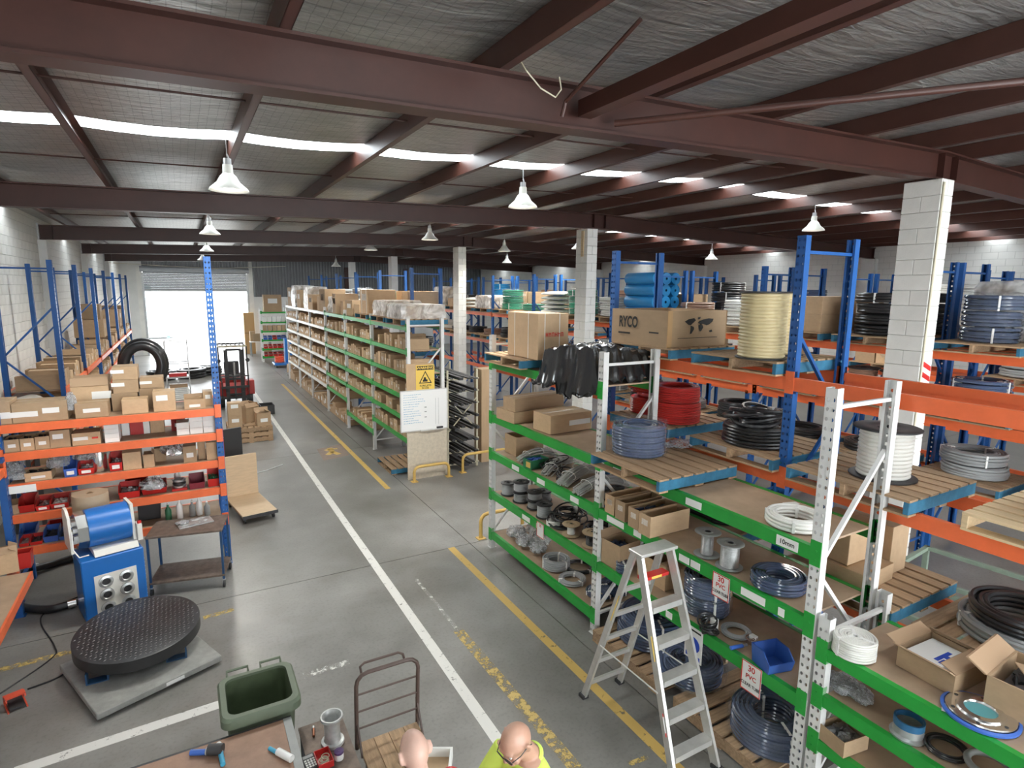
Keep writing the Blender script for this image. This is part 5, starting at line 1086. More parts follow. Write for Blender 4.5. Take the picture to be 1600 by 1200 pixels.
# ================================================================== PALLET GOODS ON THE BLUE RACKS
rn = random.Random(77)
cols_ = ['hose_black', 'hose_black', 'hose_grey', 'hose_clear', 'hose_white', 'hose_green', 'hose_blue', 'hose_copper', 'hose_black']
cn = {'hose_black': 'black', 'hose_grey': 'grey', 'hose_clear': 'blue-grey', 'hose_white': 'white', 'hose_green': 'green', 'hose_blue': 'blue', 'hose_copper': 'copper', 'hose_red': 'red'}
STK = ['bottom', 'second', 'third', 'fourth', 'fifth', 'sixth', 'seventh', 'eighth', 'ninth']
def goods(x, y, z, where, kind, col, hmax=.75, pal=True, film=False):
    if pal: pallet((x, y, z), 0, f'pallet under {cn.get(col, "brown")} goods, {where}'); z += .142
    if kind == 'coils':
        R, r, c, k = rn.choice(((.42, .026, 3, 3), (.40, .022, 4, 4), (.36, .026, 3, 4))); hh = k * 1.92 * r + .85 * r; n = max(1, int(rn.uniform(.45, 1) * hmax / hh))
        for i in range(n): coil((x + rn.uniform(-.03, .03), y + rn.uniform(-.04, .04), z + i * hh), R, r, c, k, col, f'{STK[i]} {cn[col]} hose coil in stack, {where}', f'{cn[col]} coils, {where}', straps=3 if rn.random() < .5 else 0, seed=rn.randint(0, 1), rz=rn.uniform(0, 6))
        if film: o = obj('plastic_wrap', wrap_mesh(R + .02, n * hh, 5), M['wrap'], None, (x, y, z)); tag(o, f'film on {cn[col]} coils, {where}', 'film')
    elif kind == 'boxes':
        n = rn.randint(1, 2)
        for i in range(2):
            for l in range(n): carton((x, y - .24 + .49 * i, z + l * .302), (.85, .46, .30), 0, f'{STK[l]} {["near", "far"][i]} brown carton, {where}', f'cartons, {where}', lab=.5 if rn.random() < .5 else None, faces=-1)
    elif kind == 'sacks':
        n = rn.randint(3, 5)
        for i in range(n): o = obj('flat_bundle', cached('sack', lambda: blob_mesh(3, .32, .06, 24, 10)), M[col], None, (x, y, z + i * .13 + .0), 0, (1.0, 1.0, .5)); tag(o, f'{STK[i]} {cn[col]} flat bundle, {where}', 'bundle', f'{cn[col]} bundles, {where}')
    elif kind == 'rolls':
        for l in range(rn.randint(2, 4)):
            for i in range(3): o = obj('hose_roll', cached('roll', lambda: MB().lathe([(.03, -.5), (.14, -.5), (.145, -.48), (.145, .48), (.14, .5), (.03, .5)], 20).mesh('roll', True)), M[col], None, (x - .29 + .29 * i, y, z + .147 + l * .27), None, None, (HP, 0, 0)); tag(o, f'{STK[l]} row {["left", "middle", "right"][i]} blue roll, {where}', 'roll', f'{cn[col]} rolls, {where}')
    elif kind == 'load': wrapped_load((x, y, z), (.95, .95, rn.uniform(.4, hmax)), f'film-wrapped carton load, {where}', n=(2, 2, 2), seed=rn.randint(0, 99))
    elif kind == 'reels':
        for i in range(2): reel((x, y - .27 + .54 * i, z), .25, .2, rn.choice((.4, .5)), col, f'{["nearer", "farther"][i]} {cn[col]} hose reel, {where}', f'{cn[col]} reels, {where}', ridge=.04, name='hose_reel')
nth = ['first', 'second', 'third', 'fourth', 'fifth', 'sixth', 'seventh', 'eighth']
# column rack G1
plan_top = {0: ('coils', 'hose_black'), 1: ('coils', 'hose_clear'), 2: ('coils', 'hose_black'), 3: ('boxes', 'card'), 4: ('coils', 'hose_white'), 5: ('coils', 'hose_copper'), 6: ('rolls', 'hose_blue'), 7: ('coils', 'hose_white'), 8: ('coils', 'hose_green'), 9: ('sacks', 'hose_white'), 10: ('coils', 'hose_green'), 11: ('coils', 'hose_green'), 12: ('load', 'card'), 13: ('sacks', 'hose_white'), 14: ('boxes', 'card'), 15: ('load', 'card')}
for bay in range(8):
    for s_ in (0, 1):
        y = GY[bay] + .72 + s_ * 1.30; k, c = plan_top[bay * 2 + s_]; sl = ['near', 'far'][s_]
        goods(9.95, y, 3.382, f'top of column rack, {nth[bay]} bay, {sl} side', k, c, .8, True, film=c in ('hose_green', 'hose_white', 'hose_clear'))
        c2 = rn.choice(cols_[:5] + ['hose_copper']); goods(9.95, y, 2.422, f'middle of column rack, {nth[bay]} bay, {sl} side', 'reels' if (bay == 1) else 'coils', 'hose_copper' if bay == 1 else c2, .5)
        if bay < 6: goods(9.95, y, 1.452, f'bottom of column rack, {nth[bay]} bay, {sl} side', 'coils', rn.choice(('hose_black', 'hose_black', 'hose_grey')), .5)
for bay in range(8):
    for s_ in (0, 1):
        y = GY[bay] + .72 + s_ * 1.30; sl = ['near', 'far'][s_]
        k, c = rn.choice((('coils', 'hose_black'), ('coils', 'hose_blue'), ('sacks', 'hose_white'), ('coils', 'hose_grey'), ('boxes', 'card'), ('rolls', 'hose_blue')))
        if bay < 2: k, c = [('coils', 'hose_white'), ('load', 'card'), ('coils', 'hose_black'), ('boxes', 'card')][bay * 2 + s_]
        goods(10.95, y, 3.382, f'top of rack behind columns, {nth[bay]} bay, {sl} side', k, c, 1.0)
        if s_ == 0: goods(14.65, HY[bay] + .75, 3.382, f'top of far right rack, {nth[bay]} bay', *rn.choice((('coils', 'hose_copper'), ('coils', 'hose_white'), ('coils', 'hose_black'), ('boxes', 'card'))), 1.0)
        if s_ == 1: goods(14.65, HY[bay] + 2.0, 2.422, f'middle of far right rack, {nth[bay]} bay', *rn.choice((('coils', 'hose_black'), ('coils', 'hose_grey'), ('boxes', 'card'))), .7)
        if s_ == 0: goods(15.7, HY[bay] + 2.0, 3.382, f'top of last rack, {nth[bay]} bay', *rn.choice((('coils', 'hose_copper'), ('coils', 'hose_clear'), ('sacks', 'hose_white'))), 1.0)
for bay in range(5):
    for s_ in (0, 1):
        y = 14.4 + 2.75 * bay + .72 + 1.30 * s_; k, c = [('boxes', 'card'), ('coils', 'hose_green'), ('load', 'card'), ('sacks', 'hose_white'), ('coils', 'hose_grey'), ('load', 'card'), ('sacks', 'hose_white'), ('sacks', 'hose_white'), ('load', 'card'), ('boxes', 'card')][bay * 2 + s_]
        goods(5.56, y, 3.382, f'top beams behind parts rack, {nth[bay]} bay, {["near", "far"][s_]} side', k, c, .8, True, film=True)
        if bay < 2: goods(5.56, y, 2.422, f'middle beams behind parts rack, {nth[bay]} bay, {["near", "far"][s_]} side', 'coils', rn.choice(('hose_grey', 'hose_black')), .5)
# ================================================================== FLOOR OBJECTS, LEFT
# --- crimping machine
M['mblue'] = mat('machine_blue', (.012, .15, .50), .35, nz=.04, coat=.2); M['mwhite'] = mat('machine_cream', (.74, .72, .66), .4)
ca = math.atan2(8.65 - 8.46, -.65 + 1.31); t = thing('crimping_machine', 'bright blue hose crimping machine with steel drum head', 'machine', (-1.31, 8.46, 0), ca)
W_, D_, H_ = .68, .52, .82
MB().bbox(0, 0, .0, W_, D_, H_, .012).build('cabinet', M['mblue'], t)
pn = MB().box(.12, -.006, .03, .58, .0, .60).build('die_panel', M['mwhite'], t)
for k, (x, z) in enumerate([(.24, .50), (.46, .50), (.24, .325), (.46, .325), (.24, .15), (.46, .15)]):
    d = obj('die_ring', cached('die', lambda: MB().lathe([(.046, 0), (.078, 0), (.082, .008), (.078, .02), (.052, .026), (.046, .02), (.046, 0)], 24).mesh('die_ring', True)), M['zinc'], pn, (x, -.006, z), None, None, (HP, 0, 0))
    obj('die_bore', cached('dieb', lambda: MB().lathe([(.001, .003), (.047, .003)], 20).mesh('die_bore')), M['dark'], pn, (x, -.0065, z), None, None, (HP, 0, 0))
top = MB().prism([(.03, .83), (.42, .83), (.40, .90), (.08, .90)], .16, .64, 'x').build('head_base', M['mwhite'], t)
MB().bbox(.17, .10, .835, .27, .12, .87, .003).build('switch_plate', M['dark'], t)
for i in range(3): MB().cyl((.19 + .03 * i, .095, .855), (.19 + .03 * i, .102, .855), .009, n=10).build('push_button', M['red' if i == 0 else 'dark'], t)
hd = MB().tube([(.14, .33, 1.13), (.60, .33, 1.13)], .245, 32).build('drum_cover', M['mblue'], t, True)
MB().tube([(.03, .33, 1.13), (.139, .33, 1.13)], .235, 8).build('steel_jaws', M['chrome'], t)
for k in range(8): a = k * .785 + .39; MB().bar((-.01, .33 + .13 * math.cos(a), 1.13 + .13 * math.sin(a)), (.03, .33 + .13 * math.cos(a), 1.13 + .13 * math.sin(a)), .06, .05).build('jaw', M['zinc'], t)
MB().prism([(.10, .92), (.16, 1.36), (.28, 1.44), (.42, 1.44), (.52, 1.36), (.56, .92)], -.06, -.03, 'x').build('end_plate', M['mwhite'], t)
MB().prism([(.12, .90), (.16, 1.38), (.50, 1.38), (.54, .90)], .605, .64, 'x').build('back_plate', M['mwhite'], t)
MB().tube([(-.03, .14, 1.2), (-.05, .02, 1.0), (0, -.01, .9), (.1, .02, .89)], .008, 6).build('cable', M['white'], t, True)
MB().box(.645, .06, .9, .70, .2, 1.12).build('control_box', M['mwhite'], t); MB().cyl((.68, .1, 1.12), (.68, .1, 1.15), .025, n=12).build('stop_button', M['red'], t, True)
for i in range(10): MB().torus((W_ + .012, .12, .12 + .055 * i), .012, .004, 8, 5).build('chain_link', M['zinc'], t)
# --- brown paper roll behind it
t = thing('paper_roll', 'tall brown kraft paper roll standing behind the blue machine', 'roll', (-1.24, 9.24, 0)); MB().lathe([(.03, 0), (.2, 0), (.205, .01), (.205, 1.46), (.2, 1.47), (.03, 1.47)], 36).build('roll_body', mat('kraft_paper', (.36, .27, .18), .75, nz=.08), t, True); MB().lathe([(.03, 1.45), (.045, 1.475), (.03, 1.475)], 16).build('roll_core', M['card_in'], t)
# --- two tier trolley
t = thing('tool_trolley', 'blue-legged two tier trolley with rusty top', 'trolley', (-.13, 9.06, 0), -.2); M['rust'] = mat('scuffed_brown_steel', (.16, .12, .095), .55, .3, nz=.35, ns=12)
M['tblue'] = mat('trolley_blue', (.02, .07, .16), .45)
for z in (.2, .86): 
    sh = MB().bbox(-.47, -.3, z - .03, .47, .3, z, .004); sh.build('shelf_tray', M['rust'], t)
for sx in (-.45, .45):
    for sy in (-.28, .28):
        MB().box(sx - .014, sy - .014, .12, sx + .014, sy + .014, .86).build('leg', M['tblue'], t)
        w_ = MB().tube([(sx - .014, sy, .05), (sx + .014, sy, .05)], .05, 16).build('caster', M['rubber'], t, True); MB().box(sx - .022, sy - .02, .05, sx - .017, sy + .02, .125).build('fork', M['zinc'], w_); MB().box(sx - .022, sy - .02, .11, sx + .022, sy + .02, .125).build('caster_plate', M['zinc'], w_)
o = obj('scrap_pile', cached('fillm', lumps), M['parts'], None, (-.05, 9.11, .885), .2, (.5, .3, .05)); tag(o, 'scatter of metal swarf and scraps on the trolley top', 'scraps', kind='stuff')
bag((-.2, 9.1, .885), (.16, .14, .06), .3, 'small crumpled clear bag on the trolley top', 61)
# --- flat timber platform trolley
t = thing('platform_trolley', 'pale timber platform trolley with upright end board', 'trolley', (.88, 11.55, 0), .17); M['ply'] = mat('pale_plywood', (.60, .44, .28), .55, nz=.10, ns=5, stretch=(1, 6, 6))
MB().bbox(-.3, -.62, .13, .3, .6, .17, .005).build('deck', M['ply'], t); MB().bbox(-.3, .56, .17, .3, .6, .98, .005).build('end_board', M['ply'], t); MB().box(-.305, -.63, .115, .305, -.615, .172).build('edge_bumper', M['dark'], t)
for sx in (-.25, .25):
    for sy in (-.5, .5): w_ = MB().tube([(sx - .016, sy, .055), (sx + .016, sy, .055)], .055, 16).build('caster', M['rubber'], t, True); MB().box(sx - .025, sy - .025, .09, sx + .025, sy + .025, .13).build('caster_bracket', M['zinc'], w_)
# narrow red-edged hand truck by the post
t = thing('hand_truck', 'tall narrow dark hand truck with red side beside the blue post', 'hand truck', (.72, 12.9, 0), .3)
MB().bbox(-.18, -.02, .3, .18, .03, 1.35, .006).build('back_plate', M['dark'], t); MB().box(-.2, -.03, .75, -.182, .04, 1.4).build('side_rail', M['red'], t); MB().box(-.18, -.3, .0, .18, .0, .02).build('toe_plate', M['dark'], t)
for s_ in (-.22, .22): MB().tube([(s_ - .03, .08, .13), (s_ + .03, .08, .13)], .13, 18).build('wheel', M['rubber'], t, True)
MB().tube([(.05, -.05, .30), (.6, -.1, .34), (1.0, -.05, .38)], .012, 8).build('handle_bar', M['zinc'], t, True)
# --- weighing platform and chequer plate disc
t = thing('floor_scale', 'grey square floor scale platform under the black disc', 'scale', (-.66, 7.14, 0), math.radians(22)); M['scale'] = mat('scale_grey', (.30, .30, .28), .6, nz=.2, ns=6)
MB().bbox(-.6, -.6, .035, .6, .6, .10, .006).build('deck', M['scale'], t)
for sx in (-.5, .5):
    for sy in (-.5, .5): MB().cyl((sx, sy, 0), (sx, sy, .036), .05, n=14).build('foot', M['dark'], t, True)
MB().box(.02, -.603, .05, .2, -.600, .085).build('scale_label', M['paper'], t)
t = thing('chequer_plate_disc', 'large black round chequer plate turntable disc on the grey scale', 'disc', (-.68, 7.36, .102)); M['cheq'] = mat('black_chequer_plate', (.05, .05, .052), .38, .5, nz=.25, ns=3)
tl = Matrix.Translation((0, 0, .16)) @ Matrix.Rotation(math.radians(4.5), 4, 'X'); m = MB(); m.M = tl; R = .615
m.lathe([(.001, .0), (R - .01, 0), (R, .006), (R, .135), (R - .01, .14), (.001, .14)], 72); m.build('disc_body', M['cheq'], t, True)
m = MB(); m.M = tl                                       # raised tread lozenges
st_ = .045; n_ = int(R / st_) + 1
for i in range(-n_, n_ + 1):
    for j in range(-n_, n_ + 1):
        x, y = i * st_, j * st_
        if x * x + y * y > (R - .03) ** 2: continue
        a = .785 if (i + j) % 2 else -.785; c_, s_ = math.cos(a), math.sin(a); l, w = .019, .0065
        m.add([(x + c_ * l, y + s_ * l, .1402), (x - s_ * w, y + c_ * w, .1402), (x - c_ * l, y - s_ * l, .1402), (x + s_ * w, y - c_ * w, .1402), (x, y, .146)], [(0, 1, 4), (1, 2, 4), (2, 3, 4), (3, 0, 4)])
tr = m.build('tread_pattern', mat('grey_tread_steel', (.22, .22, .22), .35, .6, nz=.3, ns=4), t); tr['kind'] = 'stuff'  # tread coloured lighter than the disc body
for x, y in ((.36, -.36), (-.36, -.40), (.3, .38), (-.3, .38)):
    zt_ = .155 + y * math.tan(math.radians(4.5)); fk = MB(); fk.box(x - .10, y - .05, 0, x - .085, y + .05, zt_); fk.build('support_leg', M['tblue'], t); MB().box(x + .085, y - .05, 0, x + .10, y + .05, zt_).build('support_leg', M['tblue'], t); MB().box(x - .085, y - .05, 0, x + .085, y + .05, .012).build('support_base', M['tblue'], t)
# --- foot pedal and cables
q = gz(25, 1102, 0); t = thing('foot_pedal', 'orange foot pedal switch on the floor at the left', 'pedal', (q.x, q.y, 0), .35); M['pedal'] = mat('orange_plastic', (.72, .10, .05), .4)
m = MB(); m.prism([(-.11, 0), (.11, 0), (.11, .07), (.0, .13), (-.05, .12), (-.07, .10), (.04, .09), (.08, .05), (.08, .02), (-.11, .012)], -.08, -.068, 'x'); m.prism([(-.11, 0), (.11, 0), (.11, .07), (.0, .13), (-.05, .12), (-.07, .10), (.04, .09), (.08, .05), (.08, .02), (-.11, .012)], .068, .08, 'x')
m.box(-.08, -.05, .115, .08, .02, .13); m.box(-.08, .08, 0, .08, .11, .09); m.build('hood', M['pedal'], t); MB().prism([(-.10, .015), (.07, .04), (.07, .055), (-.10, .03)], -.06, .06, 'x').build('tread', M['dark'], t)
def cable(name, pts, r, m, label):
    P = [Vector((gz(x, y, 0).x, gz(x, y, 0).y, r + dz)) for x, y, dz in pts]; out = []
    for i in range(len(P) - 1):
        p0, p1, p2, p3 = P[max(i - 1, 0)], P[i], P[i + 1], P[min(i + 2, len(P) - 1)]
        for k in range(8):
            s_ = k / 8; out.append(.5 * ((2 * p1) + (p2 - p0) * s_ + (2 * p0 - 5 * p1 + 4 * p2 - p3) * s_ ** 2 + (3 * p1 - p0 - 3 * p2 + p3) * s_ ** 3))
    out.append(P[-1]); return tag(MB().tube(out, r, 8).build(name, M[m], None, True), label, 'cable')
cable('power_cable', [(130, 930, 0), (75, 955, 0), (64, 975, 0), (85, 1010, 0), (80, 1030, 0), (0, 1085, 0)], .008, 'rubber', 'thin black cable curling over the floor beside the blue machine')
cable('pedal_cable', [(43, 1078, 0), (90, 1060, 0), (113, 1043, 0), (135, 1020, 0)], .009, 'rubber', 'black cable running from the foot pedal to the scale')
def big_hose(pts, r, label):
    P = [Vector(p) for p in pts]; out = []
    for i in range(len(P) - 1):
        p0, p1, p2, p3 = P[max(i - 1, 0)], P[i], P[i + 1], P[min(i + 2, len(P) - 1)]
        for k in range(10):
            s_ = k / 10; out.append(.5 * ((2 * p1) + (p2 - p0) * s_ + (2 * p0 - 5 * p1 + 4 * p2 - p3) * s_ ** 2 + (3 * p1 - p0 - 3 * p2 + p3) * s_ ** 3))
    out.append(P[-1]); t = thing('black_hose', label, 'hose', out[0]); o0 = out[0]; MB().tube([p - o0 for p in out], r, 14).build('hose_body', M['hose_black'], t, True)
    a, b = out[-1] - o0, (out[-1] - out[-2]).normalized(); MB().cyl(a, a + b * .09, r * 1.12, n=16).build('ferrule', M['chrome'], t, True); MB().cyl(a + b * .09, a + b * .12, r * .8, n=16).build('coupling', M['dark'], t, True)
def hp(x, y, z=.055): p = gz(x, y, z); return (p.x, p.y, z)
big_hose([hp(-40, 1010), hp(-10, 985), hp(-2, 930, .1), hp(34, 896, .1), hp(80, 882), hp(112, 872)], .052, 'black corrugated hose leading away behind the blue machine')
big_hose([hp(-70, 960, .16), hp(5, 915, .16), hp(40, 893, .14), hp(55, 885, .06), hp(20, 905, .06), hp(14, 930), hp(35, 948), hp(75, 952), hp(106, 945)], .05, 'thick black hose bending across the floor at the left')
# --- wheelie bin
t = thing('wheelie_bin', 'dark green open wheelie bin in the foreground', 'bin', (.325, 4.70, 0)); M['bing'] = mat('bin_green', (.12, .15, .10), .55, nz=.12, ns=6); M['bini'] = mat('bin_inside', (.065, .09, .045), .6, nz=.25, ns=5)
def ring(w, d, z, r, n=5):
    out = []
    for cx, cy, a0 in ((w - r, d - r, 0), (-w + r, d - r, 1), (-w + r, -d + r, 2), (w - r, -d + r, 3)):
        for k in range(n): a = (a0 + k / (n - 1)) * HP; out.append((cx + r * math.cos(a), cy + r * math.sin(a), z))
    return out
def loft(rings, cap=False):
    n = len(rings[0]); vs = [p for r_ in rings for p in r_]; fs = [(i * n + k, i * n + (k + 1) % n, (i + 1) * n + (k + 1) % n, (i + 1) * n + k) for i in range(len(rings) - 1) for k in range(n)]
    if cap: fs += [tuple(range(n - 1, -1, -1)), tuple((len(rings) - 1) * n + k for k in range(n))]
    return vs, fs
MB().add(*loft([ring(.20, .19, .03, .05), ring(.25, .25, .93, .07)])).build('bin_shell', M['bing'], t, True)
MB().add(*loft([ring(.25, .25, .90, .07), ring(.29, .29, .92, .08), ring(.29, .29, .98, .08), ring(.275, .275, 1.0, .08), ring(.235, .235, 1.0, .07), ring(.232, .232, .93, .07)])).build('rim', M['bing'], t, True)
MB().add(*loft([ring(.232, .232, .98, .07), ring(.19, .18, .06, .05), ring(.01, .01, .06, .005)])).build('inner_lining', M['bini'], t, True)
for s_ in (-.13, .13): MB().tube([(s_ - .08, .28, .97), (s_ - .08, .35, 1.0), (s_ + .08, .35, 1.0), (s_ + .08, .28, .97)], .012, 8).build('handle', M['bing'], t, True)
for s_ in (-.21, .21): MB().tube([(s_ - .025, .25, .10), (s_ + .025, .25, .10)], .10, 20).build('wheel', M['rubber'], t, True)
MB().box(-.2, -.20, 0, .2, .18, .035).build('bin_base', M['bing'], t)
# --- work bench
t = thing('work_bench', 'brown-topped steel workbench at the bottom edge', 'bench', (-.4, 3.72, 0)); M['btop'] = mat('worn_brown_benchtop', (.30, .175, .115), .55, nz=.22, ns=6)
MB().box(-.95, -.62, .865, .86, .66, .895).build('bench_top', M['btop'], t); MB().box(.861, -.62, .84, .92, .66, .90).build('steel_edge', M['grey'], t); MB().box(-.95, .661, .84, .92, .68, .895).build('steel_edge', M['dark'], t)
for x in (-.88, .84):
    for y in (-.55, .6): MB().box(x - .03, y - .03, 0, x + .03, y + .03, .865).build('leg', M['zinc'], t)
def tool(x, y, lab, segs, ang, z=.896):
    p = gz(x, y, z); t = thing('hand_tool', lab, 'tool', (p.x, p.y, z), ang); u = 0
    for L, r, m in segs: MB().cyl((u, 0, r + .001), (u + L, 0, r + .001), r, n=16).build({'bluebin': 'blue_grip', 'white': 'white_grip', 'dark': 'head', 'zinc': 'shank', 'teal': 'blue_tip'}[m], M[m], t, True); u += L
M['teal'] = mat('light_blue_plastic', (.06, .36, .55), .4)
tool(298, 1180, 'blue-handled black torque tool on the workbench', [(.11, .02, 'bluebin'), (.015, .026, 'zinc'), (.10, .038, 'dark')], -.45); tool(342, 1166, 'white and blue roller tool on the workbench', [(.10, .019, 'white'), (.12, .017, 'teal')], -1.5); tool(421, 1172, 'brush with light blue tip and white handle on the bench', [(.09, .014, 'teal'), (.14, .026, 'white')], -1.0)
# --- low dark table with collar, calculator, red box
t = thing('side_table', 'low dark steel table beside the workbench', 'table', (.78, 3.9, 0)); MB().box(-.2, -.7, .68, .14, .58, .70).build('table_top', M['rust'], t)
for x in (-.17, .11):
    for y in (-.6, .54): MB().box(x - .02, y - .02, 0, x + .02, y + .02, .68).build('leg', M['dark'], t)
q = gz(520, 1160, .702); t = thing('steel_sleeve', 'flanged grey steel sleeve standing on the side table', 'sleeve', (q.x, q.y, .702)); M['cast'] = mat('cast_zinc', (.45, .46, .45), .4, .4, nz=.15, ns=20)
MB().lathe([(.055, .0), (.085, 0), (.088, .01), (.085, .025), (.065, .032), (.060, .05), (.060, .19), (.066, .205), (.083, .212), (.086, .222), (.083, .235), (.072, .235), (.066, .225), (.055, .205), (.055, .0)], 40).build('sleeve_body', M['cast'], t, True); MB().lathe([(.001, .02), (.055, .02)], 24).build('bore', M['dark'], t)
q = gz(484, 1192, .702); t = thing('calculator', 'dark pocket calculator on the side table', 'calculator', (q.x, q.y, .702), .1); MB().bbox(-.045, -.075, 0, .045, .075, .016, .003).build('case', M['dark'], t); MB().box(-.036, .035, .016, .036, .062, .017).build('display', M['grey'], t)
for i in range(4):
    for j in range(4): MB().box(-.036 + i * .02, -.065 + j * .023, .016, -.022 + i * .02, -.05 + j * .023, .019).build('key', M['paper'], t)
q = gz(506, 1190, .702); pb_ = thing('red_box', 'small open red box of string on the side table', 'box', (q.x, q.y, .702), .05)
for a in ((-.055, -.08, .055, -.075), (-.055, .075, .055, .08), (-.055, -.075, -.05, .075), (.05, -.075, .055, .075)): MB().box(a[0], a[1], 0, a[2], a[3], .05).build('side', M['red'], pb_)
MB().box(-.05, -.075, 0, .05, .075, .008).build('base', M['red'], pb_); m = MB()
r_ = random.Random(2)
for i in range(6): m.torus((r_.uniform(-.012, .012), r_.uniform(-.03, .0), .012 + i * .006), r_.uniform(.02, .034), .003, 20, 5)
m.build('string', M['cream'], pb_, True)['kind'] = 'stuff'
q = gz(530, 1185, .702); t = thing('jar', 'white jar with purple lid on the side table', 'jar', (q.x, q.y, .702)); MB().lathe([(.001, 0), (.032, 0), (.034, .01), (.034, .05), (.001, .05)], 24).build('jar_body', M['white'], t, True); MB().lathe([(.035, .05), (.035, .066), (.001, .068)], 24).build('lid', mat('purple_lid', (.10, .05, .16), .45), t, True)
q = gz(490, 1145, .702); t = thing('copper_fitting', 'small copper pipe fitting lying on the side table', 'fitting', (q.x, q.y, .712), 1.4); M['copper'] = mat('copper', (.45, .2, .12), .3, .8); MB().cyl((-.05, 0, 0), (.05, 0, 0), .010, n=12).build('pipe', M['copper'], t, True); MB().cyl((.03, 0, 0), (.055, 0, 0), .014, n=12).build('nut', M['zinc'], t, True)
# --- platform hand trolley
t = thing('hand_trolley', 'old brown tube-framed platform trolley in the foreground', 'trolley', (1.335, 4.0, 0)); M['brown'] = mat('rusty_brown_tube', (.085, .055, .045), .5, nz=.2, ns=12)
for i in range(4): MB().bbox(-.265 + .1335 * i, -.55, .28, -.265 + .1335 * i + .130, .55, .31, .003).build('deck_plank', M['wood'], t)
fr = [(-.275, .56, .25), (-.275, .52, .80)] + [(-.275 + .1 * (1 - math.cos(a)), .51, .88 + .1 * math.sin(a)) for a in (0, .5, 1.05, 1.57)] + [(.275 - .1 * (1 - math.sin(a)), .51, .88 + .1 * math.cos(a)) for a in (0, .5, 1.05, 1.57)] + [(.275, .52, .80), (.275, .56, .25)]
MB().tube(fr, .018, 10).build('push_frame', M['brown'], t, True)
for z in (.46, .62, .78): MB().cyl((-.27, .53, z), (.27, .53, z), .009, n=8).build('cross_bar', M['brown'], t, True)
MB().tube([(-.22, .53, .96), (-.22, .58, 1.0), (-.18, .59, 1.02), (.12, .59, 1.02), (.16, .58, 1.0), (.16, .53, .97)], .011, 8).build('handle', M['brown'], t, True)
for s_ in (-.27, .27): MB().cyl((s_, .56, .55), (s_, .40, .28), .010, n=8).build('stay', M['brown'], t, True)
for sx in (-.2, .2):
    for sy in (-.42, .42): w_ = MB().tube([(sx - .02, sy, .085), (sx + .02, sy, .085)], .085, 18).build('wheel', M['rubber'], t, True); MB().box(sx - .03, sy - .03, .16, sx + .03, sy + .03, .28).build('wheel_bracket', M['brown'], w_)
q = gz(690, 1188, .315); o = thing('display_box', 'shallow box with white edges on the platform trolley', 'box', (1.52, 3.93, .311), -.5)
MB().box(-.12, -.16, 0, .12, .16, .012).build('base', M['card'], o)
for a in ((-.14, -.18, .14, -.16), (-.14, .16, .14, .18), (-.14, -.16, -.12, .16), (.12, -.16, .14, .16)): MB().box(a[0], a[1], 0, a[2], a[3], .09).build('side', M['paper'], o)
# --- aluminium step ladder
t = thing('step_ladder', 'grey aluminium step ladder standing by the green rack', 'ladder', (3.62, 3.75, 0))
ft = 1.85
def fs_(s_, z): k = z / ft; return Vector((s_ * (.25 - .07 * k), -.66 + .64 * k, z))
def rs_(s_, z): k = z / ft; return Vector((s_ * (.24 - .07 * k), .66 - .60 * k, z))
for s_ in (-1, 1):
    MB().bar(fs_(s_, 0), fs_(s_, ft), .03, .085).build('front_stile', M['alu'], t); MB().bar(rs_(s_, 0), rs_(s_, 1.845), .028, .065).build('rear_stile', M['alu'], t)
    for f_ in (fs_, rs_): p = f_(s_, 0); MB().box(p.x - .035, p.y - .04, 0, p.x + .035, p.y + .04, .035).build('rubber_foot', M['dark'], t)
    MB().bar(fs_(s_, .75) + Vector((s_ * .03, 0, 0)), rs_(s_, .72) + Vector((s_ * .02, 0, 0)), .006, .012).build('spreader_rope', M['paper'], t)
for i in range(5):
    z = .27 + i * .29; a, b = fs_(-1, z), fs_(1, z); MB().box(a.x + .02, a.y - .055, z - .055, b.x - .02, a.y + .05, z).build('step', M['alu'], t)
for i in range(5):
    z = .20 + i * .30; a, b = rs_(-1, z), rs_(1, z); MB().bar(a, b, .03, .04).build('rear_rung', M['alu'], t)
MB().bbox(-.22, -.09, ft, .22, .09, ft + .03, .005).build('top_cap', M['alu'], t); MB().box(-.15, -.06, 1.60, .15, .03, 1.63).build('red_step', M['red'], t); MB().box(-.06, -.062, 1.605, .06, -.0605, 1.628).build('step_label', M['signy'], t)
for z0, z1, m_ in ((.42, .60, 'paper'), (1.0, 1.2, 'signy')):
    a, b = fs_(-1, z0), fs_(-1, z1); o_ = Vector((0, -.0165, 0)); MB().bar(a + o_, b + o_, .05, .002).build('sticker', M[m_], t)
for z0, z1, m_ in ((.42, .45, 'redink'), (.575, .60, 'redink')):
    a, b = fs_(-1, z0), fs_(-1, z1); o_ = Vector((0, -.0185, 0)); MB().bar(a + o_, b + o_, .05, .002).build('sticker_band', M[m_], t)
a, b = rs_(-1, 1.05), rs_(-1, 1.35); MB().bar(a + Vector((0, -.016, 0)), b + Vector((0, -.016, 0)), .045, .002).build('sticker', M['signy'], t)
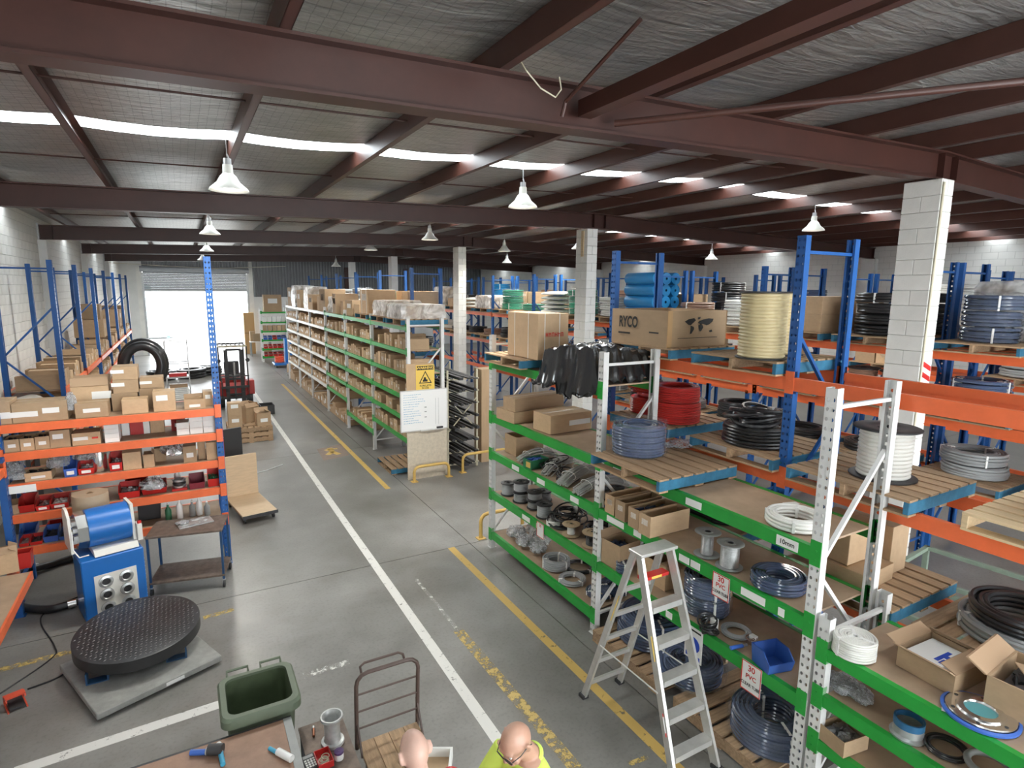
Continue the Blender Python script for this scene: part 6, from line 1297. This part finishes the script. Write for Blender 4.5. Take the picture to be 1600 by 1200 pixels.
# ================================================================== MIDDLE DISTANCE
# --- pallets with cartons in the aisle
for i in range(3): pallet((1.42, 17.5, i * .142), 0, ['bottom', 'middle', 'top'][i] + ' pallet of the stack in the aisle before the forklift', blue=False)
zc = .43
carton((1.05, 17.12, zc), (.34, .3, .34), 0, 'lower of two stacked cartons on the aisle pallets', lab=.5); carton((1.05, 17.12, zc + .342), (.34, .3, .36), 0, 'upper of two stacked cartons on the aisle pallets', lab=.6); carton((1.75, 17.15, zc), (.36, .32, .36), .1, 'open-flapped carton at the right of the aisle pallets', opened=True, lab=.3, flaps={1: -1.1, 3: -1.1, 2: .5}); carton((1.45, 17.82, zc), (.4, .4, .42), .5, 'torn open carton at the back of the aisle pallets', opened=True, flaps={0: -.6, 1: -.5, 2: .4}); carton((1.4, 17.25, zc), (.3, .28, .03), .1, 'flattened pale carton lying between boxes on the aisle pallets')
q = gz(417, 645, 0); t = thing('plastic_crate', 'small open black crate on the floor beside the white line', 'crate', (q.x, q.y, 0))
for a in ((-.22, -.28, .22, -.26), (-.22, .26, .22, .28), (-.22, -.26, -.2, .26), (.2, -.26, .22, .26)): MB().box(a[0], a[1], 0, a[2], a[3], .3).build('side', M['dark'], t)
MB().box(-.2, -.26, 0, .2, .26, .02).build('base', M['dark'], t)
# --- forklift
t = thing('forklift', 'red and black forklift truck facing the camera', 'forklift', (1.45, 22.2, 0)); M['fred'] = mat('forklift_red', (.42, .035, .03), .4)
for s_ in (-.24, .24): MB().bbox(s_ - .06, -.02, .05, s_ + .06, .10, 2.05, .006).build('mast_rail', M['dark'], t)
for z in (.45, 1.0, 2.02): MB().box(-.24, .0, z, .24, .07, z + .07).build('mast_crossbar', M['dark'], t)
MB().cyl((0, .05, .3), (0, .05, 1.6), .035, n=12).build('lift_cylinder', M['zinc'], t, True)
MB().box(-.45, -.09, .35, .45, -.05, .44).build('carriage_bar', M['dark'], t); MB().box(-.45, -.09, .72, .45, -.05, .80).build('carriage_bar', M['dark'], t)
for x in (-.42, -.2, 0, .2, .42): MB().box(x - .015, -.08, .44, x + .015, -.055, 1.15).build('load_guard_bar', M['dark'], t)
MB().box(-.45, -.085, 1.12, .45, -.05, 1.16).build('load_guard_top', M['dark'], t)
for s_ in (-.25, .25): MB().box(s_ - .05, -1.05, .07, s_ + .05, -.05, .11).build('fork', M['dark'], t); MB().box(s_ - .05, -.10, .07, s_ + .05, -.05, .6).build('fork_heel', M['dark'], t)
MB().prism([(.12, .35), (.12, .75), (.45, .85), (.5, .55), (1.0, .55), (1.05, .95), (1.9, .95), (2.0, .8), (2.0, .3), (.3, .3)], -.42, .42, 'x').build('chassis', M['fred'], t)
for s_ in (-.5, .5): MB().bbox(s_ - .12, .06, .45, s_ + .12, .5, .95, .02).build('front_mudguard', M['fred'], t)
MB().bbox(-.48, 1.75, .25, .48, 2.05, 1.0, .04).build('counterweight', M['dark'], t); MB().bbox(-.25, 1.0, .96, .25, 1.45, 1.06, .03).build('seat', M['dark'], t); MB().bbox(-.25, 1.40, 1.05, .25, 1.52, 1.5, .03).build('seat_back', M['dark'], t)
MB().torus((0, .62, 1.15), .17, .016, 24, 8).build('steering_wheel', M['dark'], t, True); MB().cyl((0, .55, .8), (0, .62, 1.15), .025, n=10).build('steering_column', M['dark'], t)
for s_ in (-.45, .45):
    MB().tube([(s_, .28, .9), (s_, .45, 2.12)], .026, 8).build('guard_pillar', M['dark'], t); MB().tube([(s_, 1.8, 1.0), (s_, 1.65, 2.12)], .026, 8).build('guard_pillar', M['dark'], t)
    MB().tube([(s_ - .1, .35, .28), (s_ + .1, .35, .28)], .28, 24).build('front_wheel', M['rubber'], t, True); MB().tube([(s_ * .9 - .08, 1.7, .22), (s_ * .9 + .08, 1.7, .22)], .22, 22).build('rear_wheel', M['rubber'], t, True)
    MB().cyl((s_ * 1.02, .32, 1.65), (s_ * 1.02, .26, 1.65), .07, n=14).build('head_lamp', M['dark'], t, True)
rf = MB().box(-.47, .43, 2.10, .47, .49, 2.16).build('roof_frame', M['cream'], t); MB().box(-.47, 1.6, 2.10, .47, 1.68, 2.16).build('roof_frame', M['dark'], t)
for i in range(7): MB().box(-.44 + i * .14, .49, 2.11, -.40 + i * .14, 1.6, 2.15).build('roof_bar', M['dark'], t)
# --- big black duct hose, frame stand, hose pile
t = thing('duct_hose', 'huge black ribbed duct hose hung in a loop on the left rack end', 'hose', (-1.05, 19.2, 1.25))
def loopm(R, r, dy):
    m = MB(); n = 40; P = []; rr = []
    for k in range(n): a = k / n * 6.283; P.append((R * math.cos(a) * .8, dy, R * math.sin(a) + .75)); rr.append(r)
    return m.tube(P, r, 14, True)
loopm(.55, .13, 0).build('duct_loop', M['hose_black'], t, True); loopm(.62, .13, .27).build('duct_loop', M['hose_black'], t, True)
MB().box(-.06, -.1, .02, .06, .4, .08).build('cradle', M['tblue'], t); MB().box(-.03, .1, -1.25, .03, .2, .02).build('cradle_post', M['tblue'], t); MB().box(-.3, -.1, -1.25, .3, .4, -1.2).build('cradle_base', M['tblue'], t)
t = thing('frame_stand', 'tall grey steel frame stand near the roller door', 'stand', (-.3, 25.5, 0))
for x in (-.38, .38):
    for y in (0, .7): MB().box(x - .02, y - .02, 0, x + .02, y + .02, 2.15).build('upright', M['zinc'], t)
for z in (.25, .75, 1.3, 2.12):
    for y in (0, .7): MB().box(-.38, y - .015, z - .03, .38, y + .015, z).build('rail', M['zinc'], t)
for z in (.25, .75): MB().box(-.36, 0, z, .36, .7, z + .02).build('shelf', M['zinc'], t)
carton((-.3, 25.8, .271), (.6, .4, .2), 0, 'low carton on the bottom of the grey frame stand'); carton((-.3, 25.8, .771), (.6, .35, .12), 0, 'flat red box on the grey frame stand', m='redbox')
for i, (x, y) in enumerate(((-1.0, 30.6), (.2, 30.8), (.9, 31.6))): coil((x, y, 0), .62, .07, 2, 3, 'hose_black', ['left', 'middle', 'right'][i] + ' thick black hose coil on the floor by the roller door', straps=0, seed=40 + i)
# --- things at the far end right of the door
t = thing('wood_cabinet', 'tall pale timber cabinet beside the roller door', 'cabinet', (3.65, 40.6, 0)); MB().bbox(-.3, -.3, 0, .3, .3, 2.6, .01).build('cabinet_body', mat('orange_timber', (.55, .33, .14), .5), t); MB().box(-.29, -.305, 1.32, .29, -.301, 1.34).build('door_gap', M['dark'], t)
t = thing('packing_table', 'white packing table with cartons near the roller door', 'table', (4.1, 39.0, 0)); MB().box(-.6, -.4, .86, .6, .4, .9).build('table_top', M['white'], t)
for x in (-.55, .55):
    for y in (-.35, .35): MB().box(x - .03, y - .03, 0, x + .03, y + .03, .86).build('leg', M['grey'], t)
carton((4.35, 38.3, 0), (.55, .4, .75), 0, 'brown carton standing under the packing table'); carton((4.0, 39.1, .902), (.6, .5, .45), 0, 'dark brown carton on the packing table', m='tan'); carton((4.45, 38.9, .902), (.35, .3, .18), .2, 'small red box on the packing table', m='redbox'); carton((3.7, 39.25, .902), (.3, .4, .6), 0, 'tall carton at the back of the packing table')
FY = [36.0]
rackF = rack('small green-beam shelf near the door with red and blue bins', (3.85, 35.5, 0), 0, [0, 1.35], .6, 3.05, [[(2.82, True), (2.26, True), (1.75, True), (1.25, True), (.75, True), (.3, True)]], 'white_post', 'green', .08, holes=False)
carton((4.5, 35.8, 2.822), (.95, .5, .95), 0, 'large brown carton on top of the small green-beam shelf', lab=.5)
r_ = random.Random(12)
for li, (z, c) in enumerate(((1.25, 'bluebin'), (.75, 'red'), (1.75, 'card'), (2.26, 'paper'), (.3, 'red'))):
    for i in range(5):
        w = ['first', 'second', 'third', 'fourth', 'fifth'][i]; lv = ['fourth', 'fifth', 'third', 'second', 'lowest'][li]
        if c in ('card', 'paper'): carton((4.02 + .25 * i, 35.75, z + .002), (.2, .35, .3), 0, f'{w} {"white" if c == "paper" else "brown"} box on the {lv} shelf of the small green-beam unit', m=c, tape=False)
        else: pbin((4.02 + .25 * i, 35.75, z + .002), (.21, .38, .22), 0, 'red' if (i % 3 == 2 and c == 'bluebin') else c, f'{w} bin on the {lv} shelf of the small green-beam unit', lab=False, fill='parts')
t = thing('pump_trolley', 'blue trolley with orange hoses near the small green-beam shelf', 'trolley', (4.55, 33.0, 0)); MB().bbox(-.5, -.5, .14, .5, .5, .24, .01).build('deck', M['mblue'], t); MB().bbox(.1, -.1, .24, .45, .4, 1.5, .01).build('cabinet', M['mblue'], t)
for x in (-.4, .4):
    for y in (-.4, .4): MB().tube([(x - .03, y, .07), (x + .03, y, .07)], .07, 12).build('wheel', M['rubber'], t)
for k in range(4): MB().torus((-.2, -.1, .3 + .08 * k), .22, .03, 20, 6).build('orange_hose', M['pedal'], t, True)
bag((4.55, 29.2, 0), (.7, .6, .5), 0, 'clear bag of rolled goods on the floor at the far end of the parts rack', 70, inner='hose_white'); carton((4.6, 29.9, 0), (.6, .5, .5), 0, 'brown carton on the floor at the far end of the parts rack')
# --- right side floor items
t = thing('green_cart', 'pale green steel frame cart on the floor behind the blue rack', 'cart', (8.1, 2.75, 0), .1); M['gcart'] = mat('pale_green_steel', (.22, .28, .22), .5, nz=.15)
for x in (-.5, .5):
    for y in (-.9, .9): MB().box(x - .03, y - .03, 0, x + .03, y + .03, .85).build('leg', M['gcart'], t)
for z in (.3, .85):
    for x in (-.5, .5): MB().box(x - .025, -.9, z - .05, x + .025, .9, z).build('rail', M['gcart'], t)
    for y in (-.9, .9): MB().box(-.5, y - .025, z - .05, .5, y + .025, z).build('rail', M['gcart'], t)
carton((7.1, 1.5, 0), (.5, .5, .45), .2, 'brown carton on the floor beside the green cart', opened=True)
# ================================================================== PEOPLE
M['skin'] = mat('skin_tanned', (.50, .285, .20), .42, nz=.06, ns=10); M['skin2'] = mat('skin_fair', (.60, .38, .30), .42, nz=.06, ns=10)
M['stubble'] = mat('shaved_hair', (.30, .18, .135), .6); M['hivis'] = mat('hi_vis_yellow_shirt', (.62, .80, .13), .8, bump=.3, bs=9); M['navy'] = mat('navy_trousers', (.02, .025, .05), .85); M['redwhite'] = mat('red_work_shirt', (.55, .05, .05), .8, bump=.3, bs=9)
def ell(m, c, r, n=20, k=12, f=None):
    vs = []; fs = []
    for i in range(k + 1):
        th = math.pi * i / k
        for j in range(n):
            q = 2 * math.pi * j / n; p = Vector((math.sin(th) * math.cos(q), math.sin(th) * math.sin(q), math.cos(th)))
            if f: p = f(p)
            vs.append((c[0] + p.x * r[0], c[1] + p.y * r[1], c[2] + p.z * r[2]))
    for i in range(k):
        for j in range(n): l = (j + 1) % n; fs.append((i * n + j, (i + 1) * n + j, (i + 1) * n + l, i * n + l))
    m.add(vs, fs)
def stack(m, rows, n=24):
    vs = []; fs = []
    for x, y, z, w, d in rows:
        for j in range(n): q = 2 * math.pi * j / n; vs.append((x + w * math.cos(q), y + d * math.sin(q), z))
    for i in range(len(rows) - 1):
        for j in range(n): l = (j + 1) % n; fs.append((i * n + j, i * n + l, (i + 1) * n + l, (i + 1) * n + j))
    fs.append(tuple(range(n - 1, -1, -1))); fs.append(tuple((len(rows) - 1) * n + j for j in range(n))); m.add(vs, fs)
def remesh(m, vox, smooth, name):
    me = m.mesh(name); o = bpy.data.objects.new(name, me); COL.objects.link(o); md = o.modifiers.new('r', 'REMESH'); md.mode = 'VOXEL'; md.voxel_size = vox
    if smooth: s_ = o.modifiers.new('s', 'SMOOTH'); s_.factor = .5; s_.iterations = smooth
    dg = bpy.context.evaluated_depsgraph_get(); out = bpy.data.meshes.new_from_object(o.evaluated_get(dg)); bpy.data.objects.remove(o); out.shade_smooth(); return out
def person(label, px, heading, lean, nod, elbows, hands, skin, shirt, glasses, heads, turn=0.0):
    """local frame: faces +Y; lean/nod in radians"""
    U = Matrix.Translation((0, 0, .97)) @ Matrix.Rotation(-lean, 4, 'X') @ Matrix.Translation((0, 0, -.97))
    Hm = U @ Matrix.Translation((0, .01, 1.53)) @ Matrix.Rotation(turn, 4, 'Z') @ Matrix.Rotation(-nod, 4, 'X') @ Matrix.Translation((0, -.01, -1.53))
    hl = Hm @ Vector((0, .012, 1.66)); hw_ = gz(px[0], px[1], hl.z); ro = Matrix.Rotation(heading, 4, 'Z') @ Vector((hl.x, hl.y, 0)); t = thing('person', label, 'person', (hw_.x - ro.x, hw_.y - ro.y, 0), heading)
    sh = [U @ Vector((s_ * .185, 0, 1.425)) for s_ in (-1, 1)]
    b = MB(); b.M = U
    stack(b, [(0, 0, .86, .15, .11), (0, 0, .95, .165, .12), (0, .005, 1.08, .15, .115), (0, .005, 1.22, .165, .12), (0, 0, 1.34, .175, .115), (0, -.005, 1.43, .15, .085), (0, -.01, 1.48, .075, .065)])
    b.M = Hm; stack(b, [(0, -.012, 1.42, .062, .062), (0, -.005, 1.50, .058, .06), (0, .01, 1.58, .056, .062)])
    def skull(p):
        k = 1.0
        if p.z < 0: p = Vector((p.x * (1 + .22 * p.z), p.y * (1 + .10 * p.z) + .10 * -p.z, p.z))
        if p.y < 0: p = Vector((p.x, p.y * 1.04, p.z))
        return p
    ell(b, (0, .012, 1.645), (.078, .098, .118), 28, 18, skull)
    ell(b, (0, .10, 1.565), (.030, .022, .022)); ell(b, (0, .075, 1.575), (.05, .035, .03))                                   # chin, jaw
    b.tube([(0, .104, 1.655), (0, .122, 1.625), (0, .130, 1.612)], [.010, .014, .016], 8); ell(b, (-.012, .118, 1.608), (.010, .010, .008), 8, 6); ell(b, (.012, .118, 1.608), (.010, .010, .008), 8, 6)
    b.tube([(-.026, .108, 1.583), (0, .116, 1.586), (.026, .108, 1.583)], .0065, 8); b.tube([(-.022, .108, 1.574), (0, .115, 1.573), (.022, .108, 1.574)], .007, 8)
    b.tube([(-.055, .088, 1.672), (-.03, .106, 1.678), (0, .106, 1.672), (.03, .106, 1.678), (.055, .088, 1.672)], .009, 8)           # brow
    for s_ in (-1, 1):
        ell(b, (s_ * .045, .085, 1.61), (.025, .022, .03), 10, 8)
        b.tube([(s_ * .078, .012, 1.668), (s_ * .092, -.002, 1.672), (s_ * .095, -.012, 1.645), (s_ * .086, -.002, 1.612), (s_ * .077, .012, 1.606)], [.008, .010, .011, .009, .007], 8); ell(b, (s_ * .082, .003, 1.64), (.008, .016, .028), 10, 8)
    b.M = None
    for i, s_ in enumerate((-1, 1)):
        e, h = Vector(elbows[i]), Vector(hands[i])
        b.tube([sh[i], sh[i].lerp(e, .35), e], [.058, .052, .040], 12); b.tube([e, e.lerp(h, .3), h], [.041, .043, .028], 12); ell(b, e, (.041, .041, .041), 10, 8)
        d = (h - e).normalized(); sd = d.cross(Vector((0, 0, 1))).normalized(); up = sd.cross(d)
        palm = h + d * .05; Rm = Matrix((sd, d, up)).transposed().to_4x4(); b.M = Matrix.Translation(palm) @ Rm; ell(b, (0, 0, 0), (.042, .055, .018), 14, 10)
        for k, (fx, L) in enumerate(((-.033, .070), (-.011, .082), (.011, .078), (.032, .060))):
            b.tube([(fx, .04, 0), (fx * 1.05, .04 + L * .45, -.004), (fx * 1.05, .04 + L * .75, -.02), (fx, .04 + L * .85, -.038)], [.0105, .010, .009, .008], 8)
        b.tube([(-s_ * .035, -.02, 0), (-s_ * .062, .01, -.008), (-s_ * .066, .035, -.018), (-s_ * .060, .055, -.026)], [.013, .012, .010, .008], 8); b.M = None
        b.tube([(s_ * .085, 0, .90), (s_ * .095, .012, .70), (s_ * .10, .02, .50)], [.085, .072, .055], 14); b.tube([(s_ * .10, .02, .50), (s_ * .10, -.01, .34), (s_ * .10, -.02, .09)], [.054, .056, .038], 14); ell(b, (s_ * .11, .05, .045), (.045, .12, .045), 14, 10)
    body = obj('body', remesh(b, .0075, 3, 'body'), M[skin], t)
    s = MB(); s.M = U
    stack(s, [(0, 0, .84, .178, .138), (0, 0, .95, .182, .138), (0, .005, 1.08, .17, .134), (0, .005, 1.22, .182, .137), (0, 0, 1.34, .19, .13), (0, -.005, 1.43, .165, .098), (0, -.01, 1.468, .095, .078)]); s.M = None
    for i in (0, 1): e = Vector(elbows[i]); s.tube([sh[i] + Vector((0, 0, -.01)), sh[i].lerp(e, .4), sh[i].lerp(e, .72)], [.074, .072, .070], 14)
    obj('shirt', remesh(s, .011, 4, 'shirt'), M[shirt], t)
    c = MB(); c.M = Hm; c.lathe([(.066, 1.462), (.080, 1.452), (.082, 1.440), (.070, 1.436)], 24, (0, -.008, 0)); obj('collar', c.mesh('collar', True), M['paper' if shirt == 'redwhite' else shirt], t)
    p = MB()
    for s_ in (-1, 1): p.tube([(s_ * .082, 0, .93), (s_ * .095, .012, .70), (s_ * .10, .02, .50), (s_ * .10, -.01, .30), (s_ * .10, -.02, .07)], [.105, .092, .075, .07, .066], 16)
    stack(p, [(0, 0, .84, .172, .128), (0, 0, .95, .176, .130), (0, 0, 1.0, .17, .126)]); obj('trousers', remesh(p, .011, 4, 'trousers'), M['navy'], t)
    for s_ in (-1, 1): q = MB(); ell(q, (s_ * .11, .045, .05), (.054, .145, .055), 16, 10, lambda v: Vector((v.x, v.y, max(v.z, -.9)))); obj('shoe', q.mesh('shoe', True), M['dark'], t)
    for s_ in (-1, 1):
        q = MB(); q.M = Hm; ell(q, (s_ * .032, .098, 1.645), (.011, .009, .008), 12, 8); eo = obj('eye', q.mesh('eye', True), M['white'], t)
        q = MB(); q.M = Hm; ell(q, (s_ * .032, .1055, 1.645), (.0045, .003, .0045), 10, 6); obj('iris', q.mesh('iris', True), M['dark'], eo)
    if glasses:
        for s_ in (-1, 1):
            q = MB(); q.M = Hm; q.tube([(s_ * .034 + .027 * math.cos(a / 18 * 6.283), .124 - .25 * abs(s_ * .034 + .027 * math.cos(a / 18 * 6.283)) ** 1.3, 1.645 + .021 * math.sin(a / 18 * 6.283)) for a in range(18)], .0032, 6, True); fr_ = obj('spectacle_rim', q.mesh('spectacle_rim', True), M['dark'], t)
            q = MB(); q.M = Hm; q.tube([(s_ * .062, .113, 1.65), (s_ * .084, .06, 1.652), (s_ * .088, -.005, 1.652), (s_ * .086, -.03, 1.632)], .0032, 6); obj('spectacle_arm', q.mesh('spectacle_arm', True), M['dark'], t)
        q = MB(); q.M = Hm; q.tube([(-.008, .122, 1.65), (0, .126, 1.653), (.008, .122, 1.65)], .003, 6); obj('spectacle_bridge', q.mesh('bridge', True), M['dark'], t)
    if heads:                                              # shaved hair around the sides
        q = MB(); q.M = Hm; vs = []; fs = []; n = 28
        for i in range(7):
            th = math.radians(58 + i * 8)
            for j in range(n + 1):
                a = math.radians(168 + 204 * j / n); v = skull(Vector((math.sin(th) * math.cos(a), math.sin(th) * math.sin(a), math.cos(th)))); vs.append((v.x * .0795, .012 + v.y * .0995, 1.645 + v.z * .1195))
        for i in range(6):
            for j in range(n): fs.append((i * (n + 1) + j, (i + 1) * (n + 1) + j, (i + 1) * (n + 1) + j + 1, i * (n + 1) + j + 1))
        q.add(vs, fs); obj('cropped_hair', q.mesh('hair', True), M['stubble'], t)
    return t
person('bald man in yellow hi-vis shirt and glasses looking down', (805, 1156), math.radians(104), .16, .38, [(-.26, .26, 1.14), (.27, .24, 1.12)], [(-.16, .48, 1.08), (.12, .46, 1.07)], 'skin', 'hivis', True, False)
person('bald man in red shirt facing away, only his head in view', (647, 1170), math.radians(4), .16, .25, [(-.27, .22, 1.14), (.27, .22, 1.14)], [(-.16, .46, 1.04), (.14, .46, 1.04)], 'skin2', 'redwhite', False, False)
